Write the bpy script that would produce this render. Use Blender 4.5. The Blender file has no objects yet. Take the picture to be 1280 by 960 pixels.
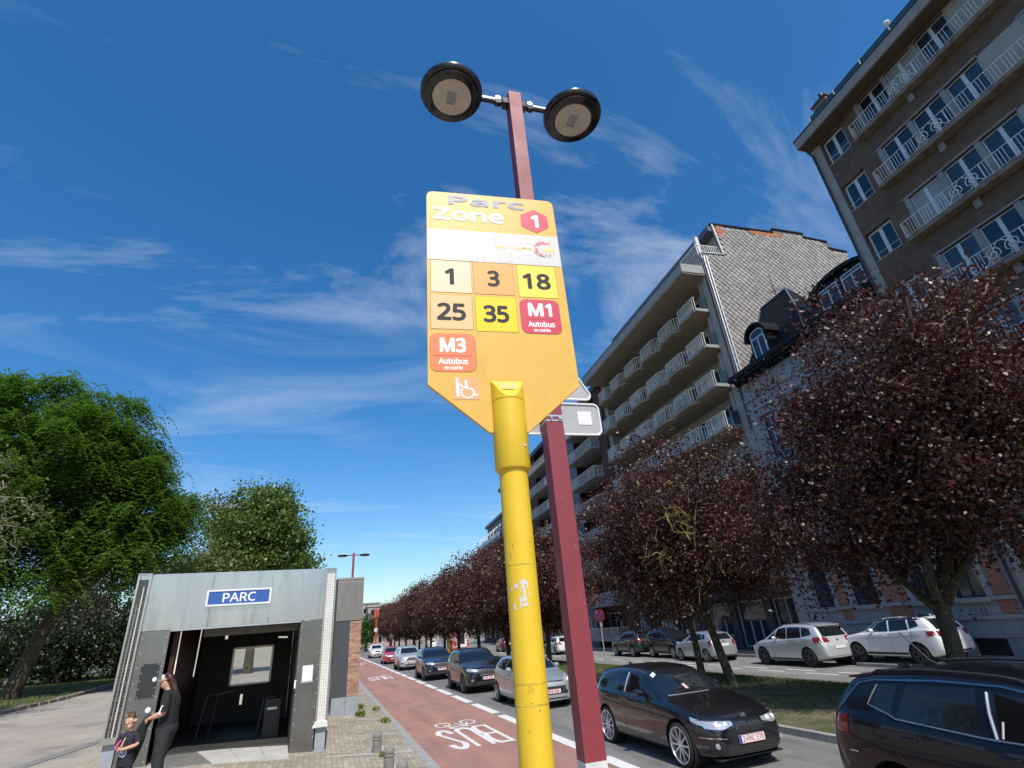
import bpy, bmesh, math, random
import numpy as np
from math import sin, cos, pi, radians, sqrt, atan2
from mathutils import Vector, Matrix, Euler
from mathutils.bvhtree import BVHTree

S = bpy.context.scene
COL = S.collection
rnd = random.Random(7)

# ---------------------------------------------------------------- camera
cam_d = bpy.data.cameras.new('camera')
cam = bpy.data.objects.new('camera', cam_d)
COL.objects.link(cam)
cam_d.sensor_width = 36.0
cam_d.lens = 17.842
cam_d.clip_start = 0.05
cam_d.clip_end = 5000
R_, U_, B_ = (0.946006, -0.314674, -0.077806), (-0.069248, -0.430676, 0.899846), (-0.316667, -0.845871, -0.429213)
cam.matrix_world = Matrix(((R_[0], U_[0], B_[0], 0.0), (R_[1], U_[1], B_[1], 0.0), (R_[2], U_[2], B_[2], 2.4), (0, 0, 0, 1)))
S.camera = cam

# ---------------------------------------------------------------- sky and sun
SUN_AZ, SUN_EL = radians(181.5), radians(53.5)
W = bpy.data.worlds.new('World')
S.world = W
W.use_nodes = True
nt = W.node_tree
nt.nodes.clear()
def wn(t, **k):
    n = nt.nodes.new(t)
    for a, b in k.items():
        setattr(n, a, b)
    return n
sky = wn('ShaderNodeTexSky', sky_type='NISHITA', sun_disc=False)
sky.sun_elevation = SUN_EL
sky.sun_rotation = SUN_AZ
sky.air_density, sky.dust_density, sky.ozone_density, sky.altitude = 1.0, 1.2, 2.0, 150
tc = wn('ShaderNodeTexCoord')
sep = wn('ShaderNodeSeparateXYZ')
nt.links.new(tc.outputs['Generated'], sep.inputs[0])
def wmath(op, a, b=None, clamp=False):
    n = wn('ShaderNodeMath', operation=op)
    n.use_clamp = clamp
    for i, v in enumerate((a, b)):
        if v is None:
            continue
        if isinstance(v, (int, float)):
            n.inputs[i].default_value = v
        else:
            nt.links.new(v, n.inputs[i])
    return n.outputs[0]
zc = wmath('ADD', wmath('MAXIMUM', sep.outputs[2], 0.0), 0.12)
comb = wn('ShaderNodeCombineXYZ')
nt.links.new(wmath('DIVIDE', sep.outputs[0], zc), comb.inputs[0])
nt.links.new(wmath('DIVIDE', sep.outputs[1], zc), comb.inputs[1])
mp = wn('ShaderNodeMapping')
mp.inputs['Location'].default_value = (4.3, 1.7, 0)
mp.inputs['Rotation'].default_value = (0, 0, radians(28))
mp.inputs['Scale'].default_value = (0.55, 1.25, 1)
nt.links.new(comb.outputs[0], mp.inputs[0])
n1 = wn('ShaderNodeTexNoise')
n1.inputs['Scale'].default_value = 1.55
n1.inputs['Detail'].default_value = 9
n1.inputs['Roughness'].default_value = 0.62
n1.inputs['Distortion'].default_value = 0.85
nt.links.new(mp.outputs[0], n1.inputs['Vector'])
n2 = wn('ShaderNodeTexNoise')
n2.inputs['Scale'].default_value = 0.55
n2.inputs['Detail'].default_value = 3
nt.links.new(mp.outputs[0], n2.inputs['Vector'])
r1 = wn('ShaderNodeValToRGB')
r1.color_ramp.elements[0].position = 0.47
r1.color_ramp.elements[1].position = 0.80
nt.links.new(n1.outputs[0], r1.inputs[0])
r2 = wn('ShaderNodeValToRGB')
r2.color_ramp.elements[0].position = 0.45
r2.color_ramp.elements[1].position = 0.66
nt.links.new(n2.outputs[0], r2.inputs[0])
cl = wmath('MULTIPLY', wmath('MULTIPLY', r1.outputs[0], r2.outputs[0]), 0.75, True)
cl = wmath('ADD', cl, wmath('MULTIPLY', n2.outputs[0], 0.02), True)
hsv = wn('ShaderNodeHueSaturation')
hsv.inputs['Saturation'].default_value = 1.42
hsv.inputs['Value'].default_value = 1.15
nt.links.new(sky.outputs[0], hsv.inputs['Color'])
mixc = wn('ShaderNodeMix', data_type='RGBA')
nt.links.new(cl, mixc.inputs[0])
nt.links.new(hsv.outputs[0], mixc.inputs[6])
mixc.inputs[7].default_value = (5.9, 6.3, 6.8, 1)
bg = wn('ShaderNodeBackground')
bg.inputs[1].default_value = 0.15
nt.links.new(mixc.outputs[2], bg.inputs[0])
wo = wn('ShaderNodeOutputWorld')
nt.links.new(bg.outputs[0], wo.inputs[0])

sun_d = bpy.data.lights.new('sun', 'SUN')
sun_d.energy = 4.5
sun_d.angle = radians(0.53)
sun_d.color = (1.0, 0.95, 0.87)
sun = bpy.data.objects.new('sun', sun_d)
COL.objects.link(sun)
sdir = Vector((sin(SUN_AZ) * cos(SUN_EL), cos(SUN_AZ) * cos(SUN_EL), sin(SUN_EL)))
sun.rotation_euler = (-sdir).to_track_quat('-Z', 'Y').to_euler()
sun.location = (0, -20, 40)
S.view_settings.view_transform = 'Standard'
S.view_settings.look = 'None'
S.view_settings.exposure = 0.0
S.view_settings.gamma = 1.0

# ---------------------------------------------------------------- materials
MATS = {}
def mat(name, col, rough=0.6, metal=0.0, var=0.12, vs=3.0, bump=0.0, bs=40.0, coat=0.0, spec=0.5, col2=None, c2s=6.0, c2lo=0.5, c2hi=0.65,
        island=0.0, c2st=None, emis=None, trans=0.0, brick=None, alpha=1.0, stretch=None, hue=0.0, rvar=0.0, coatr=0.03):
    if name in MATS:
        return MATS[name]
    m = bpy.data.materials.new(name)
    m.use_nodes = True
    t = m.node_tree
    N, L = t.nodes, t.links
    p = N['Principled BSDF']
    p.inputs['Roughness'].default_value = rough
    p.inputs['Metallic'].default_value = metal
    p.inputs['Specular IOR Level'].default_value = spec
    if coat:
        p.inputs['Coat Weight'].default_value = coat
        p.inputs['Coat Roughness'].default_value = coatr
    c = N.new('ShaderNodeTexCoord')
    vec = c.outputs['Object']
    if stretch:
        mpn = N.new('ShaderNodeMapping')
        mpn.inputs['Scale'].default_value = stretch
        L.new(vec, mpn.inputs[0])
        vec = mpn.outputs[0]
    rgb = N.new('ShaderNodeRGB')
    rgb.outputs[0].default_value = (*col, 1)
    cur = rgb.outputs[0]
    hgt = None
    if brick:
        bw, bh, mo, mcol, orient = brick
        sx = N.new('ShaderNodeSeparateXYZ')
        L.new(vec, sx.inputs[0])
        cx = N.new('ShaderNodeCombineXYZ')
        i, j = orient
        L.new(sx.outputs[i], cx.inputs[0])
        L.new(sx.outputs[j], cx.inputs[1])
        b = N.new('ShaderNodeTexBrick')
        b.inputs['Scale'].default_value = 1
        b.inputs['Brick Width'].default_value = bw
        b.inputs['Row Height'].default_value = bh
        b.inputs['Mortar Size'].default_value = mo
        b.inputs['Color1'].default_value = (*[x * 0.82 for x in col], 1)
        b.inputs['Color2'].default_value = (*[min(1, x * 1.18) for x in col], 1)
        b.inputs['Mortar'].default_value = (*mcol, 1)
        L.new(cx.outputs[0], b.inputs['Vector'])
        cur = b.outputs['Color']
        hgt = b.outputs['Fac']
    if col2 is not None:
        n = N.new('ShaderNodeTexNoise')
        n.inputs['Scale'].default_value = c2s
        n.inputs['Detail'].default_value = 6
        n.inputs['Roughness'].default_value = 0.65
        if c2st:
            mp2 = N.new('ShaderNodeMapping')
            mp2.inputs['Scale'].default_value = c2st
            L.new(c.outputs['Object'], mp2.inputs[0])
            L.new(mp2.outputs[0], n.inputs['Vector'])
        else:
            L.new(vec, n.inputs['Vector'])
        r = N.new('ShaderNodeMapRange')
        r.inputs[1].default_value, r.inputs[2].default_value = c2lo, c2hi
        L.new(n.outputs[0], r.inputs[0])
        mx = N.new('ShaderNodeMix')
        mx.data_type = 'RGBA'
        L.new(r.outputs[0], mx.inputs[0])
        L.new(cur, mx.inputs[6])
        mx.inputs[7].default_value = (*col2, 1)
        cur = mx.outputs[2]
    if var or island:
        h = N.new('ShaderNodeHueSaturation')
        L.new(cur, h.inputs['Color'])
        val = None
        if var:
            n = N.new('ShaderNodeTexNoise')
            n.inputs['Scale'].default_value = vs
            n.inputs['Detail'].default_value = 7
            n.inputs['Roughness'].default_value = 0.6
            L.new(vec, n.inputs['Vector'])
            r = N.new('ShaderNodeMapRange')
            r.inputs[1].default_value, r.inputs[2].default_value = 0.25, 0.75
            r.inputs[3].default_value, r.inputs[4].default_value = 1 - var, 1 + var
            L.new(n.outputs[0], r.inputs[0])
            val = r.outputs[0]
        if island:
            g = N.new('ShaderNodeNewGeometry')
            r = N.new('ShaderNodeMapRange')
            r.inputs[3].default_value, r.inputs[4].default_value = 1 - island, 1 + island
            L.new(g.outputs['Random Per Island'], r.inputs[0])
            if val is None:
                val = r.outputs[0]
            else:
                mm = N.new('ShaderNodeMath')
                mm.operation = 'MULTIPLY'
                L.new(val, mm.inputs[0])
                L.new(r.outputs[0], mm.inputs[1])
                val = mm.outputs[0]
            if hue:
                wnz = N.new('ShaderNodeTexWhiteNoise')
                wnz.noise_dimensions = '1D'
                L.new(g.outputs['Random Per Island'], wnz.inputs['W'])
                r3 = N.new('ShaderNodeMapRange')
                r3.inputs[3].default_value, r3.inputs[4].default_value = 0.5 - hue, 0.5 + hue
                L.new(wnz.outputs[0], r3.inputs[0])
                L.new(r3.outputs[0], h.inputs['Hue'])
        L.new(val, h.inputs['Value'])
        cur = h.outputs[0]
    L.new(cur, p.inputs['Base Color'])
    if rvar:
        n = N.new('ShaderNodeTexNoise')
        n.inputs['Scale'].default_value = 2.0
        n.inputs['Detail'].default_value = 5
        L.new(vec, n.inputs['Vector'])
        r = N.new('ShaderNodeMapRange')
        r.inputs[1].default_value, r.inputs[2].default_value = 0.3, 0.7
        r.inputs[3].default_value, r.inputs[4].default_value = max(0.02, rough - rvar), rough + rvar
        L.new(n.outputs[0], r.inputs[0])
        L.new(r.outputs[0], p.inputs['Roughness'])
    if bump:
        bp = N.new('ShaderNodeBump')
        bp.inputs['Strength'].default_value = bump
        bp.inputs['Distance'].default_value = 0.01
        if hgt is not None:
            inv = N.new('ShaderNodeMath')
            inv.operation = 'SUBTRACT'
            inv.inputs[0].default_value = 1
            L.new(hgt, inv.inputs[1])
            L.new(inv.outputs[0], bp.inputs['Height'])
        else:
            n = N.new('ShaderNodeTexNoise')
            n.inputs['Scale'].default_value = bs
            n.inputs['Detail'].default_value = 5
            L.new(vec, n.inputs['Vector'])
            L.new(n.outputs[0], bp.inputs['Height'])
        L.new(bp.outputs[0], p.inputs['Normal'])
    if emis:
        p.inputs['Emission Color'].default_value = (*emis[0], 1)
        p.inputs['Emission Strength'].default_value = emis[1]
    if trans:
        p.inputs['Transmission Weight'].default_value = trans
    if alpha < 1:
        p.inputs['Alpha'].default_value = alpha
    MATS[name] = m
    return m

M_asph = mat('asphalt', (0.20, 0.195, 0.185), 0.85, var=0.22, vs=1.2, bump=0.35, bs=160, col2=(0.125, 0.122, 0.118), c2s=1.1, c2st=(1.3, .05, 1), c2lo=.42, c2hi=.66)
M_asph2 = mat('asphalt_far', (0.23, 0.225, 0.215), 0.85, var=0.2, vs=0.9, bump=0.3, bs=140, col2=(0.16, 0.155, 0.15), c2s=1.1, c2st=(1.1, .05, 1), c2lo=.42, c2hi=.66)
M_red = mat('red_asphalt', (0.36, 0.185, 0.145), 0.85, var=0.2, vs=0.9, bump=0.35, bs=150, col2=(0.26, 0.15, 0.125), c2s=1.2, c2st=(1.1, .07, 1), c2lo=0.42, c2hi=0.68)
M_paint = mat('road_paint', (0.70, 0.69, 0.65), 0.7, var=0.2, vs=9, col2=(0.36, 0.30, 0.27), c2s=9, c2lo=0.54, c2hi=0.70)
M_kerb = mat('kerb_stone', (0.30, 0.29, 0.27), 0.8, var=0.25, vs=4, bump=0.3, bs=60)
M_pave = mat('brick_pavers', (0.34, 0.295, 0.225), 0.85, var=0.3, vs=1.1, brick=(0.21, 0.105, 0.008, (0.235, 0.205, 0.15), (1, 0)), bump=0.3, col2=(0.21, 0.19, 0.10), c2s=1.3, c2lo=0.54, c2hi=0.72)
M_plaza = mat('plaza_concrete', (0.34, 0.30, 0.25), 0.85, var=0.22, vs=0.8, bump=0.3, bs=90, col2=(0.25, 0.22, 0.19), c2s=0.7)
M_strip = mat('pale_stone_strip', (0.42, 0.40, 0.36), 0.8, var=0.25, vs=5)
M_dgrey = mat('drain_stone', (0.22, 0.215, 0.20), 0.8, var=0.25, vs=5)
M_soil = mat('dry_soil', (0.13, 0.11, 0.06), 0.95, var=0.35, vs=1.5, bump=0.6, bs=30, col2=(0.06, 0.075, 0.022), c2s=.9, c2lo=.42, c2hi=.55)
M_ground = mat('open_ground', (0.10, 0.10, 0.06), 0.95, var=0.3, vs=0.05)
M_lawn = mat('lawn_earth', (0.085, 0.095, 0.03), 0.95, var=0.3, vs=0.6, bump=0.5, bs=25, col2=(0.20, 0.165, 0.08), c2s=0.35, c2lo=0.5, c2hi=0.65)
M_grass = mat('grass_blades', (0.085, 0.115, 0.025), 0.7, var=0.0, island=0.5, hue=0.03)
M_weed = mat('weed_leaves', (0.15, 0.18, 0.03), 0.6, var=0.0, island=0.4, hue=0.02)
M_yel = mat('yellow_enamel', (0.76, 0.51, 0.028), 0.45, var=0.04, vs=6, rvar=0.06, col2=(0.70, 0.46, 0.04), c2s=18, c2lo=0.66, c2hi=0.8)
M_sgn = mat('yellow_sheeting', (0.70, 0.43, 0.085), 0.42, var=0.06, vs=14, spec=0.30, col2=(.60, .36, .08), c2s=9, c2st=(3, 1, .35), c2lo=.56, c2hi=.78)
M_bord = mat('dark_red_paint', (0.235, 0.035, 0.045), 0.5, var=0.12, vs=2.5, bump=0.1, bs=25, rvar=0.1, col2=(0.42, 0.33, 0.26), c2s=42, c2lo=0.655, c2hi=0.70)
M_blk = mat('black_enamel', (0.006, 0.006, 0.007), 0.22, var=0.1, coat=0.4)
M_dark = mat('dark_metal', (0.03, 0.03, 0.032), 0.45, var=0.15)
M_steel = mat('brushed_steel', (0.56, 0.55, 0.53), 0.27, metal=0.92, var=0.10, vs=1.4, col2=(.40, .395, .385), c2s=2.2, c2st=(1.6, 1, .3), c2lo=.52, c2hi=.75, rvar=0.06, stretch=(1, 1, 0.25))
M_steeld = mat('dull_steel', (0.25, 0.25, 0.255), 0.22, metal=0.9, var=0.16, vs=1.2, rvar=0.08)
M_alu = mat('bare_aluminium', (0.55, 0.56, 0.57), 0.35, metal=0.7, var=0.1, vs=5)
M_white = mat('white_paint', (0.74, 0.74, 0.72), 0.5, var=0.06)
M_conc = mat('grey_concrete', (0.30, 0.295, 0.28), 0.85, var=0.18, vs=1.5, bump=0.2, bs=40)
M_glass = mat('window_glass', (0.012, 0.018, 0.03), 0.04, var=0.0, spec=0.8)
M_glassb = mat('tinted_glass', (0.010, 0.013, 0.018), 0.03, var=0.0, spec=0.7)
M_lampg = mat('lamp_diffuser', (0.52, 0.48, 0.42), 0.35, var=0.12, vs=6)

# ---------------------------------------------------------------- mesh helpers
class MB:
    def __init__(s):
        s.v, s.f, s.sm = [], [], []
    def add(s, vs, fs, smooth=False):
        o = len(s.v)
        s.v += [tuple(p) for p in vs]
        s.f += [tuple(i + o for i in f) for f in fs]
        s.sm += [smooth] * len(fs)
        return s
    def box(s, x0, x1, y0, y1, z0, z1):
        vs = [(x, y, z) for z in (z0, z1) for y in (y0, y1) for x in (x0, x1)]
        return s.add(vs, [(0, 2, 3, 1), (4, 5, 7, 6), (0, 1, 5, 4), (2, 6, 7, 3), (0, 4, 6, 2), (1, 3, 7, 5)])
    def boxc(s, c, d, rot=None):
        vs = [Vector((x * d[0] / 2, y * d[1] / 2, z * d[2] / 2)) for z in (-1, 1) for y in (-1, 1) for x in (-1, 1)]
        if rot is not None:
            vs = [rot @ q for q in vs]
        return s.add([q + Vector(c) for q in vs], [(0, 2, 3, 1), (4, 5, 7, 6), (0, 1, 5, 4), (2, 6, 7, 3), (0, 4, 6, 2), (1, 3, 7, 5)])
    def quad(s, *p):
        return s.add(p, [tuple(range(len(p)))])
    def prism(s, poly, fn, a, b):
        n = len(poly)
        vs = [fn(p, a) for p in poly] + [fn(p, b) for p in poly]
        fs = [tuple(range(n))[::-1], tuple(range(n, 2 * n))] + [(i, (i + 1) % n, n + (i + 1) % n, n + i) for i in range(n)]
        return s.add(vs, fs)
    def tube(s, pts, r, n=8, caps=True, smooth=True):
        pts = [Vector(p) for p in pts]
        k = len(pts)
        rs = r if isinstance(r, (list, tuple)) else [r] * k
        vs = []
        prev = None
        for i, p in enumerate(pts):
            d = (pts[min(i + 1, k - 1)] - pts[max(i - 1, 0)])
            d = d.normalized() if d.length > 1e-9 else Vector((0, 0, 1))
            if prev is None:
                u = d.orthogonal().normalized()
            else:
                u = prev - d * prev.dot(d)
                u = u.normalized() if u.length > 1e-6 else d.orthogonal().normalized()
            prev = u
            w = d.cross(u)
            for j in range(n):
                a = 2 * pi * j / n
                vs.append(p + (u * cos(a) + w * sin(a)) * rs[i])
        fs = [(i * n + j, i * n + (j + 1) % n, (i + 1) * n + (j + 1) % n, (i + 1) * n + j) for i in range(k - 1) for j in range(n)]
        s.add(vs, fs, smooth)
        if caps:
            o = len(s.v) - len(vs)
            s.f += [tuple(o + j for j in range(n))[::-1], tuple(o + (k - 1) * n + j for j in range(n))]
            s.sm += [False, False]
        return s
    def cyl(s, p0, p1, r, n=12, r1=None, smooth=True):
        return s.tube([p0, p1], [r, r if r1 is None else r1], n, True, smooth)
    def lathe(s, prof, n=24, c=(0, 0, 0), axis='z', smooth=True):
        vs = []
        for (r, h) in prof:
            for j in range(n):
                a = 2 * pi * j / n
                q = (r * cos(a), r * sin(a), h) if axis == 'z' else ((h, r * cos(a), r * sin(a)) if axis == 'x' else (r * cos(a), h, r * sin(a)))
                vs.append((q[0] + c[0], q[1] + c[1], q[2] + c[2]))
        k = len(prof)
        fs = [(i * n + j, i * n + (j + 1) % n, (i + 1) * n + (j + 1) % n, (i + 1) * n + j) for i in range(k - 1) for j in range(n)]
        s.add(vs, fs, smooth)
        return s
    def me(s, name):
        m = bpy.data.meshes.new(name)
        m.from_pydata(s.v, [], s.f)
        if any(s.sm):
            m.polygons.foreach_set('use_smooth', s.sm)
        m.update()
        return m
    def build(s, name, ma, parent=None, loc=None, rot=None, fix=True):
        m = s.me(name)
        if fix:
            b = bmesh.new()
            b.from_mesh(m)
            bmesh.ops.recalc_face_normals(b, faces=b.faces)
            b.to_mesh(m)
            b.free()
            if any(s.sm):
                m.set_sharp_from_angle(angle=radians(40))
        m.materials.append(ma)
        return link(name, m, parent, loc, rot)

def link(name, me, parent=None, loc=None, rot=None):
    o = bpy.data.objects.new(name, me)
    COL.objects.link(o)
    if parent is not None:
        o.parent = parent
    if loc is not None:
        o.location = loc
    if rot is not None:
        o.rotation_euler = rot
    return o

def tag(o, label=None, cat=None, group=None, kind=None):
    if label: o['label'] = label
    if cat: o['category'] = cat
    if group: o['group'] = group
    if kind: o['kind'] = kind
    return o
def thing(name, label, cat, loc=(0, 0, 0), rz=0, group=None):
    o = bpy.data.objects.new(name, None)
    COL.objects.link(o)
    o.location = loc
    o.rotation_euler = (0, 0, rz)
    o.empty_display_size = 0.2
    return tag(o, label, cat, group)
def struct(o, kind='structure'):
    o['kind'] = kind
    return o
def copy_tree(o, parent=None):
    c = o.copy()
    COL.objects.link(c)
    c.parent = parent
    for ch in list(o.children):
        copy_tree(ch, c)
    return c

FONT = None
try:
    FONT = bpy.data.fonts.load(bpy.utils.resource_path('LOCAL') + '/datafiles/fonts/NotoSansHebrew-Regular.woff2')
except Exception:
    FONT = None
def text_mesh(txt, w, h, bold=0.0, depth=0.0006):
    """lettering fitted to a w x h box, centred on the origin in the local xy plane; bold = stroke growth as a share of h"""
    cu = bpy.data.curves.new('lettering', 'FONT')
    cu.body = txt
    cu.size = 1
    cu.resolution_u = 4
    if FONT: cu.font = FONT
    o = bpy.data.objects.new('lettering', cu)
    COL.objects.link(o)
    dg = bpy.context.evaluated_depsgraph_get()
    me = bpy.data.meshes.new_from_object(o.evaluated_get(dg))
    bpy.data.objects.remove(o)
    bpy.data.curves.remove(cu)
    n = len(me.vertices)
    a = np.empty(n * 3, 'f'); me.vertices.foreach_get('co', a); a = a.reshape(-1, 3).astype(float)
    fs = [tuple(p.vertices) for p in me.polygons]
    bpy.data.meshes.remove(me)
    d = bold * h
    lo, hi = a.min(0), a.max(0)
    a = a - (lo + hi) / 2
    a[:, 0] *= (w - 2 * d) / max(hi[0] - lo[0], 1e-6)
    a[:, 1] *= (h - 2 * d) / max(hi[1] - lo[1], 1e-6)
    offs = [(0, 0)] + ([(d * cos(pi * k / 4), d * sin(pi * k / 4)) for k in range(8)] if d else [])
    V, F = [], []
    for k, (dx, dy) in enumerate(offs):
        z = depth / 2 - k * 2.5e-5
        F += [tuple(i + len(V) for i in f) for f in fs]
        V += [(x + dx, y + dy, z) for x, y, _ in a]
    me = bpy.data.meshes.new('lettering')
    me.from_pydata(V, [], F)
    me.update()
    return me
UPR = Euler((pi / 2, 0, 0))          # local xy plane -> upright xz plane facing -y
def text(name, txt, w, h, ma, parent, loc, rot=UPR, bold=0.0, depth=0.0006):
    me = text_mesh(txt, w, h, bold, depth)
    me.materials.append(ma)
    return link(name, me, parent, loc, rot)

def loft(mb, secs, n=16):
    """elliptical rings (cx, cy, cz, rx, ry) joined into a closed skin"""
    o = len(mb.v)
    for cx, cy, cz, rx, ry in secs:
        mb.v += [(cx + rx * cos(2 * pi * k / n), cy + ry * sin(2 * pi * k / n), cz) for k in range(n)]
    for i in range(len(secs) - 1):
        for k in range(n):
            mb.f.append((o + i * n + k, o + i * n + (k + 1) % n, o + (i + 1) * n + (k + 1) % n, o + (i + 1) * n + k)); mb.sm.append(True)
    mb.f.append(tuple(o + k for k in range(n))[::-1]); mb.sm.append(False)
    mb.f.append(tuple(o + (len(secs) - 1) * n + k for k in range(n))); mb.sm.append(False)
    return mb
def quads_mesh(name, P, ma, nv=4):
    """P: (N, nv, 3) array -> one mesh of N separate faces"""
    n = len(P)
    me = bpy.data.meshes.new(name)
    me.vertices.add(n * nv)
    me.vertices.foreach_set('co', np.ascontiguousarray(P, 'f').ravel())
    me.loops.add(n * nv)
    me.loops.foreach_set('vertex_index', np.arange(n * nv, dtype='i'))
    me.polygons.add(n)
    me.polygons.foreach_set('loop_start', np.arange(0, n * nv, nv, dtype='i'))
    me.polygons.foreach_set('loop_total', np.full(n, nv, dtype='i'))
    me.update(calc_edges=True)
    me.materials.append(ma)
    return me

BA = radians(3.735)                  # the house fronts run 3.7 degrees off the road
OFF = 22.2
DV = Vector((sin(BA), cos(BA), 0))
NV = Vector((cos(BA), -sin(BA), 0))
def bpos(n, s, z=0.0):
    return NV * (OFF + n) + DV * s + Vector((0, 0, z))

# ---------------------------------------------------------------- ground, roads, pavements
def zf(x):
    if x > 2.2: return 0.0
    if x > -2: return 0.13 + 0.0857 * (2.2 - x)
    return min(0.49 + 0.03 * (-2 - x), 1.3)
b = MB(); b.quad((-1500, -1500, -0.6), (1500, -1500, -0.6), (1500, 1500, -0.6), (-1500, 1500, -0.6))
struct(b.build('ground', M_ground))
b = MB()
xs = [2.0, 1.0, 0, -1, -2, -5, -9, -12.4]
for i in range(len(xs) - 1):
    for y0, y1 in ((-12, 12.2), (12.2, 40), (40, 140)):
        b.quad((xs[i + 1], y0, zf(xs[i + 1])), (xs[i], y0, zf(xs[i])), (xs[i], y1, zf(xs[i])), (xs[i + 1], y1, zf(xs[i + 1])))
plaza = struct(b.build('plaza', M_plaza))
b = MB()
xs = [2.0, 1.0, 0, -1, -2, -4.4]
for i in range(len(xs) - 1):
    b.quad((xs[i + 1], -12, zf(xs[i + 1]) + .004), (xs[i], -12, zf(xs[i]) + .004), (xs[i], 34, zf(xs[i]) + .004), (xs[i + 1], 34, zf(xs[i + 1]) + .004))
pavement = struct(b.build('pavement', M_pave))
def strip(x0, x1, y0, y1, ma, name='paving_strip', w=None):
    b = MB()
    k = max(2, int(abs(x1 - x0) / 0.8) + 1)
    for i in range(k):
        t0, t1 = i / k, (i + 1) / k - 0.012 / max(abs(x1 - x0), 0.5)
        xa, xb = x0 + (x1 - x0) * t0, x0 + (x1 - x0) * t1
        ya, yb = y0 + (y1 - y0) * t0, y0 + (y1 - y0) * t1
        b.quad((xa, ya, zf(xa) + .009), (xb, yb, zf(xb) + .009), (xb, yb + (w or .16), zf(xb) + .009), (xa, ya + (w or .16), zf(xa) + .009))
    return struct(b.build(name, ma))
strip(0.2, 1.95, 13.05, 13.15, M_strip)
strip(0.2, 1.95, 15.6, 15.65, M_strip)
strip(0.9, 1.95, 18.6, 18.6, M_strip, w=.12)
strip(1.2, 1.95, 21.6, 21.6, M_strip, w=.12)
strip(0.2, 1.95, 10.5, 10.5, M_strip)
b = MB()
for i in range(14):
    t0, t1 = i / 14, (i + 1) / 14 - .004
    xa, ya, xb, yb = -5.9 + 1.0 * t0, 13.5 + 6.6 * t0, -5.9 + 1.0 * t1, 13.5 + 6.6 * t1
    b.quad((xa - .2, ya, zf(xa) + .006), (xa + .2, ya, zf(xa) + .006), (xb + .2, yb, zf(xb) + .006), (xb - .2, yb, zf(xb) + .006))
struct(b.build('drain_strip', M_dgrey))

# kerb between pavement and bus lane: one stone per metre
kerb = struct(MB().box(2.0, 2.2, -12, 130, -0.2, 0.105).build('kerb', M_dgrey))
kb = MB().box(1.965, 2.225, 0.006, 0.994, -0.05, 0.135)
kbm = kb.me('kerb_stone'); kbm.materials.append(M_kerb)
for y in range(2, 62):
    o = link('kerb_stone', kbm, kerb, (rnd.uniform(-.004, .004), y, rnd.uniform(-.004, .004)))
b = MB().box(1.965, 2.225, 62, 130, -0.05, 0.135); struct(b.build('far_kerb', M_kerb))

b = MB(); b.quad((2.1, -15, 0.0), (9.1, -15, 0.0), (9.1, 320, 0.0), (2.1, 320, 0.0)); road = struct(b.build('road', M_asph))
b = MB(); b.quad((2.2, -15, .004), (5.12, -15, .004), (5.12, 140, .004), (2.2, 140, .004)); struct(b.build('bus_lane', M_red))
# broken edge line of the bus lane
dm = MB(); dm.quad((5.10, 0, .008), (5.37, 0, .008), (5.37, 2.75, .008), (5.10, 2.75, .008))
dmm = dm.me('lane_dash'); dmm.materials.append(M_paint)
line = struct(MB().add([(5.10, 64, .008), (5.34, 64, .008), (5.34, 140, .008), (5.10, 140, .008)], [(0, 1, 2, 3)]).build('lane_line', M_paint))
for k in range(17):
    o = struct(link('lane_dash', dmm, None, (rnd.uniform(-.01, .01), 8.0 + 3.3 * k, 0)))
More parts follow.
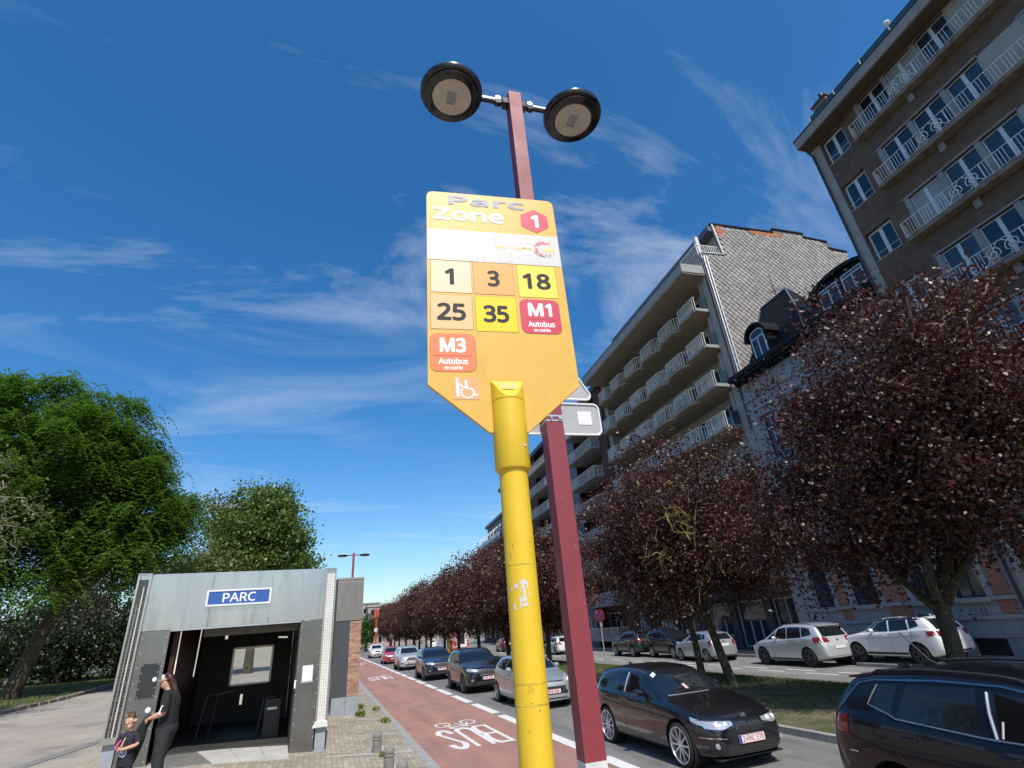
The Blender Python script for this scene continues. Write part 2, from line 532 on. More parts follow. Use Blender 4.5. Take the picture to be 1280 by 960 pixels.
# bus lane lettering, laid to be read from the other end
def marking(y0, s=1.0, letters=True):
    g = bpy.data.objects.new('bus_lane_marking', None); COL.objects.link(g); g['kind'] = 'structure'
    g.location = (3.78, y0, .0085)
    def arc(cx, cy, rx, ry, a0, a1, w, n=14):
        b = []
        for i in range(n):
            for a, rr in ((a0 + (a1 - a0) * i / n, 0), (a0 + (a1 - a0) * (i + 1) / n, 0)):
                pass
        vs, fs = [], []
        for i in range(n + 1):
            a = a0 + (a1 - a0) * i / n
            vs += [(cx + (rx - w / 2) * cos(a), cy + (ry - w) * sin(a), 0), (cx + (rx + w / 2) * cos(a), cy + (ry + w) * sin(a), 0)]
        fs = [(2 * i, 2 * i + 1, 2 * i + 3, 2 * i + 2) for i in range(n)]
        return vs, fs
    # coordinates here are in reading direction (x right, y up), rotated half a turn afterwards
    def put(name, parts):
        m = MB()
        for k, (vs, fs) in enumerate(parts):
            m.add([(-x, -y, k * .0004) for x, y, z in vs], fs)
        o = m.build(name, M_paint, g, fix=False)
        return o
    def rect(x0, x1, y0, y1):
        return ([(x0, y0, 0), (x1, y0, 0), (x1, y1, 0), (x0, y1, 0)], [(0, 1, 2, 3)])
    w = .145
    put('letter', [rect(-.62, -.52, -1.35, 1.35), rect(-.52, -.32, 1.17, 1.35), rect(-.52, -.32, -.09, .09), rect(-.52, -.32, -1.35, -1.17),
                   arc(-.32, .63, .13, .63, -pi / 2, pi / 2, w), arc(-.32, -.63, .13, .63, -pi / 2, pi / 2, w)])
    put('letter', [rect(-.15, -.05, -.9, 1.35), rect(.21, .31, -.9, 1.35), arc(.08, -.9, .18, .36, pi, 2 * pi, w)])
    put('letter', [arc(.62, .68, .16, .58, 0.1, pi * 1.02, w), arc(.62, -.68, .16, .58, -pi * 1.0, 0, w),
                   ([(.41, .70, 0), (.51, .70, 0), (.83, -.70, 0), (.73, -.70, 0)], [(0, 1, 2, 3)])])
    # bicycle
    yo = -2.2
    put('bicycle_symbol', [arc(-.33, yo, .2, .36, 0, 2 * pi, .055, 20), arc(.40, yo, .2, .36, 0, 2 * pi, .055, 20),
                           ([(-.33, yo, 0), (-.27, yo, 0), (-.12, yo + .62, 0), (-.18, yo + .62, 0)], [(0, 1, 2, 3)]),
                           ([(-.15, yo + .5, 0), (-.15, yo + .6, 0), (.28, yo + .6, 0), (.28, yo + .5, 0)], [(0, 1, 2, 3)]),
                           ([(.40, yo, 0), (.34, yo, 0), (.22, yo + .75, 0), (.28, yo + .75, 0)], [(0, 1, 2, 3)]),
                           ([(.02, yo, 0), (.08, yo, 0), (-.10, yo + .6, 0), (-.16, yo + .6, 0)], [(0, 1, 2, 3)]),
                           ([(.02, yo, 0), (.06, yo + .08, 0), (.28, yo + .62, 0), (.24, yo + .55, 0)], [(0, 1, 2, 3)]),
                           rect(.16, .36, yo + .72, yo + .82), rect(-.26, -.06, yo + .62, yo + .72)])
    return g
marking(14.85); marking(38.9); marking(63.5); marking(90)

# median strip
b = MB(); b.quad((9.13, -15, .13), (12.2, -15, .12), (12.2, 260, .12), (9.13, 260, .13)); b.quad((12.2, -15, .12), (15.4, -15, -.02), (15.4, 260, -.02), (12.2, 260, .12))
median = struct(b.build('median_strip', M_soil))
mk = struct(MB().box(9.0, 9.12, -15, 260, -.2, .10).build('median_kerb', M_dgrey))
kb = MB().box(8.98, 9.15, 0.006, 0.994, -0.1, 0.125); kbm2 = kb.me('kerb_stone'); kbm2.materials.append(M_kerb)
for y in range(3, 40):
    link('kerb_stone', kbm2, mk, (0, y, 0))
struct(MB().box(8.98, 9.15, 40, 260, -.1, .125).build('far_median_kerb', M_kerb))
struct(MB().box(15.38, 15.52, -15, 260, -.4, -.03).build('median_back_kerb', M_kerb))
b = MB(); b.quad((15.5, -15, -.15), (45, -15, -.15), (45, 320, -.15), (15.5, 320, -.15)); struct(b.build('far_carriageway', M_asph2))
for x, ph in ((18.0, 0.0), (18.62, 1.6)):
    dm = MB(); dm.quad((-.07, 0, 0), (.07, 0, 0), (.07, 1.5, 0), (-.07, 1.5, 0)); dmm = dm.me('lane_dash'); dmm.materials.append(M_paint)
    for k in range(18):
        struct(link('lane_dash', dmm, None, (x + .05 * (k * 2.6) / 2.6 * .15, 14 + ph + 2.6 * k, -.146)))
# far pavement follows the house fronts; it widens in front of the first houses
b = MB(); n0 = -1.75
for (na, sa, sb) in ((-2.75, -6, 19.2), (-1.65, 19.2, 130)):
    p = [bpos(na, sa), bpos(4, sa), bpos(4, sb), bpos(na, sb)]
    b.prism([(q.x, q.y) for q in p], lambda q, z: (q[0], q[1], z), -.3, -.03)
struct(b.build('far_pavement', mat('far_pavers', (0.27, 0.25, 0.22), .85, var=.2, vs=1.5, brick=(.3, .3, .01, (.12, .11, .1), (0, 1)))))
b = MB()
for (na, sa, sb) in ((-2.9, -6, 19.2), (-1.8, 19.2, 130)):
    p = [bpos(na, sa), bpos(na + .148, sa), bpos(na + .148, sb), bpos(na, sb)]
    b.prism([(q.x, q.y) for q in p], lambda q, z: (q[0], q[1], z), -.3, -.025)
struct(b.build('far_pavement_kerb', M_kerb))

# park lawn behind the plaza with a low stone edging
LE = [(-11.2, 6), (-12.2, 20), (-12.2, 29.6), (-12.4, 36), (-13.4, 45), (-14.8, 54), (-14.5, 75), (-10, 95)]
b = MB()
vs = []
for x, y in LE:
    vs += [(x, y, zf(x) + .10), (x - 6, y, zf(x) + .22), (x - 30, y, zf(x) + .5), (x - 160, y, zf(x) + .9)]
fs = [(4 * i + j, 4 * i + j + 1, 4 * i + j + 5, 4 * i + j + 4) for i in range(len(LE) - 1) for j in range(3)]
b.add(vs, fs); lawn = struct(b.build('lawn', M_lawn))
edging = struct(MB().tube([(x + .1, y, zf(x) - .02) for x, y in LE], .09, 4, smooth=False).build('lawn_edging', M_dgrey))
es = MB().box(-.13, .13, 0.01, .93, -.1, .14).me('edging_stone'); es.materials.append(mat('edging_granite', (.28, .22, .17), .85, var=.3, vs=6))
for i in range(len(LE) - 2):
    (xa, ya), (xb, yb) = LE[i], LE[i + 1]
    L_ = math.hypot(xb - xa, yb - ya)
    k = int(L_ / .95)
    for j in range(k):
        t = j / k
        x, y = xa + (xb - xa) * t, ya + (yb - ya) * t
        link('edging_stone', es, edging, (x + .08, y, zf(x)), (rnd.uniform(-.03, .03), rnd.uniform(-.04, .04), -atan2(xb - xa, yb - ya)))

def blades(n, fx, h0, h1, w, ma, name, seed):
    r = np.random.RandomState(seed)
    P = fx(r, n)                                  # base points
    a = r.rand(n) * 2 * pi
    h = h0 + (h1 - h0) * r.rand(n)
    le = r.randn(n, 2) * 0.4
    d = np.stack([np.cos(a), np.sin(a), np.zeros(n)], 1) * (w / 2)
    top = P + np.stack([le[:, 0] * h, le[:, 1] * h, h], 1)
    T = np.stack([P - d, P + d, top], 1)
    return quads_mesh(name, T, ma, 3)
def medz(x):
    return np.where(x < 12.2, .13 - (x - 9.13) * .0033, .12 - (x - 12.2) * .0437)
def fx(r, n):
    y = 2 + 45 * r.rand(n) ** 1.4
    x = 9.3 + 6.0 * (1 - (r.rand(n) ** 2.2))
    k = np.sin(x * 2.1 + y * 1.3) + np.sin(y * .7 - x * .9) + r.randn(n) * .7 + (x - 12.5) * .35
    keep = k > -.5
    x = np.where(keep, x, 14.6 + .7 * r.rand(n))
    return np.stack([x, y, medz(x)], 1)
o = link('median_grass', blades(60000, fx, .03, .10, .024, M_grass, 'median_grass', 3)); o['kind'] = 'stuff'
def fx(r, n):
    t = r.rand(n)
    y = 14 + 60 * t
    xe = np.interp(y, [p[1] for p in LE], [p[0] for p in LE])
    u = r.rand(n) ** 1.5 * 14 + .15
    x = xe - u
    z0 = np.array([zf(q) for q in xe])
    return np.stack([x, y, z0 + .10 + np.minimum(u, 6) * .02 + np.maximum(u - 6, 0) * .0117], 1)
o = link('lawn_grass', blades(30000, fx, .04, .12, .035, M_grass, 'lawn_grass', 4)); o['kind'] = 'stuff'

# weeds along the wall end and the kerb
def weed(label, x, y, n, r0, h):
    h *= .55; r0 *= 1.15
    r = np.random.RandomState(int(abs(x * 100 + y * 10)))
    P = np.stack([x + r.randn(n) * r0, y + r.randn(n) * r0 * 2.2, np.array([zf(x)] * n) + .005], 1)
    a = r.rand(n) * 2 * pi; hh = h * (.4 + r.rand(n))
    t = P + np.stack([np.cos(a) * hh * .6, np.sin(a) * hh * .6, hh], 1)
    sd = np.stack([-np.sin(a), np.cos(a), np.zeros(n)], 1) * .022
    m = (P + t) / 2
    T = np.stack([P, m + sd, t, m - sd], 1)
    o = link('weed', quads_mesh('weed', T, M_weed), None)
    o['kind'] = 'stuff'
    return o
weed('yellow-green weed tuft at the foot of the brick wall end beside the metro entrance', 1.27, 19.6, 260, .05, .22)
weed('bright green weed beside the kerb nearest the brick wall end', 1.9, 21.2, 120, .05, .14)
weed('small green weed growing against the kerb between the pale paving strips', 1.88, 18.0, 130, .06, .16)
weed('thin weed tuft at the foot of the farther stone bollard', 1.36, 12.85, 70, .05, .14)
weed('low weeds along the far side of the brick wall end', 1.32, 21.5, 200, .06, .25)
# ---------------------------------------------------------------- yellow bus stop sign
stop = thing('bus_stop_sign', 'yellow bus stop sign on a yellow pole with route numbers and Parc Zone 1 lettering', 'bus stop sign', (0.6051, 1.6841, .267), radians(-7.7))
Z0 = .267
def SZ(z): return z - Z0
SU = -.374
b = MB()
def rc(x0, x1, z0, z1, r, n=4, corners=(1, 1, 1, 1)):
    out = []
    for (cx, cz, a0, on) in ((x1 - r, z1 - r, 0, corners[0]), (x0 + r, z1 - r, pi / 2, corners[1]), (x0 + r, z0 + r, pi, corners[2]), (x1 - r, z0 + r, 1.5 * pi, corners[3])):
        if on:
            out += [(cx + r * cos(a0 + pi / 2 * i / n), cz + r * sin(a0 + pi / 2 * i / n)) for i in range(n + 1)]
        else:
            out += [(cx + r * (1 if a0 in (0, 1.5 * pi) else -1), cz + r * (1 if a0 < pi else -1))]
    return out
poly = [(.675, 3.247), (.675, 4.205), (.672, 4.225), (.662, 4.237), (.645, 4.242), (.103, 4.242), (.086, 4.237), (.076, 4.225), (.073, 4.205), (.073, 3.247), (.30, 3.052), (.448, 3.052)]
XZ = lambda p, y: (p[0] + SU, y, p[1] - Z0)
def plate(name, poly, y0, y1, ma, parent):
    return MB().prism(poly, XZ, y0, y1).build(name, ma, parent)
panel = plate('sign_panel', poly, 0.0, .018, M_sgn, stop)
# narrow bright edge moulding
# pole, sleeve, clasp
pc = (0.003, .009)
b = MB().cyl((pc[0], pc[1], 0), (pc[0], pc[1], 2.92 - Z0), .0515, 28); pole = b.build('pole', M_yel, stop)
for z in (2.24, 2.185, 2.58):
    ring = MB().lathe([(.0517, z - Z0 - .003), (.0522, z - Z0), (.0517, z - Z0 + .003)], 28, (pc[0], pc[1], 0))
    ring.build('joint_ring', mat('grimy_yellow', (.60, .42, .04), .7, var=.35, vs=40), stop)
b = MB()
n = 28
prof = [(.061, 2.905), (.065, 2.912), (.065, 3.10), (.065, 3.175)]
b.lathe([(.0518, 2.905 - Z0)] + [(r, z - Z0) for r, z in prof], n, (pc[0], pc[1], 0))
# upper sleeve flattens into the panel with a curved notch
vs, fs = [], []
for i in range(n // 2 + 1):
    a = -pi * i / (n // 2)
    x, y = .065 * cos(a), .065 * sin(a)
    zt = 3.266 - .090 * (-sin(a)) ** 1.8
    vs += [(pc[0] + x, pc[1] + y, 3.17 - Z0), (pc[0] + x, pc[1] + y, zt - Z0), (pc[0] + x * .97, .001, 3.266 - Z0)]
for i in range(n // 2): fs.append((3 * i, 3 * i + 3, 3 * i + 4, 3 * i + 1))
b.add(vs, fs, True)
b.add(vs, [(3 * i + 1, 3 * i + 4, 3 * i + 5, 3 * i + 2) for i in range(n // 2)], False)
sleeve = b.build('sleeve', M_yel, stop)
MB().boxc((0.002, -.0235, 3.233 - Z0), (.074, .003, .044), Matrix.Rotation(radians(-31), 3, 'X')).build('maker_label', mat('pale_yellow_label', (.66, .46, .14), .6), stop)
MB().lathe([(0, -.004), (.005, -.004), (.006, 0), (.006, .004)], 10, (.043, -.0415, 2.986 - Z0), 'y').build('bolt', M_alu, stop)
# stickers
M_wsk = mat('white_sticker', (.64, .63, .60), .45, spec=.25, var=.06, vs=20, col2=(.50, .47, .42), c2s=16, c2st=(3, 1, .5), c2lo=.52, c2hi=.75)
M_or = mat('orange_sticker', (.78, .38, .10), .43, var=.05, spec=.28)
M_lor = mat('pale_orange_sticker', (.78, .50, .24), .43, var=.05, spec=.28)  # orange lightened with the sun glare put into its colour
M_lem = mat('lemon_sticker', (.80, .68, .08), .43, var=.05, spec=.28)
M_lem2 = mat('bright_yellow_sticker', (.80, .60, .01), .43, var=.05, spec=.28)
M_cri = mat('crimson_sticker', (.60, .06, .10), .43, var=.06, spec=.28)
M_sal = mat('salmon_sticker', (.78, .22, .09), .43, var=.06, spec=.28)
M_pea = mat('faded_peach_sticker', (.80, .38, .16), .4, var=.05)
M_ink = mat('grey_black_ink', (.04, .04, .045), .55, spec=.15, var=.25, vs=60, col2=(.16, .15, .13), c2s=70, c2lo=.62, c2hi=.7)
M_fad = mat('faded_blue_grey_ink', (.24, .26, .33), .5, var=.2, vs=80, col2=(.72, .55, .25), c2s=110, c2lo=.56, c2hi=.62)
M_wt = mat('white_lettering', (.85, .84, .80), .4, var=.04)
M_pk = mat('faded_red_ink', (.55, .16, .17), .5, var=.3, vs=60, col2=(.80, .74, .70), c2s=60, c2lo=.52, c2hi=.58)
M_ppk = mat('ghost_pink_ink', (.78, .60, .58), .5, var=.1, vs=60, col2=(.80, .77, .74), c2s=60, c2lo=.48, c2hi=.56)
M_lin = mat('sticker_outline', (.16, .12, .06), .6)
def stk(name, x0, x1, z0, z1, ma, y=-.0012, outline=False, r=0.0, label=None):
    p = rc(x0, x1, z0, z1, r, 4) if r else [(x1, z0), (x1, z1), (x0, z1), (x0, z0)]
    o = plate(name, p, y, -.0002, ma, stop)
    if outline:
        e = .0016
        q = rc(x0 - e, x1 + e, z0 - e, z1 + e, r + e, 4) if r else [(x1 + e, z0 - e), (x1 + e, z1 + e), (x0 - e, z1 + e), (x0 - e, z0 - e)]
        plate('sticker_edge', q, y + .0007, -.0001, M_lin, o)
    if label: o['label'] = label
    return o
def stx(txt, x0, x1, z0, z1, ma, parent, bold=.0, name='lettering', y=-.0016):
    return text(name, txt, x1 - x0, z1 - z0, ma, parent, ((x0 + x1) / 2 + SU, y, (z0 + z1) / 2 - Z0), bold=bold)
stx('Parc', .172, .530, 4.168, 4.226, M_fad, panel, .075)
stx('Zone', .103, .427, 4.073, 4.148, M_wt, panel, .055)
hx = [(.574, 4.176), (.508, 4.138), (.508, 4.068), (.577, 4.033), (.639, 4.070), (.637, 4.142)]
h = plate('zone_hexagon', hx[::-1], -.0012, -.0002, M_cri, stop)
stx('1', .556, .592, 4.066, 4.143, M_wt, h, .055, 'numeral')
band = stk('white_band', .0745, .6745, 3.845, 4.018, M_wsk)
stx('-', .373, .437, 3.931, 3.942, mat('faded_yellow_ink', (.80, .60, .20), .5), band)
stx('-', .461, .545, 3.930, 3.943, MATS['faded_yellow_ink'], band)
stx('-', .60, .655, 3.925, 3.942, MATS['faded_yellow_ink'], band)
stx('C', .552, .636, 3.894, 3.983, M_pk, band, .03, y=-.0021)
stx('E', .498, .548, 3.897, 3.980, M_ppk, band, .03)
for t, x0, x1, z0, z1, ma, nx in (('1', .089, .260, 3.676, 3.840, mat('glare_washed_sticker', (.76, .60, .40), .43, var=.05, spec=.28), (.147, .186)), ('3', .270, .444, 3.675, 3.842, M_or, (.330, .383)), ('18', .465, .638, 3.670, 3.840, M_lem, (.486, .611)),  # first tile: its pale tone with sun glare mixed into the colour
                                  ('25', .087, .257, 3.496, 3.662, M_lor, (.112, .230)), ('35', .271, .444, 3.491, 3.662, M_lem2, (.303, .411))):
    o = stk('route_sticker', x0, x1, z0, z1, ma, outline=True)
    zc_ = (z0 + z1) / 2
    stx(t, nx[0], nx[1], zc_ - .043, zc_ + .043, M_ink, o, .05, 'numeral')
for t, x0, x1, z0, z1, ma in (('M1', .462, .634, 3.487, 3.657, M_cri), ('M3', .083, .262, 3.303, 3.472, M_sal)):
    o = stk('night_route_sticker', x0, x1, z0, z1, ma, outline=True, r=.028)
    xc = (x0 + x1) / 2; hh = z1 - z0
    stx(t, xc - .052, xc + .052, z0 + .50 * hh, z0 + .90 * hh, M_wt, o, .055)
    plate('divider_line', [(x0 + .018, z0 + .405 * hh), (x1 - .018, z0 + .405 * hh), (x1 - .018, z0 + .42 * hh), (x0 + .018, z0 + .42 * hh)], -.0016, -.001, mat('dark_red_ink', (.35, .03, .04), .5), o)
    stx('Autobus', xc - .058, xc + .058, z0 + .19 * hh, z0 + .36 * hh, M_wt, o, .045)
    stx('en soirée', xc - .036, xc + .036, z0 + .05 * hh, z0 + .155 * hh, M_wt, o, .045)
# wheelchair assistance sticker
o = stk('wheelchair_sticker', .168, .268, 3.185, 3.278, M_pea)
b = MB()
def flat_poly(mb, pts, y=-.0017):
    mb.prism(pts, XZ, y, -.0013)
def flat_stroke(mb, p, q, w):
    d = Vector((q[0] - p[0], q[1] - p[1])); d.normalize(); m = Vector((-d.y, d.x)) * w / 2
    flat_poly(mb, [(p[0] + m.x, p[1] + m.y), (p[0] - m.x, p[1] - m.y), (q[0] - m.x, q[1] - m.y), (q[0] + m.x, q[1] + m.y)])
def flat_disc(mb, c, r, n=12):
    flat_poly(mb, [(c[0] + r * cos(2 * pi * i / n), c[1] + r * sin(2 * pi * i / n)) for i in range(n)])
ox, oz = .168, 3.185
P = lambda x, z: (ox + x * .1, oz + z * .093)
flat_disc(b, P(.16, .90), .0065)
flat_poly(b, [P(.10, .80), P(.24, .80), P(.23, .12), P(.13, .12)])
flat_stroke(b, P(.20, .76), P(.42, .52), .006)
flat_disc(b, P(.50, .80), .006)
flat_stroke(b, P(.50, .74), P(.52, .48), .010)
flat_stroke(b, P(.50, .50), P(.74, .48), .007)
flat_stroke(b, P(.74, .48), P(.84, .18), .007)
flat_stroke(b, P(.84, .18), P(.94, .24), .006)
for i in range(14):
    a0, a1 = radians(110 + 250 * i / 14), radians(110 + 250 * (i + 1) / 14)
    c = P(.54, .33)
    flat_stroke(b, (c[0] + .024 * cos(a0), c[1] + .024 * sin(a0)), (c[0] + .024 * cos(a1), c[1] + .024 * sin(a1)), .0055)
b.build('pictogram', M_wt, o)
# torn white sticker on the pole, wrapped round it
def pole_patch(name, cells, ma, parent, cx, cy, r):
    b = MB()
    for (a0, a1, z0, z1) in cells:
        k = 4
        for i in range(k):
            t0, t1 = a0 + (a1 - a0) * i / k, a0 + (a1 - a0) * (i + 1) / k
            b.quad((cx + r * sin(t0), cy - r * cos(t0), z0 - Z0), (cx + r * sin(t1), cy - r * cos(t1), z0 - Z0), (cx + r * sin(t1), cy - r * cos(t1), z1 - Z0), (cx + r * sin(t0), cy - r * cos(t0), z1 - Z0))
    return b.build(name, ma, parent)
cells = []
for x0, y0, x1, y1 in ((305, 322, 410, 400), (330, 398, 378, 452), (230, 378, 282, 455), (347, 450, 388, 645), (312, 612, 400, 680), (290, 560, 314, 690), (288, 688, 310, 782), (330, 695, 412, 758), (186, 430, 200, 492), (208, 690, 236, 800), (412, 352, 436, 480), (441, 520, 456, 604), (300, 440, 318, 520)):
    a0, a1 = [math.asin(max(-.95, min(.95, (q - 400) / 250))) for q in (x0, x1)]
    cells.append((a0, a1, 2.532 - (y1 - 320) * .000182, 2.532 - (y0 - 320) * .000182))
pole_patch('torn_sticker', cells, M_wsk, stop, pc[0], pc[1], .0521)['kind'] = 'stuff'
rr = random.Random(9)
cells = []
for z, a, w, h in ((2.640, -38, 3, .006), (2.632, -36, 2, .004), (2.646, 30, 3, .005), (2.634, 33, 2, .004), (2.60, -50, 2, .02), (2.30, 35, 3, .004), (2.41, 20, 1.5, .006), (2.12, -30, 4, .003), (2.17, 10, 6, .003), (2.19, -15, 5, .0025), (2.18, 40, 5, .003), (2.78, 12, 1.5, .004), (2.74, -44, 2, .003), (2.08, 22, 2, .006)):
    cells.append((radians(a), radians(a + w), z, z + h))
pole_patch('scuff_marks', cells, mat('scuff_brown', (.22, .15, .05), .8), stop, pc[0], pc[1], .05185)['kind'] = 'stuff'
sc = [(radians(-22 + 3 * i), radians(-20.5 + 3 * i), 2.215 + .004 * ((i * 7) % 5), 2.222 + .004 * ((i * 7) % 5)) for i in range(7)]
pole_patch('scribble', sc, M_lin, stop, pc[0], pc[1], .0519)['kind'] = 'stuff'

# ---------------------------------------------------------------- lamp posts
def make_lamp(label, loc, rz, h=8.23, zb=.14, detail=True, group='double-headed street lamps'):
    t = thing('street_lamp', label, 'street lamp', loc, rz, group)
    H_ = h - zb
    b = MB().box(-.0755, .0755, -.0755, .0755, -.3, H_); c = b.build('column', M_bord, t)
    for sx in (-1, 1):
        zc = 8.0 - zb + (h - 8.23)
        cx = .757 * sx
        b = MB()
        b.lathe([(.225, zc + .004), (.235, zc - .004), (.245, zc + .004), (.30, zc + .004), (.318, zc + .012), (.322, zc + .045), (.352, zc + .05), (.362, zc + .068), (.362, zc + .10), (.345, zc + .11), (.20, zc + .13), (.08, zc + .14), (0, zc + .142)], 40, (cx, 0, 0))
        hd = b.build('lamp_head', M_blk, t)
        b = MB().lathe([(0, zc + .006), (.228, zc + .006)], 32, (cx, 0, 0)); d = b.build('diffuser', M_lampg, hd)
        if detail:
            MB().boxc((cx - .005, .0, zc + .004), (.105, .15, .003)).build('led_board', mat('led_board_grey', (.30, .30, .33), .4), hd)
            MB().boxc((cx - .005, .078, zc + .003), (.09, .006, .004)).build('board_edge', M_dark, hd)
            MB().tube([(cx - sx * .33, 0, zc + .085), (.0755 * sx, 0, zc + .085)], .028, 8).build('arm', M_blk, t)
            MB().box(min(cx - sx * .34, .19 * sx), max(cx - sx * .34, .19 * sx), -.022, .022, zc + .10, zc + .125).build('arm_fin', M_alu, t)
            b = MB(); b.cyl((sx * .20, -.03, zc + .085), (sx * .20, .03, zc + .085), .045, 14); b.boxc((sx * .11, 0, zc + .085), (.07, .10, .09)); b.build('knuckle', M_blk, t)
            b = MB(); b.cyl((sx * .2, -.035, zc + .13), (sx * .2, .035, zc + .13), .034, 14); b.build('clamp_ring', M_alu, t)
        else:
            MB().tube([(cx - sx * .33, 0, zc + .085), (.0755 * sx, 0, zc + .085)], .03, 6).build('arm', M_blk, t)
    return t
lamp = make_lamp('tall dark red street lamp right behind the yellow bus stop sign', (1.735, 3.745, .14), radians(-3.7))
b = MB().box(-.0768, .0768, -.0768, .0768, 1.0, 1.424); band = b.build('white_band', mat('chipped_white_paint', (.62, .60, .57), .6, var=.15, vs=12, col2=(.25, .22, .2), c2s=25, c2lo=.70, c2hi=.74), lamp)
b = MB()
for x0, z0, x1, z1 in ((-.04, 1.33, -.015, 1.39), (-.015, 1.39, -.03, 1.30), (-.03, 1.30, .0, 1.28), (.03, 1.31, .045, 1.38), (.045, 1.38, .05, 1.30), (.02, 1.29, .05, 1.27), (-.01, 1.34, .0, 1.33)):
    b.prism([(x0, z0), (x1, z1), (x1 + .006, z1 - .004), (x0 + .006, z0 - .004)], lambda p, y: (p[0], y, p[1]), -.0776, -.0767)
b.build('scribble', M_lin, band)
b = MB()
b.box(-.079, .079, -.079, .079, 3.84, 3.855); b.box(-.079, .079, -.079, .079, 3.80, 3.812); b.boxc((.05, -.085, 3.828), (.03, .014, .03)); b.boxc((-.03, -.085, 3.828), (.012, .02, .03))
b.build('sign_clamp', M_alu, lamp)
make_lamp('distant double-headed street lamp rising behind the metro entrance block', (1.65, 40, .12), radians(-3.7), 8.05 , .12, False)
# traffic signs clamped to the back of the lamp post, seen from behind
M_sback = mat('sign_back_grey', (.40, .40, .40), .55, var=.08, vs=8, metal=.2)
def framed(name, label, poly, cat, z, holder=None):
    """plate standing just behind the post, with a raised pale rim"""
    t = thing(name, label, cat, (1.735, 3.83, .14), radians(-3.7), 'sign backs on the lamp post')
    XZ2 = lambda p, y: (p[0], y, p[1])
    MB().prism(poly, XZ2, .0, .006).build('plate', M_sback, t)
    b = MB(); pts = [(p[0], -.003, p[1]) for p in poly]; b.tube(pts + [pts[0], pts[1]], .011, 6, False); b.build('rim', M_white, t)
    return t
t = framed('direction_sign', 'grey back of the wide rectangular sign on the lamp post with a white label', rc(-.32, .505, 3.74, 4.035, .05, 5), 'traffic sign', 0)
MB().boxc((.36, -.002, 3.90), (.13, .003, .13)).build('maker_label', M_white, t)
tri = []
for (cx, cz) in ((-.33, 4.16), (.43, 4.16), (.05, 4.82)):
    pass
R3 = .045
for (cx, cz), a0 in (((.40, 4.125), -90), ((.05, 4.73), 30), ((-.30, 4.125), 150)):
    tri += [(cx + R3 * cos(radians(a0 + 120 * i / 5)), cz + R3 * sin(radians(a0 + 120 * i / 5))) for i in range(6)]
t = framed('warning_sign', 'grey back of the triangular sign above the rectangular one on the lamp post', tri, 'traffic sign', 0)

# ---------------------------------------------------------------- metro entrance
KZ = .31
KP = (.05, 13.82)
kiosk = thing('metro_entrance', 'steel clad metro entrance pavilion with blue PARC sign and dark open doorway', 'metro entrance', (KP[0], KP[1], KZ), radians(4))
def K(z): return z - KZ
def kbox(name, x0, x1, y0, y1, z0, z1, ma, parent=kiosk, bevel=0):
    return MB().box(x0, x1, y0, y1, K(z0), K(z1)).build(name, ma, parent)
for (x0, x1) in ((-3.66, -2.475), (-2.467, -1.270), (-1.262, -.105)):
    kbox('fascia_panel', x0, x1, 0, .05, 2.895, 4.0, M_steel)
kbox('lintel_trim', -3.13, -.57, -.006, .12, 2.86, 2.892, M_alu)
kbox('doorway_panel', -3.66, -3.13, .003, .06, .2, 2.887, M_steeld)
kbox('doorway_panel', -.565, -.105, .003, .06, .2, 2.887, M_steeld)
b = MB()
for x in (-.54, -.13):
    for i in range(9): b.lathe([(0, -.004), (.012, -.003), (.014, .003)], 8, (x, .002, K(.6 + .27 * i)), 'y')
for x in (-3.60, -3.17):
    for i in range(9): b.lathe([(0, -.004), (.012, -.003), (.014, .003)], 8, (x, .002, K(.6 + .27 * i)), 'y')
b.build('rivets', M_alu, kiosk)['kind'] = 'stuff'
ht = kbox('access_hatch', -3.52, -3.20, -.012, .004, 1.67, 2.28, mat('hatch_grey', (.045, .05, .052), .4, metal=.4, var=.1))
b = MB()
for i in range(5):
    for x in (-3.50, -3.22): b.lathe([(0, -.018), (.010, -.017), (.012, -.012)], 8, (x, 0, K(1.70 + .14 * i)), 'y')
b.build('screw_heads', M_alu, ht)['kind'] = 'stuff'
b = MB().lathe([(0, -.02), (.045, -.018), (.05, .003)], 18, (-3.26, 0, K(1.46)), 'y'); b.build('round_button', M_white, kiosk)
b = MB().lathe([(0, -.03), (.04, -.025), (.045, .0)], 14, (-3.245, 0, K(1.99)), 'y'); b.build('round_button', M_white, ht)
MB().boxc((-3.10, -.005, K(2.0)), (.05, .02, .12)).build('white_tag', M_white, kiosk)
n_ = kbox('paper_notice', -.445, -.225, -.012, .002, 1.66, 1.97, M_white)
kbox('notice_holder', -.46, -.21, -.02, .002, 1.625, 1.66, M_alu, n_)
kbox('notice_holder', -.455, -.215, -.016, .002, 1.97, 1.99, M_steeld, n_)
MB().boxc((-.575, -.01, K(1.62)), (.035, .03, .16)).build('white_tag', M_white, kiosk)
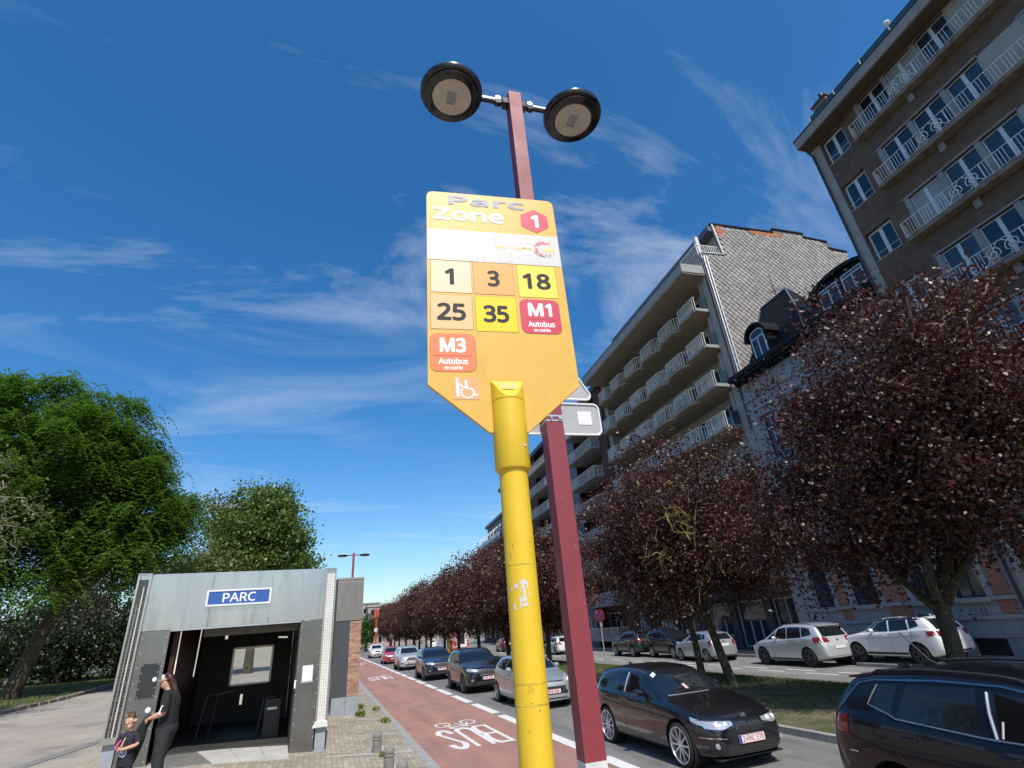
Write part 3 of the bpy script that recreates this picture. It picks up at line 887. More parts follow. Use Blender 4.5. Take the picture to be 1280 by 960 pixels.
# wing walls with ribbed glass block ends
M_rib = mat('ribbed_white_glass', (.70, .68, .63), .42, var=.12, vs=3, col2=(.50, .47, .42), c2s=9, c2lo=.6, c2hi=.75)
M_ribd = mat('smoked_glass_block', (.045, .04, .036), .18, var=.35, vs=3, island=.5, spec=.7)
def wing(x0, x1, zb, zt, dark):
    g = kbox('wing_wall', x0, x1, -.02, 5.6, zb, zt, M_steel)
    kbox('edge_trim', x0 - .004, x0 + .03, -.07, .0, zb + .02, zt - .01, M_steel, g)
    kbox('edge_trim', x1 - .03, x1 + .004, -.07, .0, zb + .02, zt - .01, M_steel, g)
    b = MB()
    n = int((zt - zb - .12) / .062)
    cols = 4
    for i in range(n):
        for j in range(cols):
            xa = x0 + .034 + (x1 - x0 - .068) * j / cols; xb = x0 + .034 + (x1 - x0 - .068) * (j + 1) / cols
            z0 = zb + .07 + i * .062
            b.box(xa + (.003 if dark else .002), xb - (.003 if dark else .002), -.055, -.02, K(z0 + (.003 if dark else .0018)), K(z0 + (.059 if dark else .0602)))
    o = b.build('glass_blocks', M_ribd if dark else M_rib, g); o['kind'] = 'stuff'
    if dark:
        kbox('glazing_bar', x0 + .128, x0 + .152, -.062, -.02, zb + .07, zt - .25, mat('aged_white_strip', (.52, .50, .46), .5, var=.2, vs=3), g)
        kbox('glazing_bar', x0 + .075, x0 + .083, -.06, -.02, zb + .07, zt - .6, M_alu, g)
    # flared foot
    b = MB(); b.prism([(x0 - .06, zb - .02), (x1 + .02, zb - .02), (x1, zb + .09), (x0, zb + .09)], lambda p, y: (p[0], y, K(p[1])), -.10, -.021); b.build('flared_foot', M_rib if not dark else M_steel, g)
    b = MB(); b.prism([(x0, zt), (x1, zt), (x1 + .012, zt + .02), (x0 - .012, zt + .02)], lambda p, y: (p[0], y, K(p[1])), -.08, 5.6); b.build('coping', M_alu, g)
    st = kbox('stone_base', x0 + .02, x1 - .015, -.02, 5.5, 0, zb - .025, mat('blue_stone', (.30, .325, .36), .55, var=.15, vs=4))
    return g
wing(-.10, .14, .78, 4.0, False)
wing(-3.90, -3.66, .99, 4.01, True)
kbox('roof', -3.66, -.10, .05, 5.6, 3.9, 4.02, M_steel)
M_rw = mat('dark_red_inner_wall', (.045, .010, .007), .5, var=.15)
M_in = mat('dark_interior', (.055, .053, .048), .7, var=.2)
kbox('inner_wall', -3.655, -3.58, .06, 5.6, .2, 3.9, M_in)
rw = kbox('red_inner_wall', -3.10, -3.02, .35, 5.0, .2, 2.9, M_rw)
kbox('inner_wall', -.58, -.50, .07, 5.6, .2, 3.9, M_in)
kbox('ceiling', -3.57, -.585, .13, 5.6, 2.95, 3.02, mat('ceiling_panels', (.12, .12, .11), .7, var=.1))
kbox('ceiling_beam', -2.6, -.585, .9, 1.05, 2.72, 2.945, mat('beam_grey', (.16, .155, .14), .7))
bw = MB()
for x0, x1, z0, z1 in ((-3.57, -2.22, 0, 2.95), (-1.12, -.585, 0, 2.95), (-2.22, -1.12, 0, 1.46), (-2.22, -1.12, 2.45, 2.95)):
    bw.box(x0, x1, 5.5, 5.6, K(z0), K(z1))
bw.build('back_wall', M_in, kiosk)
wnd = MB()
wnd.box(-2.23, -2.18, 5.48, 5.62, K(1.46), K(2.45)); wnd.box(-1.16, -1.11, 5.48, 5.62, K(1.46), K(2.45)); wnd.box(-2.18, -1.16, 5.48, 5.62, K(1.44), K(1.48)); wnd.box(-2.18, -1.16, 5.48, 5.62, K(2.41), K(2.46))
wf = wnd.build('rear_window', M_steeld, kiosk)
M_clear = mat('clear_glass', (.9, .95, .95), .02, var=0, trans=1.0)
kbox('pane', -2.18, -1.16, 5.54, 5.55, 1.48, 2.41, M_clear, wf)
def kz(x, y=0): return zf(KP[0] + x * .9976 - y * .0698) - KZ
def sloped(name, xa, xb, y0, y1, h, ma, sk0=0.0, sk1=0.0):
    # slab following the slope of the plaza; sk = sideways shift of the back edge
    v = []
    for dz in (-.2, h):
        v += [(xa, y0, kz(xa, y0) + dz), (xb, y0, kz(xb, y0) + dz), (xb + sk1, y1, kz(xb + sk1, y1) + dz), (xa + sk0, y1, kz(xa + sk0, y1) + dz)]
    return MB().add(v, [(3, 2, 1, 0), (4, 5, 6, 7), (0, 1, 5, 4), (1, 2, 6, 5), (2, 3, 7, 6), (3, 0, 4, 7)]).build(name, ma, kiosk)
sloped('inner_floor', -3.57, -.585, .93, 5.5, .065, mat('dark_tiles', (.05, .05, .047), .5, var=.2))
M_tube = mat('light_tube', (.7, .68, .6), .4, emis=((1, .93, .78), .55))
MB().cyl((-2.98, .40, K(2.86)), (-2.98, .40, K(2.04)), .011, 8).build('light_tube', M_tube, kiosk)
MB().cyl((-2.68, 1.2, K(2.98)), (-2.70, 1.2, K(1.93)), .011, 8).build('light_tube', M_tube, kiosk)
MB().cyl((-1.0, 2.6, K(2.62)), (-.80, 2.2, K(2.60)), .018, 8).build('light_tube', M_tube, kiosk)
MB().cyl((-2.2, 2.0, K(2.78)), (-2.2, 2.0, K(2.66)), .03, 8).build('light_tube', M_tube, kiosk)
MB().cyl((-1.75, 3.2, K(1.35)), (-1.75, 3.2, K(1.12)), .03, 8).build('light_tube', M_tube, kiosk)
# handrail and stair opening
b = MB(); b.tube([(-2.6, 2.2, K(.35)), (-2.45, 2.2, K(1.45)), (-1.9, 2.2, K(1.5))], .022, 8); b.tube([(-2.35, 2.2, K(.35)), (-2.22, 2.2, K(1.46))], .016, 8); b.tube([(-1.30, 1.9, K(.35)), (-1.18, 1.9, K(1.3)), (-.9, 1.9, K(1.3))], .02, 8)
b.build('handrail', M_dark, kiosk)
kbox('ticket_machine', -1.15, -.80, 2.0, 2.35, .35, 1.25, mat('machine_black', (.012, .012, .012), .4))
MB().boxc((-.98, 1.99, K(1.05)), (.22, .02, .05)).build('machine_display', M_alu, kiosk)
# threshold slabs and grating
M_gran = mat('pale_granite', (.46, .45, .42), .8, var=.15, vs=3, bump=.2)
sloped('threshold_slab', -1.95, -1.46, -.6, .92, .022, M_gran, -.42, -.30)
sloped('threshold_slab', -1.455, -1.0, -.6, .92, .022, M_gran, -.295, -.15)
sloped('threshold_slab', -.995, -.585, -.6, .92, .022, M_gran, -.145, .0)
sloped('threshold_slab', -3.0, -2.76, -.6, .92, .022, M_gran, -.05, -.45)
M_grat = mat('grating_steel', (.36, .35, .33), .5, metal=.4, var=.2)
g0 = sloped('grating', -2.755, -1.955, -.6, .92, .004, M_dark, -.445, -.425)
b = MB()
for i in range(20):
    x = -2.75 + i * .041
    v = []
    for dz in (0, .02): v += [(x, -.6, kz(x) + dz), (x + .024, -.6, kz(x) + dz), (x - .41, .92, kz(x - .43) + dz), (x - .434, .92, kz(x - .43) + dz)]
    b.add(v, [(4, 5, 6, 7), (0, 1, 5, 4), (1, 2, 6, 5), (2, 3, 7, 6), (3, 0, 4, 7)])
o = b.build('grating_bars', M_grat, g0); o['kind'] = 'stuff'
# PARC sign
ps = thing('station_sign', 'blue station sign reading PARC in a pale frame above the entrance', 'station sign', (KP[0], KP[1], KZ), radians(4))
kbox('sign_plate', -2.52, -1.30, -.055, -.008, 3.335, 3.60, mat('sign_blue', (.025, .095, .36), .35, var=.05, coat=.3), ps)
b = MB()
for x0, x1, z0, z1 in ((-2.56, -1.26, 3.30, 3.335), (-2.56, -1.26, 3.60, 3.635), (-2.56, -2.52, 3.335, 3.60), (-1.30, -1.26, 3.335, 3.60)): b.box(x0, x1, -.068, -.006, K(z0), K(z1))
b.build('frame', M_white, ps)
text('lettering', 'PARC', .66, .19, M_wt, ps, (-1.91, -.0566, K(3.467)), bold=.022, depth=.002)

# wall end behind the entrance: bluestone foot, brick and steel, concrete block on top
we = thing('wall_end', 'brick and steel wall end topped by a grey concrete block beside the metro entrance', 'wall end', (.77, 19.75, .25), radians(4))
def wbox(name, x0, x1, y0, y1, z0, z1, ma): return MB().box(x0, x1, y0, y1, z0 - .25, z1 - .25).build(name, ma, we)
wbox('stone_base', -.40, .02, 0, 1.5, .0, .77, MATS['blue_stone']); wbox('stone_base', .026, .43, -.004, 1.5, .0, .775, MATS['blue_stone'])
wbox('steel_panel', -.42, .035, .02, 1.4, .78, 3.0, mat('gunmetal_panel', (.11, .115, .125), .35, metal=.6, var=.15))
b = MB(); rr = random.Random(11)
nrow = int((2.98 - .785) / .066)
for i in range(nrow):
    z = .535 + i * .066
    off = .105 if i % 2 else 0
    x = .045 - off
    while x < .42:
        xa, xb = max(x, .045), min(x + .20, .42)
        if xb - xa > .02:
            j = rr.uniform(-.004, .004)
            b.box(xa, xb, .0 + j, .12, z, z + .055)
        x += .21
    y = .13 + off
    while y < 1.3:
        b.box(.34, .425 + rr.uniform(-.004, .004), y, y + .195, z, z + .055)
        y += .21
o = b.build('bricks', mat('pale_red_brick', (.42, .25, .17), .85, island=.28, var=.2, vs=20, hue=.02), we); o['kind'] = 'stuff'
wbox('brick_backing', .05, .415, .012, 1.3, .78, 2.985, mat('mortar', (.34, .29, .24), .9))
wbox('concrete_block', -.42, .445, -.01, 1.5, 3.0, 4.30, mat('weathered_concrete', (.20, .195, .18), .85, var=.18, vs=2.2, bump=.2, stretch=(2, 2, .5)))
wbox('coping', -.43, .455, -.02, 1.52, 4.305, 4.37, M_conc)
wbox('coping_drip', -.425, .45, -.016, 1.5, 4.22, 4.235, M_strip)

# stone bollards
def bollard(label, x, y):
    t = thing('bollard', label, 'bollard', (x, y, zf(x) - .02), rnd.uniform(-.1, .1), 'round stone bollards')
    r = .095
    MB().lathe([(r, 0), (r, .225), (r - .012, .232), (r - .012, .245), (r, .252), (r, .285), (r - .01, .292), (r - .01, .303), (r, .31), (r, .368), (r - .012, .384), (0, .39)], 20).build('shaft', mat('weathered_grey_stone', (.21, .20, .18), .9, var=.35, vs=9, bump=.4, bs=50), t)
bollard('grey grooved stone bollard farthest from the camera beside the bus lane', 1.23, 13.3)
bollard('grey grooved stone bollard in the middle of the three beside the bus lane', 1.28, 11.45)
bollard('grey stone bollard nearest the bottom edge beside the bus lane', 1.33, 10.05)
b = MB(); b.prism([(1.42, 8.5), (1.54, 8.5), (1.42, 14.2), (1.34, 14.2)], lambda p, z: (p[0], p[1], z), .1, zf(1.42) + .012); struct(b.build('paving_strip', M_strip))
# ---------------------------------------------------------------- houses: shared pieces
# local frame of every house: x = away from the street (n), y = along the row (s), z = up
def house(name, label, cat, s0, group=None):
    p = bpos(0, s0)
    t = thing(name, label, cat, (p.x, p.y, 0), -BA, group)
    t['_s0'] = s0
    return t
class HB(MB):
    """mesh builder in absolute (n, s, z) of the row, built relative to the house"""
    def build(s, name, ma, parent, s0, **k):
        s.v = [(a, b_ - s0, c) for a, b_, c in s.v]
        return MB.build(s, name, ma, parent, **k)
def wall(hb, s0, s1, z0, z1, ops, n=0.0, d=.2, flip=False):
    """facade sheet with real openings and reveals; ops = (sa, sb, za, zb)"""
    ss = sorted({s0, s1} | {v for o in ops for v in o[:2] if s0 < v < s1})
    zs = sorted({z0, z1} | {v for o in ops for v in o[2:4] if z0 < v < z1})
    for i in range(len(zs) - 1):
        run = None
        zc = (zs[i] + zs[i + 1]) / 2
        for j in range(len(ss)):
            hole = True
            if j < len(ss) - 1:
                sc_ = (ss[j] + ss[j + 1]) / 2
                hole = any(o[0] < sc_ < o[1] and o[2] < zc < o[3] for o in ops)
            if not hole and run is None:
                run = ss[j]
            if hole and run is not None:
                hb.quad((n, ss[j], zs[i]), (n, run, zs[i]), (n, run, zs[i + 1]), (n, ss[j], zs[i + 1]))
                run = None
    for a, b_, c, e in ops:
        hb.quad((n, a, c), (n + d, a, c), (n + d, a, e), (n, a, e))
        hb.quad((n, b_, c), (n, b_, e), (n + d, b_, e), (n + d, b_, c))
        hb.quad((n, a, c), (n, b_, c), (n + d, b_, c), (n + d, a, c))
        hb.quad((n, a, e), (n + d, a, e), (n + d, b_, e), (n, b_, e))
WC = {}
def window(parent, s0, n, sa, sb, za, zb, fm, gm, nv=2, tz=0.0, fw=.07, mw=None, back=True):
    """window with its own frame bars and panes; alike windows share their meshes"""
    w, h = round(sb - sa, 3), round(zb - za, 3)
    key = (w, h, fm.name, gm.name, nv, tz, fw, mw)
    if key not in WC:
        f = MB(); mw_ = mw or fw
        f.box(0, .06, 0, fw, 0, h); f.box(0, .06, w - fw, w, 0, h)
        f.box(.001, .059, fw, w - fw, 0, fw); f.box(.001, .059, fw, w - fw, h - fw, h)
        ps = []
        cw = (w - 2 * fw - (nv - 1) * mw_) / nv
        top = h - fw if not tz else tz
        for i in range(nv):
            a = fw + i * (cw + mw_)
            if i: f.box(.002, .058, a - mw_, a, fw, h - fw)
            ps.append((a, a + cw, fw, top))
            if tz: ps.append((a, a + cw, tz + fw, h - fw))
        if tz: f.box(.004, .056, fw, w - fw, tz, tz + fw)
        fme = f.me('window_frame'); fme.materials.append(fm)
        pm = []
        for a, b_, c, e in ps:
            q = MB().box(.025, .035, a - .005, b_ + .005, c - .005, e + .005).me('pane'); q.materials.append(gm); pm.append(q)
        WC[key] = (fme, pm)
    fme, pm = WC[key]
    o = link('window', fme, parent, (n, sa - s0, za))
    for q in pm:
        link('pane', q, o)
    return o
M_bb = mat('dark_brown_brick', (.128, .080, .054), .9, var=.16, vs=2, brick=(.22, .07, .012, (.12, .09, .07), (1, 2)), bump=.35, col2=(.085, .052, .037), c2s=.7, c2lo=.5, c2hi=.7)
M_wfr = mat('skylit_white_frame', (.54, .59, .65), .5, var=.06)  # white paint with the blue of skylight put into its colour
M_pier = mat('grey_plaster_pier', (.25, .25, .26), .8, var=.12, vs=3)
M_slab = mat('stained_slab', (.20, .175, .13), .85, var=.25, vs=1.5, col2=(.13, .09, .05), c2s=2.5)
M_beige = mat('beige_render', (.32, .31, .28), .85, var=.08, vs=2)
M_rail = mat('white_railing', (.72, .70, .65), .5, var=.08)
M_curt = mat('curtained_glass', (.028, .042, .062), .06, var=.55, vs=2.2, spec=.8, stretch=(1, 3.0, .15))
M_blind = mat('white_blind_pane', (.30, .31, .32), .25, var=.25, vs=1.5, spec=.6, stretch=(1, .3, 6))
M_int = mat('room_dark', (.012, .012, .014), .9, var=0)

# ---------------------------------------------------------------- brown brick block at the right
A = house('apartment_block', 'tall dark brown brick apartment block with white railed balconies at the right edge', 'apartment block', 14.15)
s0 = 14.15; sE = -4.0
ops = []
BE = [11.48 - 1.475 * k for k in range(12)]
groups = [(BE[3], BE[0]), (BE[7], BE[4]), (BE[10], BE[8])]
for i in range(7):
    z = 22.06 - 3.1 * i
    ops += [(a, b_, z + .20, z + 2.07) for a, b_ in groups]
    ops += [(12.33, 13.60, z + .34, z + 1.93)]
hb = HB(); wall(hb, sE, 13.66, 0, 24.2, ops, 0, .26); hb.build('brick_wall', M_bb, A, s0)
HB().box(.27, 13, sE, 14.1, 0, 24.1).build('core', M_int, A, s0)
hb = HB(); wall(hb, 13.66, 14.15, 0, 24.2, [], -.015, .1); hb.box(-.012, 13, 14.10, 14.15, 0, 24.2); hb.build('plaster_edge', M_conc, A, s0)
HB().box(0, 13, sE - .05, sE, 0, 24.2).build('end_wall', M_bb, A, s0)
HB().tube([(-.1, 14.12, 0), (-.1, 14.12, 23.7), (-.35, 14.15, 24.1)], .06, 8).build('drainpipe', mat('dark_zinc', (.045, .055, .07), .5, metal=.4), A, s0)
sp = HB()
for i in range(7):
    z = 22.06 - 3.1 * i
    w = window(A, s0, .16, 12.36, 13.57, z + .40, z + 1.90, M_wfr, M_glass if i % 3 else M_curt, 2, 0, .09, .17)
    b = MB().box(-.19, .14, -.04, 1.25, -.07, -.01); b.build('sill', M_conc, w)
    b = MB(); b.box(-.17, -.155, 0, 1.21, .28, .295); b.build('guard_bar', M_rail, w)
    for gi, (a, b_) in enumerate(groups):
        k = 3 if gi < 2 else 2
        for j in range(k):
            e1 = b_ - 1.475 * j
            HB().box(-.01, .25, e1 - .19, e1 + .02, z + .205, z + 2.065).build('pier', M_pier, A, s0)
            window(A, s0, .10, e1 - 1.475 + .025, e1 - .195, z + .23, z + 2.04, M_wfr, (M_glass, M_curt, M_glass, M_blind, M_glass, M_glass, M_curt)[(i * 5 + j * 3 + gi + i * j) % 7], 2, 0, .045, .14)
        h = HB(); h.box(-.05, -.0, a - .05, b_ + .06, z + 2.075, z + 2.15); h.build('lintel_edge', M_pier, A, s0)
    for pa, pb in ((BE[4] + .02, BE[3] - .02), (BE[8] + .02, BE[7] - .02)):
        HB().box(-.02, .0, pa, pb, z + .2, z + 2.07).build('infill_panel', M_beige, A, s0)
    bal = HB().box(-.46, -.002, sE + .5, 11.86, z, z + .175).build('balcony', M_slab, A, s0)
    r = MB()
    y0, y1 = sE + .55 - s0, 11.83 - s0
    r.box(-.45, -.43, y0, y1, z + .93, z + .955); r.box(-.45, -.43, y0, y1, z + .235, z + .25)
    r.box(-.45, -.42, y1 - .02, y1, z + .18, z + .93)
    y = y1 - .06; q = 0
    orn = [(9.95 - s0, 8.62 - s0), (4.1 - s0, 2.8 - s0)]
    while y > y0:
        if not any(c2 < y < c1 for c1, c2 in orn):
            r.box(-.446, -.434, y - .016, y, z + .25, z + .93)
        y -= .12 if q % 4 else .21
        q += 1
    for yy in (y1 - .0,):
        for j in range(4): r.box(-.44 + .1 * j, -.425 + .1 * j, yy - .016, yy, z + .2, z + .93)
    r.build('railing', M_rail, bal)
    for c1, c2 in orn:
        sc_ = MB()
        for cen, sg in (((c1 + c2) / 2 + .36, 1), ((c1 + c2) / 2 - .36, -1)):
            pts = []
            for u in range(26):
                a = u / 25 * 2 * pi * 1.55
                rr_ = .05 + .20 * u / 25
                pts.append((-.44, cen + sg * (rr_ * cos(a) - .03), z + .58 + rr_ * sin(a) * 1.1))
            sc_.tube(pts, .017, 5)
            sc_.tube([(-.44, cen + sg * .28, z + .25), (-.44, cen + sg * .1, z + .5), (-.44, cen - sg * .28, z + .93)], .015, 5)
            sc_.tube([(-.44, cen - sg * .2, z + .25), (-.44, cen - sg * .12, z + .40), (-.44, cen - sg * .28, z + .48)], .014, 5)
            sc_.tube([(-.44, cen + sg * .32, z + .25), (-.44, cen + sg * .32, z + .93)], .012, 5)
        sc_.build('scrollwork', M_rail, bal)['kind'] = 'stuff'
    for s_ in (9.35, 3.45):
        HB().box(-.10, -.0, s_ - .11, s_ + .13, z - .38, z - .004).build('slab_bracket', M_pier, A, s0)
# cornice and roof terrace
HB().box(-.82, .3, sE - .3, 14.28, 24.22, 24.76).build('cornice', mat('cornice_grey', (.27, .26, .24), .8, var=.15, vs=2), A, s0)
HB().box(-.80, .0, sE - .2, 14.22, 24.14, 24.215).build('soffit', mat('brown_soffit', (.11, .075, .045), .8, var=.2, vs=3), A, s0)
HB().box(-.84, -.70, sE - .3, 14.30, 24.77, 24.85).build('gutter', M_dark, A, s0)
M_tp = mat('terrace_glass', (.04, .10, .11), .05, var=0, spec=.7)
for k in range(10):
    a = 13.1 - 1.55 * k
    HB().box(-.62, -.605, a - 1.50, a, 24.88, 25.28).build('glass_panel', M_tp, A, s0)
    HB().box(-.66, -.60, a + .005, a + .05, 24.77, 25.34).build('parapet_post', M_white, A, s0)
    if k in (3, 5, 8):
        h = HB(); h.lathe([(0, 0), (.10, .06), (.14, .16), (.10, .26), (0, .3)], 12, (-.63, a, 25.35)); h.build('globe_lamp', M_white, A, s0)
HB().box(-.64, -.60, -2, 13.15, 25.285, 25.31).build('parapet_rail', M_dark, A, s0)
h = HB().box(-.1, .75, 12.3, 13.1, 24.76, 26.15); ch = h.build('chimney', mat('orange_brick', (.30, .14, .08), .9, var=.25, vs=6, brick=(.22, .07, .012, (.2, .17, .14), (1, 2))), A, s0)
h = HB(); h.box(-.16, .81, 12.24, 13.16, 26.155, 26.25); h.cyl((.1, 12.55, 26.25), (.1, 12.55, 26.65), .12, 10); h.cyl((.5, 12.85, 26.25), (.5, 12.85, 26.6), .12, 10); h.build('chimney_cap', M_dark, ch, s0)
# ground floor in red brick and grey stone
M_gst = mat('blue_grey_ashlar', (.28, .30, .325), .75, var=.18, vs=3, bump=.15, bs=12)
M_rbk = mat('red_brick', (.33, .115, .065), .9, var=.2, vs=5, brick=(.22, .07, .010, (.28, .22, .18), (1, 2)), bump=.3)

# ---------------------------------------------------------------- town house with slate roof
M_slate = mat('dark_slate', (.006, .009, .015), .55, spec=.16, var=.25, vs=3, brick=(.30, .17, .008, (.008, .009, .012), (1, 2)), bump=.4)
M_lead = mat('lead_trim', (.10, .115, .14), .5, var=.15)
T = house('town_house', 'narrow blue-grey stone town house with black slate turret roof and arched dormers', 'town house', 24.05)
s0 = 24.05; sB = 14.16
cols = [(22.55, 21.05), (20.85, 19.55), (16.6, 15.1)]
cols = [(19.65, 21.15), (17.15 - .02, 17.15 + .02), (15.15, 16.55)]
wins = [(19.6, 21.1), (22.0, 23.3), (15.3, 16.45), (17.3, 18.1)]
wins = [(22.15, 23.35), (19.65, 21.1), (17.25, 18.05), (15.2, 16.45)]
ops = []
for zb, zt in ((2.0, 4.6), (5.8, 8.6), (9.9, 12.4)):
    for a, b_ in wins: ops.append((a, b_, zb, zt))
ops += [(15.2, 16.4, .05, .62), (19.75, 20.9, .05, .62)]
hb = HB(); wall(hb, sB, s0 - .01, -.05, 14.9, ops, 0, .28); hb.build('stone_wall', M_gst, T, s0)
HB().box(.29, 11, sB, s0, 0, 15).build('core', M_int, T, s0)
M_navy = mat('navy_frame', (.02, .03, .055), .4, var=.1)
for k, (zb, zt) in enumerate(((2.0, 4.6), (5.8, 8.6), (9.9, 12.4))):
    for a, b_ in wins:
        w = window(T, s0, .2, a + .01, b_ - .01, zb + .01, zt - .01, M_navy if k == 0 else M_wfr, M_curt if k == 0 else M_glass, 2, 1.7, .08)
        L_ = b_ - a
        MB().box(-.36, -.19, -.12, L_ + .1, -.16, -.02).build('sill', M_lead if k else M_conc, w)
        b = MB(); b.box(-.27, -.2, -.2, -.02, -.02, zt - zb + .05); b.box(-.27, -.2, L_, L_ + .18, -.02, zt - zb + .05)
        b.box(-.31, -.2, -.25, L_ + .23, zt - zb + .05, zt - zb + .30)
        for i in range(3): b.box(-.34, -.31, L_ * (.3 + .2 * i) - .09, L_ * (.3 + .2 * i) + .07, zt - zb + .0, zt - zb + .42)
        b.build('surround', M_gst, w)
        if k:
            b = MB(); b.box(-.26, -.2, L_ * .08, L_ * .92, zt - zb + .46, zt - zb + .70); b.build('carved_panel', M_gst, w)
for a, b_ in ((15.2, 16.4), (19.75, 20.9)):
    HB().box(.12, .16, a, b_, .05, .62).build('cellar_grille', M_dark, T, s0)
for zb, zt in ((1.42, 1.87), (2.05, 4.4), (5.9, 8.4), (10.0, 12.3)):
    for a, b_ in ((18.28, 19.38), (14.35, 14.95), (21.35, 21.9), (16.75, 17.02)):
        HB().box(-.02, .0, a, b_, zb, zt).build('brick_panel', M_rbk, T, s0)
for z, hgt, o in ((1.90, .12, .10), (1.26, .14, .08), (4.95, .30, .10), (5.55, .12, .14), (9.0, .26, .10), (9.6, .14, .14), (12.9, .14, .12), (13.6, .20, .10), (.66, .05, .04)):
    HB().box(-o, .0, sB + .02, s0 - .03, z, z + hgt).build('string_course', M_gst, T, s0)
for i in range(9):
    HB().box(-.06, .0, sB + .2 + i * .16, sB + .28 + i * .16, 1.42, 1.86).build('fluting', M_gst, T, s0) if 15.3 < sB + .2 + i * .16 else None
for s_ in (23.62, 21.62, 18.83, 14.65):
    h = HB(); h.box(-.10, -.0, s_ - .17, s_ + .17, 13.82, 14.85); h.box(-.16, -.0, s_ - .21, s_ + .21, 14.3, 14.42)
    h.box(-.2, -.101, s_ - .13, s_ + .13, 14.45, 14.86); h.box(-.13, -.0, s_ - .22, s_ + .22, 13.0, 13.25); h.box(-.11, -.003, s_ - .14, s_ + .14, 12.2, 13.0)
    h.build('corbel', M_gst, T, s0)
    HB().box(-.06, -.0, s_ + .3, s_ + 1.2, 13.95, 14.25).build('carved_panel', M_gst, T, s0) if s_ < 22.5 else None
h = HB(); h.box(-.62, .3, sB, s0 + .15, 14.9, 15.06); h.box(-.72, .3, sB, s0 + .17, 15.065, 15.36); h.build('cornice', mat('black_cornice', (.008, .009, .011), .55, spec=.2), T, s0)
h = HB()
for i in range(34): h.box(-.5, -.05, sB + .12 + i * .29, sB + .26 + i * .29, 14.70, 14.895)
h.build('dentils', MATS['black_cornice'], T, s0)['kind'] = 'stuff'
HB().box(.2, 11, sB, s0 - .05, 15.0, 15.9).build('flat_roof', M_slate, T, s0)
# turret roof
h = HB()
bz, tz = 15.38, 19.55
lo = [(-.12, 18.3), (-.12, 22.9), (3.6, 22.9), (3.6, 18.3)]
mid = [(.55, 18.75), (.55, 22.55), (2.95, 22.55), (2.95, 18.75)]
top = [(1.6, 19.95), (1.6, 22.15), (1.85, 22.15), (1.85, 19.95)]
ring = [[(x, y, bz) for x, y in lo], [(x, y, bz + 1.6) for x, y in mid], [(x, y, tz) for x, y in top]]
vs = [p for r_ in ring for p in r_]
fs = [(4 * k + i, 4 * k + (i + 1) % 4, 4 * k + 4 + (i + 1) % 4, 4 * k + 4 + i) for k in range(2) for i in range(4)] + [(8, 9, 10, 11)]
h.add(vs, fs); tr = h.build('turret_roof', M_slate, T, s0)
h = HB()
for i in range(4): h.tube([ring[0][i], ring[1][i], ring[2][i]], .055, 6)
h.tube([ring[2][0], ring[2][1]], .07, 6); h.tube([(-.14, 18.2, 15.5), (-.14, 23, 15.5)], .05, 6); h.build('lead_ridge', M_lead, tr, s0)
# arched dormer in front of the turret
def dormer(sa, sb, zb, zs, n0, n1, roofm, nwin, over=.14, rise=None, side=.06, square=False):
    d = HB(); W_ = sb - sa; rise = rise or W_ / 2
    k = 14
    arch = [(sa + W_ / 2 + W_ / 2 * cos(pi * i / k), zs + rise * sin(pi * i / k)) for i in range(k + 1)]
    poly = [(sb, zb)] + arch + [(sa, zb)]
    d.prism(poly, lambda p, n: (n, p[0], p[1]), n0, n1)
    dm_ = d.build('dormer', M_slate, T, s0)
    r = HB()
    for (rad, na, nb) in ((over, n0 - .22, n1),):
        vs = []
        for i in range(k + 1):
            a = pi * i / k
            for q in (0, rad):
                for n in (na, nb): vs.append((n, sa + W_ / 2 + (W_ / 2 + side + q) * cos(a), zs + (rise + .06 + q) * sin(a) - (.12 if square else 0)))
        fs = []
        for i in range(k):
            o = 4 * i
            fs += [(o, o + 1, o + 5, o + 4), (o + 2, o + 6, o + 7, o + 3), (o, o + 4, o + 6, o + 2), (o + 1, o + 3, o + 7, o + 5)]
        fs += [(0, 2, 3, 1), (4 * k, 4 * k + 1, 4 * k + 3, 4 * k + 2)]
        r.add(vs, fs)
    r.build('dormer_hood', roofm, dm_, s0)
    mg = .16
    cw = (W_ - 2 * mg - (nwin - 1) * .25) / nwin
    for j in range(nwin):
        a = sa + mg + j * (cw + .25)
        f = HB(); f.box(n0 - .05, n0 - .002, a, a + .07, zb + .15, zs + rise * .35); f.box(n0 - .05, n0 - .002, a + cw - .07, a + cw, zb + .15, zs + rise * .35); f.box(n0 - .05, n0 - .002, a + cw / 2 - .035, a + cw / 2 + .035, zb + .15, zs); f.box(n0 - .048, n0 - .002, a, a + cw, zs - .05, zs + .03)
        kk = 10
        if square:
            f.box(n0 - .049, n0 - .002, a, a + cw, zs + rise * .35 - .07, zs + rise * .35)
        else:
            f.tube([(n0 - .03, a + cw / 2 + (cw / 2 - .03) * cos(pi * i / kk), zs + rise * .35 + (.35 * rise) * sin(pi * i / kk)) for i in range(kk + 1)], .04, 5)
        f.build('dormer_frame', M_wfr, dm_, s0)
        g = HB(); pl = [(a + cw, zb + .15)] + [(a + cw / 2 + cw / 2 * cos(pi * i / kk), zs + rise * .35 + (0 if square else .35) * rise * sin(pi * i / kk)) for i in range(kk + 1)] + [(a, zb + .15)]
        g.prism(pl, lambda p, n: (n, p[0], p[1]), n0 - .012, n0 - .004); g.build('dormer_pane', M_glass, dm_, s0)
    return dm_
dormer(20.55, 21.95, 15.4, 16.75, -.32, 1.0, MATS['black_cornice'], 1)
dormer(14.7, 17.75, 15.4, 17.15, .9, 3.6, MATS['black_cornice'], 2, .22, .62, .34, True)
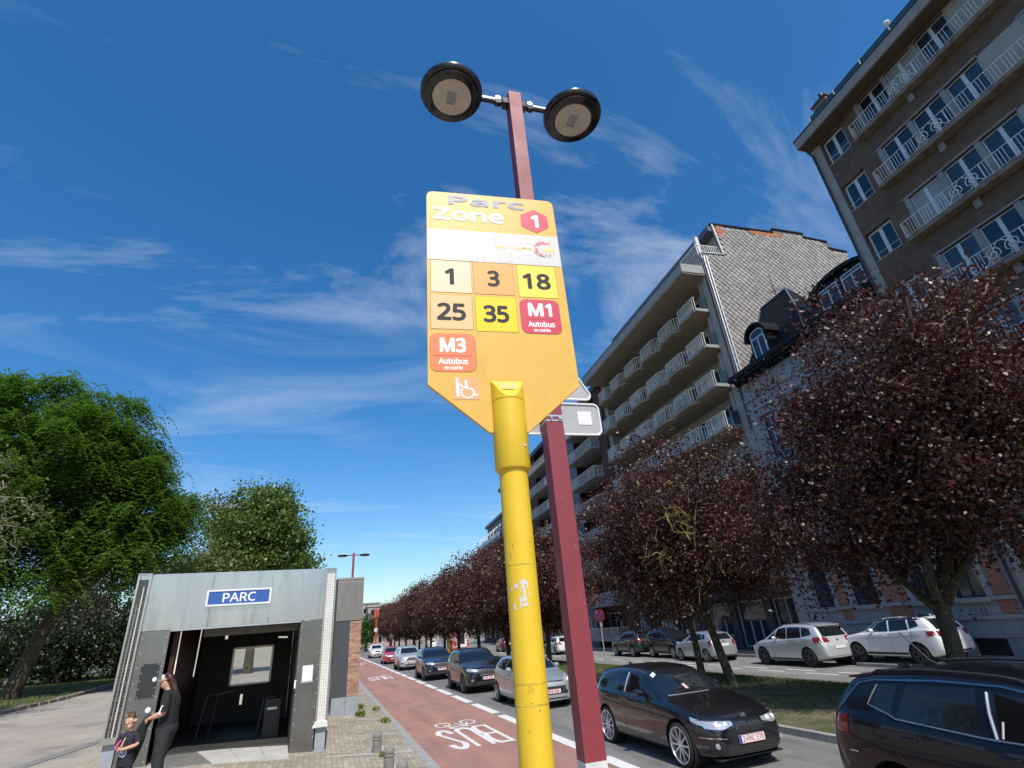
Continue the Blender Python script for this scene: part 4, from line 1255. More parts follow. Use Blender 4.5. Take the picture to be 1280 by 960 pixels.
h = HB(); h.tube([(3.2, 22.1, 15.8), (3.2, 22.1, 22.4)], .03, 5); h.tube([(3.2, 21.7, 21.0), (3.2, 22.5, 21.2)], .02, 5)
for i in range(4): h.tube([(2.9, 21.75 + .2 * i, 21.02 + .05 * i), (3.5, 21.75 + .2 * i, 21.02 + .05 * i)], .012, 4)
h.build('antenna', M_dark, T, s0)

# ---------------------------------------------------------------- concrete block with wavy balconies
C = house('apartment_block', 'grey concrete apartment block with wavy balconies and a shingled gable', 'apartment block', 24.08)
s0 = 24.08; sF = 42.6
M_c2 = mat('warm_grey_concrete', (.31, .305, .29), .85, var=.15, vs=1.2, bump=.15)
M_rec = mat('recess_wall', (.36, .355, .34), .85, var=.12)
M_und = mat('tan_soffit', (.30, .255, .19), .85, var=.2, vs=1.5)
HB().box(.0, 1.6, 24.10, 24.85, -.1, 24.5).build('end_pier', M_c2, C, s0)
HB().box(.0, 1.6, 41.9, sF, -.1, 24.5).build('end_pier', M_c2, C, s0)
FZ = [20.95 - 2.88 * i for i in range(7)]
ops = []
for z in FZ:
    for k in range(6):
        a = 25.6 + 2.72 * k
        ops.append((a, a + 2.0, z + .25, z + 2.45))
hb = HB(); wall(hb, 24.85, 41.9, 3.4, 24.4, ops, 1.1, .15); hb.build('recess_wall', M_rec, C, s0)
HB().box(1.26, 14.1, 24.4, sF, -.1, 25.45).build('core', M_int, C, s0)
for i, z in enumerate(FZ):
    for k in range(6):
        a = 25.6 + 2.72 * k
        window(C, s0, 1.16, a + .02, a + 1.98, z + .27, z + 2.43, M_white, (M_glass, M_curt, M_blind, M_glass, M_curt)[(i * 3 + k * 2 + i * k) % 5], 3, 0, .06)
    # scalloped slab
        front = [(0.0, 24.86), (-.92, 24.88), (-1.08, 25.0), (-1.08, 26.9)]
    for k in range(5):
        c = 27.45 + 3.0 * k
        front += [(-.66, c - .12), (-.66, c + .05), (-.84, c + .16), (-1.08, c + .5), (-1.08, c + 2.25)] if k < 4 else [(-.66, c - .12), (-.66, c + .05), (-.84, c + .16), (-1.08, c + .5), (-1.08, 41.4), (-.3, 41.85)]
    poly = [(1.095, 24.86)] + front + [(1.095, 41.89)]
    bal = HB().prism(poly, lambda p, zz: (p[0], p[1], zz), z, z + .2).build('balcony', M_und, C, s0)
    e = HB()
    fr = front
    for j in range(1, len(fr) - 1):
        p, q = Vector((fr[j][0], fr[j][1], 0)), Vector((fr[j + 1][0], fr[j + 1][1], 0))
        L_ = (q - p).length
        if L_ < .01: continue
        t_ = (q - p) / L_
        nn = Vector((t_.y, -t_.x, 0)) * .012
        m_ = max(1, int(L_ / .15))
        up = Vector((0, 0, 1))
        for u in range(m_):
            c_ = p + t_ * (L_ * (u + .5) / m_) - Vector((-.05, 0, 0))
            wv = t_ * .019
            e.add([c_ - wv + nn + up * (z + .26), c_ + wv + nn + up * (z + .26), c_ + wv - nn + up * (z + .26), c_ - wv - nn + up * (z + .26),
                   c_ - wv + nn + up * (z + 1.16), c_ + wv + nn + up * (z + 1.16), c_ + wv - nn + up * (z + 1.16), c_ - wv - nn + up * (z + 1.16)],
                  [(0, 1, 5, 4), (1, 2, 6, 5), (2, 3, 7, 6), (3, 0, 4, 7), (4, 5, 6, 7)])
    e.tube([(x + .05, y, z + 1.19) for x, y in fr[1:]], .025, 5, smooth=False)
    e.build('railing', M_rail, bal, s0)
    h = HB(); h.prism([(-1.07, 25.0), (-1.07, 26.9), (-1.13, 26.9), (-1.13, 24.95)], lambda p, zz: (p[0], p[1], zz), z + .02, z + .235); h.box(-1.1, -.05, 24.80, 24.855, z + .01, z + .235); h.build('slab_edge', M_conc, bal, s0)
    HB().box(-.5, .55, 24.87, 24.90, z + .35, z + 1.25).build('wind_screen', mat('dark_blue_glass', (.03, .05, .07), .08, var=0), bal, s0)
    HB().box(.1, 1.09, 25.0, 25.35, z + .2, z + 2.7).build('partition', M_c2, bal, s0)
h = HB(); h.box(-1.85, .3, 24.2, 42.7, 23.75, 24.45); h.build('eaves', M_c2, C, s0)
HB().box(-1.8, 1.5, 24.25, 42.6, 23.64, 23.745).build('eaves_soffit', M_und, C, s0)
HB().box(-1.87, -1.72, 24.18, 42.72, 24.455, 24.56).build('gutter', M_lead, C, s0)
# penthouse
HB().box(2.15, 12, 24.22, 40.8, 24.5, 28.0).build('penthouse_wall', M_rec, C, s0)
HB().box(1.35, 13, 24.12, 41.0, 27.85, 28.32).build('penthouse_roof', M_lead, C, s0)
for k in range(5):
    window(C, s0, 2.1, 25.4 + 3 * k, 27.2 + 3 * k, 25.6, 27.5, M_wfr, M_glass, 2)
r = HB()
for k in range(int(16 / .16)): r.box(-.02, 0, 24.3 + .16 * k, 24.34 + .16 * k, 25.62, 26.45)
for k in range(13): r.box(.02 + .16 * k, .06 + .16 * k, 24.3, 24.32, 25.62, 26.45)
r.box(-.03, .02, 24.28, 40.3, 26.45, 26.5); r.box(.02, 2.1, 24.28, 24.33, 26.45, 26.5)
r.build('terrace_railing', M_rail, C, s0)
HB().box(-.05, 2.2, 24.2, 40.5, 24.5, 25.55).build('terrace_parapet', M_c2, C, s0)
HB().box(.7, .95, 24.9, 25.15, 25.5, 27.85).build('terrace_post', M_white, C, s0)
HB().box(-.9, -.2, 33.2, 34.0, 24.5, 25.1).build('roof_vent', M_dark, C, s0)
# gable: rows of diamond shingles over a backing wall
GP = [(.0, 12), (.0, 25.55), (2.08, 25.6), (1.75, 28.45), (7.3, 28.5), (7.5, 28.85), (10.3, 28.8), (10.32, 28.45), (12.45, 28.3), (12.5, 27.65), (14.15, 27.5), (14.2, 12)]
HB().prism(GP, lambda p, s_: (p[0], s_, p[1]), 24.085, 24.3).build('gable_wall', mat('gable_render', (.16, .15, .145), .9, var=.15), C, s0)
def inside(x, z):
    c = False; n = len(GP)
    for i in range(n):
        (x1, z1), (x2, z2) = GP[i], GP[(i + 1) % n]
        if (z1 > z) != (z2 > z) and x < (x2 - x1) * (z - z1) / (z2 - z1) + x1: c = not c
    return c
sh = HB(); pitch = .47; hh = pitch / 2
rows = int((28.9 - 12) / hh); rr = random.Random(5)
orange = HB()
for i in range(rows):
    z = 12 + i * hh
    for j in range(32):
        x = .1 + j * pitch + (hh if i % 2 else 0)
        if not inside(x, z + .02) or not inside(x - .15, z - .1) or not inside(x + .15, z + .12): continue
        bare = (z > 27.75 and (5.0 < x < 8.2) and z > 28.7 - (8.4 - x) * .1 - .45) or (x < 2.75 and z > 27.3 and (x - 1.75) < (z - 27.1) * .8)
        if bare: continue
        q = hh * .995; t0, t1 = .004, .07
        j1 = rr.uniform(-.006, .006)
        sh.add([(x, 24.085 - t1 + j1, z - q), (x + q, 24.085 - .032 + j1, z), (x, 24.085 - t0, z + q), (x - q, 24.085 - .032 + j1, z), (x, 24.084, z)],
               [(0, 1, 2, 3), (0, 4, 1), (3, 4, 0)])
sh_o = sh.build('shingles', mat('weathered_shingle', (.29, .268, .25), .85, island=.15, var=.22, vs=1.2), C, s0); sh_o['kind'] = 'stuff'
h = HB()
for (xa, xb, za, zb) in ((5.0, 8.3, 28.1, 28.46), (1.80, 2.7, 27.35, 28.44)):
    z = za
    while z < zb:
        x = xa + rr.uniform(0, .4)
        while x < xb - .2 * rr.random():
            if inside(x, z) and inside(x + .22, z + .07): h.box(x, x + .23, 24.05, 24.086, z, z + .07)
            x += .25
        z += .085
o = h.build('bare_bricks', mat('bare_orange_brick', (.48, .20, .10), .9, island=.25, var=.1), C, s0); o['kind'] = 'stuff'
h = HB()
for i in range(3, len(GP) - 2):
    (x1, z1), (x2, z2) = GP[i], GP[i + 1]
    if abs(x2 - x1) > .5: h.prism([(x1 - .1, z1), (x2 + .1, z2), (x2 + .1, z2 + .13), (x1 - .1, z1 + .13)], lambda p, s_: (p[0], s_, p[1]), 24.0, 24.35)
h.build('gable_coping', MATS['black_cornice'], C, s0)
h = HB()
for n_ in (.12, .34): h.tube([(n_, 23.98, 11), (n_, 23.98, 24.9), (n_ + .05, 24.0, 25.2)], .05, 8)
h.build('downpipes', mat('pale_zinc', (.50, .52, .54), .45, metal=.3), C, s0)
h = HB(); h.tube([(1.95, 24.0, 25.7), (1.72, 24.0, 28.4)], .07, 6); h.tube([(-.02, 24.02, 25.0), (.0, 24.02, 25.55), (2.05, 24.02, 25.62)], .05, 6); h.build('edge_trim', M_white, C, s0)
# ground floor with dark shop front
hb = HB(); wall(hb, 24.85, 41.9, -.1, 3.4, [(25.3, 27.3, 0, 2.7), (27.9, 30.6, .1, 2.7), (31.2, 34.2, .7, 2.7), (34.9, 37.6, .7, 2.7), (38.3, 41, 0, 2.7)], .5, .4); hb.build('shop_wall', mat('dark_shop_cladding', (.045, .05, .055), .5, var=.2), C, s0)
h = HB(); h.box(-.6, .5, 24.86, 41.9, 2.9, 3.35); h.build('shop_canopy', M_dark, C, s0)
for a, b_, z_ in ((25.3, 27.3, 0), (27.9, 30.6, .1), (31.2, 34.2, .7), (34.9, 37.6, .7), (38.3, 41, 0)):
    window(C, s0, .75, a + .02, b_ - .02, z_ + .02, 2.68, M_wfr, M_curt, 3 if b_ - a > 2.2 else 2)

# ---------------------------------------------------------------- dark red brick block with grey bay, beyond
D_ = house('apartment_block', 'dark red brick apartment block with grey centre wall and dark balconies behind the poles', 'apartment block', 42.65)
s0 = 42.65; sG = 86
M_db = mat('dark_red_brick', (.10, .028, .022), .9, var=.2, vs=1.5, brick=(.22, .07, .012, (.08, .06, .055), (1, 2)))
M_gr = mat('blue_grey_panels', (.13, .15, .18), .7, var=.12, vs=.6)
HB().box(-.25, 1.5, 42.66, 44.3, -.1, 24.3).build('end_pier', M_db, D_, s0)
HB().box(1.5, 13, 42.7, sG, -.1, 23.6).build('core', M_int, D_, s0)
secs = [(44.3, 51.5, 'b'), (51.5, 57.5, 'g'), (57.5, 66, 'b'), (66, 71, 'r'), (71, 79, 'b'), (79, 86, 'r')]
for a, b_, ty in secs:
    ops = []
    for i in range(8):
        z = .6 + 2.88 * i
        if ty == 'b': ops += [(a + .5, a + (b_ - a) * .45, z + .1, z + 2.2), (a + (b_ - a) * .55, b_ - .5, z + .1, z + 2.2)]
        else: ops += [(a + 1.2, a + 2.3, z + .9, z + 2.1), (b_ - 2.3, b_ - 1.2, z + .9, z + 2.1)]
    nn_ = 1.1 if ty == 'b' else .0
    hb = HB(); wall(hb, a, b_, -.1, 23.6, ops, nn_, .18); hb.quad((0, a, -.1), (1.3, a, -.1), (1.3, a, 23.6), (0, a, 23.6)); hb.quad((0, b_, -.1), (1.3, b_, -.1), (1.3, b_, 23.6), (0, b_, 23.6))
    hb.build('facade', M_gr if ty == 'g' else M_db, D_, s0)
    for op in ops: window(D_, s0, nn_ + .1, op[0] + .01, op[1] - .01, op[2] + .01, op[3] - .01, M_wfr, M_glass, 2)
    if ty == 'b':
        for i in range(8):
            z = .6 + 2.88 * i
            bal = HB().box(-1.2, 1.1, a + .2, b_ - .2, z - .12, z + .05).build('balcony', M_conc, D_, s0)
            r = HB()
            r.box(-1.2, -1.17, a + .2, b_ - .2, z + .95, z + .99)
            for k in range(int((b_ - a - .4) / .16)): r.box(-1.19, -1.175, a + .22 + .16 * k, a + .25 + .16 * k, z + .05, z + .95)
            for k in range(7): r.box(-1.19 + .16 * k, -1.16 + .16 * k, a + .2, a + .22, z + .05, z + .95)
            r.box(-1.2, -.1, a + .2, a + .23, z + .95, z + .99); r.build('railing', M_rail, bal, s0)
HB().box(-.5, 1.5, 42.68, sG, 23.65, 24.2).build('eaves', M_dark, D_, s0)

E_ = house('apartment_block', 'farther low apartment block with arched white canopies on its roof terrace', 'apartment block', 86.1)
s0 = 86.1
hb = HB(); ops = [(88 + 4 * k, 90.2 + 4 * k, .8 + 2.9 * i, 2.6 + 2.9 * i) for k in range(5) for i in range(5)]
wall(hb, 86.1, 106, -.1, 16.2, ops, 0, .2); hb.box(.2, 13, 86.1, 106, -.1, 16.1); hb.box(0, .2, 105.8, 106, -.1, 16.2); hb.build('facade', mat('brown_render', (.07, .045, .04), .9, var=.2), E_, s0)
for op in ops: window(E_, s0, .1, *op, M_wfr, M_glass, 2)
hb = HB(); ops = [(87 + 2.6 * k, 89 + 2.6 * k, 17.2, 19.4) for k in range(7)]
wall(hb, 86.1, 105.5, 16.6, 20.9, ops, 1.6, .2); hb.box(1.8, 12, 86.1, 105.5, 16.2, 20.9); hb.quad((1.6, 105.5, 16.5), (12, 105.5, 16.5), (12, 105.5, 20.9), (1.6, 105.5, 20.9)); hb.build('penthouse_wall', M_gr, E_, s0)
for op in ops: window(E_, s0, 1.7, *op, M_wfr, M_glass, 2)
HB().box(1.2, 12.5, 86.1, 105.9, 20.9, 21.4).build('penthouse_roof', M_lead, E_, s0)
HB().box(-.5, 1.6, 86.1, 106.2, 16.1, 16.7).build('terrace', M_conc, E_, s0)
for k in range(8):
    c = 87.5 + 2.5 * k
    h = HB()
    h.tube([(-.3, c, 16.7), (-.3, c, 17.9), (.1, c, 18.7), (.8, c, 19.15), (1.5, c, 19.25)], .07, 6)
    h.box(-.36, -.24, c + .1, c + 2.3, 16.7, 17.5)
    h.build('arched_canopy', M_white, E_, s0)

# ---------------------------------------------------------------- far background houses
def far_house(name, label, x, y, w, d, h, wm, rm, hip=False, rz=0.0, nf=4, group='houses at the end of the boulevard'):
    t = thing(name, label, 'house', (x, y, -.2), rz, group)
    MB().box(-w / 2, w / 2, -d / 2, d / 2, 0, h).build('wall', wm, t)
    if hip:
        MB().add([(-w / 2 - .4, -d / 2 - .4, h), (w / 2 + .4, -d / 2 - .4, h), (w / 2 + .4, d / 2 + .4, h), (-w / 2 - .4, d / 2 + .4, h), (-w * .2, 0, h + w * .25), (w * .2, 0, h + w * .25)],
                 [(0, 1, 5, 4), (1, 2, 5), (2, 3, 4, 5), (3, 0, 4), (3, 2, 1, 0)]).build('roof', rm, t)
    else:
        MB().box(-w / 2 - .3, w / 2 + .3, -d / 2 - .3, d / 2 + .3, h, h + .5).build('roof', rm, t)
    wm_ = MB().box(-.5, .5, -.06, .02, 0, 1.6).me('window'); wm_.materials.append(M_glass)
    for i in range(nf):
        for j in range(max(2, int(w / 2.6))):
            link('window', wm_, t, (-w / 2 + 1.5 + j * 2.6, -d / 2, 1.2 + i * (h - 1) / nf))
    return t
M_pw = mat('pale_render', (.62, .60, .56), .8, var=.08); M_pk2 = mat('pink_render', (.36, .27, .235), .8, var=.1); M_tan = mat('tan_render', (.40, .36, .30), .8, var=.1)
far_house('house', 'white flat-roofed house at the far end of the boulevard', 6.5, 186, 9, 9, 9.6, M_pw, M_conc)
far_house('house', 'pink brick house at the far end of the boulevard right of the white one', 19, 190, 12, 9, 11.8, M_pk2, M_tan)
far_house('house', 'tan house behind the green street tree at the far end', 13, 215, 12, 9, 14.0, M_tan, M_conc)
far_house('house', 'grey house far beyond the plum trees at the end of the boulevard', 32, 205, 14, 9, 12, M_tan, M_slate)
# pavilion roof above the park trees
pv = thing('villa', 'villa with grey hipped roof and white balcony rising behind the round green tree', 'house', (-11.2, 88, .6), radians(3))
MB().box(-5, 5, -5, 5, 0, 17.6).build('wall', mat('villa_render', (.34, .32, .28), .9, var=.1), pv)
MB().add([(-5.9, -5.9, 20.2), (5.9, -5.9, 20.2), (5.9, 5.9, 20.2), (-5.9, 5.9, 20.2), (-1, 0, 23.4), (1, 0, 23.4)], [(0, 1, 5, 4), (1, 2, 5), (2, 3, 4, 5), (3, 0, 4), (3, 2, 1, 0)]).build('roof', mat('grey_slate', (.17, .165, .17), .7, var=.15), pv)
MB().box(-5.7, 5.7, -5.7, 5.7, 19.9, 20.19).build('fascia', M_dark, pv)
for x in (-4.6, -1.6, 1.6, 4.6): MB().box(x - .2, x + .2, -5.4, -5.0, 17.6, 19.9).build('post', M_white, pv)
MB().box(-4.9, 4.9, -4.4, 4.8, 17.6, 19.9).build('loggia_wall', M_dark, pv)
b = MB(); b.box(-5.2, 5.2, -5.4, -5.3, 18.4, 18.5)
for k in range(40): b.box(-5.2 + .265 * k, -5.12 + .265 * k, -5.4, -5.34, 17.65, 18.4)
b.build('balustrade', M_white, pv)

# ---------------------------------------------------------------- small street furniture
def no_parking(x, y):
    t = thing('no_parking_sign', 'round no-parking sign on a spotted grey post by the far carriageway', 'traffic sign', (x, y, -.05), radians(8))
    MB().cyl((0, 0, 0), (0, 0, 2.85), .035, 10).build('post', mat('grey_post', (.30, .31, .32), .6, var=.5, vs=7), t)
    MB().lathe([(0, -.07), (.33, -.07), (.345, -.06), (.345, -.05), (0, -.05)], 28, (0, 0, 2.6), 'y').build('disc', mat('sign_red', (.20, .012, .016), .4), t)
    MB().lathe([(0, -.075), (.255, -.075)], 24, (0, 0, 2.6), 'y').build('blue_field', mat('sign_deep_blue', (.012, .03, .13), .4), t)
    for s_ in (1, -1):
        MB().boxc((0, -.078, 2.6), (.07, .003, .51), Matrix.Rotation(radians(45 * s_), 3, 'Y')).build('red_bar', MATS['sign_red'], t)
    MB().boxc((0, -.05, 2.12), (.18, .02, .28)).build('small_plate', M_alu, t)
no_parking(15.15, 29.3)
M_or2 = mat('signal_orange', (.62, .10, .02), .5, var=.1)
def signal(label, x, y, h, arm=0):
    t = thing('traffic_signal', label, 'traffic signal', (x, y, 0), 0, 'orange signal posts')
    MB().cyl((0, 0, 0), (0, 0, h), .16, 10).build('post', M_or2, t)
    MB().box(-.35, .35, -.3, .1, h - 1.3, h).build('signal_head', M_dark if not arm else M_or2, t)
    for k in range(3): MB().lathe([(0, -.34), (.12, -.33), (.13, -.3)], 12, (0, 0, h - .25 - .4 * k), 'y').build('lens', mat('red_lens', (.5, .02, .02), .3) if k == 0 else M_dark, t)
    b = MB().lathe([(0, -.24), (.38, -.24), (.38, -.2), (0, -.2)], 16, (0, 0, h * .52), 'y'); b.build('round_plate', M_white, t)
signal('tall orange traffic signal post in front of the far green tree', 9.1, 107, 7.1, 1)
signal('shorter orange traffic signal post right of the tall one', 10.9, 98, 4.8)
signal('short orange post among the far plum trunks', 14.6, 96, 3.4)
bt = thing('ticket_booth', 'small red and white striped booth with a white arched window beyond the plum trees', 'booth', (17.6, 76, -.1), 0)
MB().lathe([(1.45, 0), (1.5, 2.3), (1.45, 3.2), (1.1, 4.0), (.5, 4.4), (0, 4.5)], 16).build('shell', mat('red_white_checks', (.50, .06, .07), .6, var=.1, col2=(.72, .68, .66), c2s=2.2, c2lo=.48, c2hi=.52), bt)
MB().box(-.62, .62, -1.62, -1.4, .5, 4.1).build('window_surround', M_white, bt)
MB().prism([(-.32, .9), (.32, .9), (.32, 3.0), (.22, 3.4), (0, 3.6), (-.22, 3.4), (-.32, 3.0)], lambda p, y: (p[0], y, p[1]), -1.66, -1.6).build('dark_pane', M_dark, bt)
for lab, x, y in (('yellow post left of the striped booth', 15.2, 72), ('second yellow post farther along the median', 14.4, 84)):
    t = thing('yellow_post', lab, 'post', (x, y, -.05), 0, 'yellow posts'); MB().cyl((0, 0, 0), (0, 0, 2.6), .16, 10).build('post', M_yel, t); MB().lathe([(.16, 2.6), (.12, 2.7), (0, 2.74)], 10).build('cap', M_yel, t)
# ---------------------------------------------------------------- cars (local: front towards -y, z up)
def pchip(pts, xs):
    x = np.array([p[0] for p in pts], float); y = np.array([p[1] for p in pts], float)
    h = np.diff(x); d = np.diff(y) / h
    m = np.zeros(len(x))
    for i in range(1, len(x) - 1):
        if d[i - 1] * d[i] > 0:
            w1, w2 = 2 * h[i] + h[i - 1], h[i] + 2 * h[i - 1]
            m[i] = (w1 + w2) / (w1 / d[i - 1] + w2 / d[i])
    m[0], m[-1] = d[0], d[-1]
    xs = np.clip(np.asarray(xs, float), x[0], x[-1])
    k = np.clip(np.searchsorted(x, xs) - 1, 0, len(x) - 2)
    t = (xs - x[k]) / h[k]
    return (y[k] * (1 + 2 * t) * (1 - t) ** 2 + h[k] * m[k] * t * (1 - t) ** 2 + y[k + 1] * t * t * (3 - 2 * t) + h[k] * m[k + 1] * t * t * (t - 1))

def eval_mods(o):
    dg = bpy.context.evaluated_depsgraph_get()
    me = bpy.data.meshes.new_from_object(o.evaluated_get(dg))
    return me

def car_shell(sp):
    L, Wd = sp['L'], sp['W']
    ys = sorted(set([0, .02, .06, .12, .2] + list(np.linspace(.3, L - .3, 34)) + [L - .2, L - .12, L - .06, L - .02, L] + [p[0] for p in sp['top']]))
    zt = pchip(sp['top'], ys) if sp.get('smooth', True) else np.interp(ys, *zip(*sp['top']))
    zt = np.interp(ys, [p[0] for p in sp['top']], [p[1] for p in sp['top']]) * .5 + zt * .5
    zb = pchip(sp['belt'], ys); w = pchip(sp['plan'], ys) * Wd / 2; z0 = pchip(sp['bot'], ys)
    tum = sp.get('tumble', .30); crown = sp.get('crown', .045)
    vs, rings = [], []
    for y, t, bl, hw, bo in zip(ys, zt, zb, w, z0):
        sh = min(bl, t - .035)
        g = t - sh
        p5 = (hw * .955, sh)
        xi = max(hw * .955 - .035 - tum * g, hw * .3)
        if g < .12: xi = hw * (.93 - .35 * min(g, .12) / .12 * .3)
        rr_ = min(.10, g * .30)
        pts = [(0, bo), (hw * .80, bo), (hw * .955, bo + .05), (hw * .985, bo + .16), (hw * 1.0, bo + (sh - bo) * .50), (hw * .992, bo + (sh - bo) * .74), (hw * .985, sh - .045), (hw * .968, sh - .008), (p5[0] - .02 * min(1, g / .2), sh + .012 * min(1, g / .2)),
               (p5[0] + (xi - p5[0]) * .5 - .0, sh + g * .5), (xi + .004, t - rr_), (xi - rr_ * .35, t - rr_ * .35), (xi - rr_ * 1.1, t - .006), (xi * .55, t + crown * .62), (0, t + crown)]
        rings.append(pts)
    n = len(rings[0])
    m = MB()
    full = 2 * n - 2
    for y, pts in zip(ys, rings):
        r = [(x, y, z) for x, z in pts] + [(-x, y, z) for x, z in pts[-2:0:-1]]
        m.v += r
    k = len(rings)
    for i in range(k - 1):
        for j in range(full):
            m.f.append((i * full + j, i * full + (j + 1) % full, (i + 1) * full + (j + 1) % full, (i + 1) * full + j))
    # end caps as strips across
    for base, rev in ((0, False), ((k - 1) * full, True)):
        for j in range(n - 1):
            a, b_, c, d = base + j, base + j + 1, base + (full - j - 1) % full, base + (full - j) % full
            if j == 0: f = (a, b_, base + full - 1)
            elif j == n - 2: f = (a, b_, base + (full - j) % full)
            else: f = (a, b_, c, d)
            m.f.append(f[::-1] if rev else f)
    m.sm = [True] * len(m.f)
    me = m.me('shell')
    b = bmesh.new(); b.from_mesh(me); bmesh.ops.recalc_face_normals(b, faces=b.faces); b.to_mesh(me); b.free()
    o = link('shell', me)
    cut = MB()
    for yw in (sp['fo'], sp['fo'] + sp['wb']):
        for sx in (-1, 1):
            cut.cyl((sx * (Wd / 2 - .30), yw, sp['r'] + .01), (sx * (Wd / 2 + .2), yw, sp['r'] + .01), sp['r'] + sp.get('gap', .055), 32, smooth=False)
    cm = cut.me('cut'); b = bmesh.new(); b.from_mesh(cm); bmesh.ops.recalc_face_normals(b, faces=b.faces); b.to_mesh(cm); b.free()
    co = link('cut', cm)
    s_ = o.modifiers.new('s', 'SUBSURF'); s_.levels = 1; s_.render_levels = 1
    bo = o.modifiers.new('b', 'BOOLEAN'); bo.object = co; bo.operation = 'DIFFERENCE'; bo.solver = 'EXACT'
    out = eval_mods(o)
    bpy.data.objects.remove(o); bpy.data.objects.remove(co)
    out.polygons.foreach_set('use_smooth', [True] * len(out.polygons))
    out.set_sharp_from_angle(angle=radians(38))
    return out

def poly_at(pl, u):
    if len(pl) == 1: return pl[0]
    L_ = [0]
    for a, b_ in zip(pl, pl[1:]): L_.append(L_[-1] + math.hypot(b_[0] - a[0], b_[1] - a[1]))
    d = u * L_[-1]
    for i in range(len(pl) - 1):
        if d <= L_[i + 1] + 1e-9:
            t = (d - L_[i]) / max(L_[i + 1] - L_[i], 1e-9)
            return (pl[i][0] + (pl[i + 1][0] - pl[i][0]) * t, pl[i][1] + (pl[i + 1][1] - pl[i][1]) * t)
    return pl[-1]

class Skin:
    """lays panes, lamps and trim onto a body by casting onto its surface"""
    def __init__(s, me, L):
        b = bmesh.new(); b.from_mesh(me); s.t = BVHTree.FromBMesh(b); b.free(); s.L = L
    def hit(s, p, ax):
        if ax == 'l': o, d = Vector((3, p[0], p[1])), Vector((-1, 0, 0))
        elif ax == 'r': o, d = Vector((-3, p[0], p[1])), Vector((1, 0, 0))
        elif ax == 'f': o, d = Vector((p[0], -3, p[1])), Vector((0, 1, 0))
        elif ax == 'b': o, d = Vector((p[0], s.L + 3, p[1])), Vector((0, -1, 0))
        else: o, d = Vector((p[0], p[1], 4)), Vector((0, 0, -1))
        h = s.t.ray_cast(o, d)
        if h[0] is None:
            q = o + d * 3
            h = s.t.find_nearest(q)
        n = h[1]
        if n.dot(d) > 0: n = -n
        return h[0], n, d
    def patch(s, mb, bottom, top, ax, off=.004, nu=8, nv=5, deep=.02, smooth=True):
        A, B = [], []
        for j in range(nv + 1):
            v = j / nv
            for i in range(nu + 1):
                u = i / nu
                a, c = poly_at(bottom, u), poly_at(top, u)
                h, n, d = s.hit((a[0] + (c[0] - a[0]) * v, a[1] + (c[1] - a[1]) * v), ax)
                A.append(h - d * off); B.append(h + d * deep)
        w = nu + 1
        fs = [(j * w + i, j * w + i + 1, (j + 1) * w + i + 1, (j + 1) * w + i) for j in range(nv) for i in range(nu)]
        k = len(A)
        rim = [i for i in range(w)] + [j * w + nu for j in range(1, nv + 1)] + [nv * w + i for i in range(nu - 1, -1, -1)] + [j * w for j in range(nv - 1, 0, -1)]
        mb.add(A, fs, smooth)
        o = len(mb.v) - k
        mb.v += [tuple(q) for q in B]
        for a, c in zip(rim, rim[1:] + rim[:1]):
            mb.f.append((o + a, o + c, o + k + c, o + k + a)); mb.sm.append(False)
        return mb
    def line(s, pts, ax, off=.004, step=.08):
        out = []
        for a, b_ in zip(pts, pts[1:]):
            k = max(1, int(math.hypot(b_[0] - a[0], b_[1] - a[1]) / step))
            for i in range(k):
                h, n, d = s.hit((a[0] + (b_[0] - a[0]) * i / k, a[1] + (b_[1] - a[1]) * i / k), ax)
                out.append(h - d * off)
        h, n, d = s.hit(pts[-1], ax)
        return out + [h - d * off]

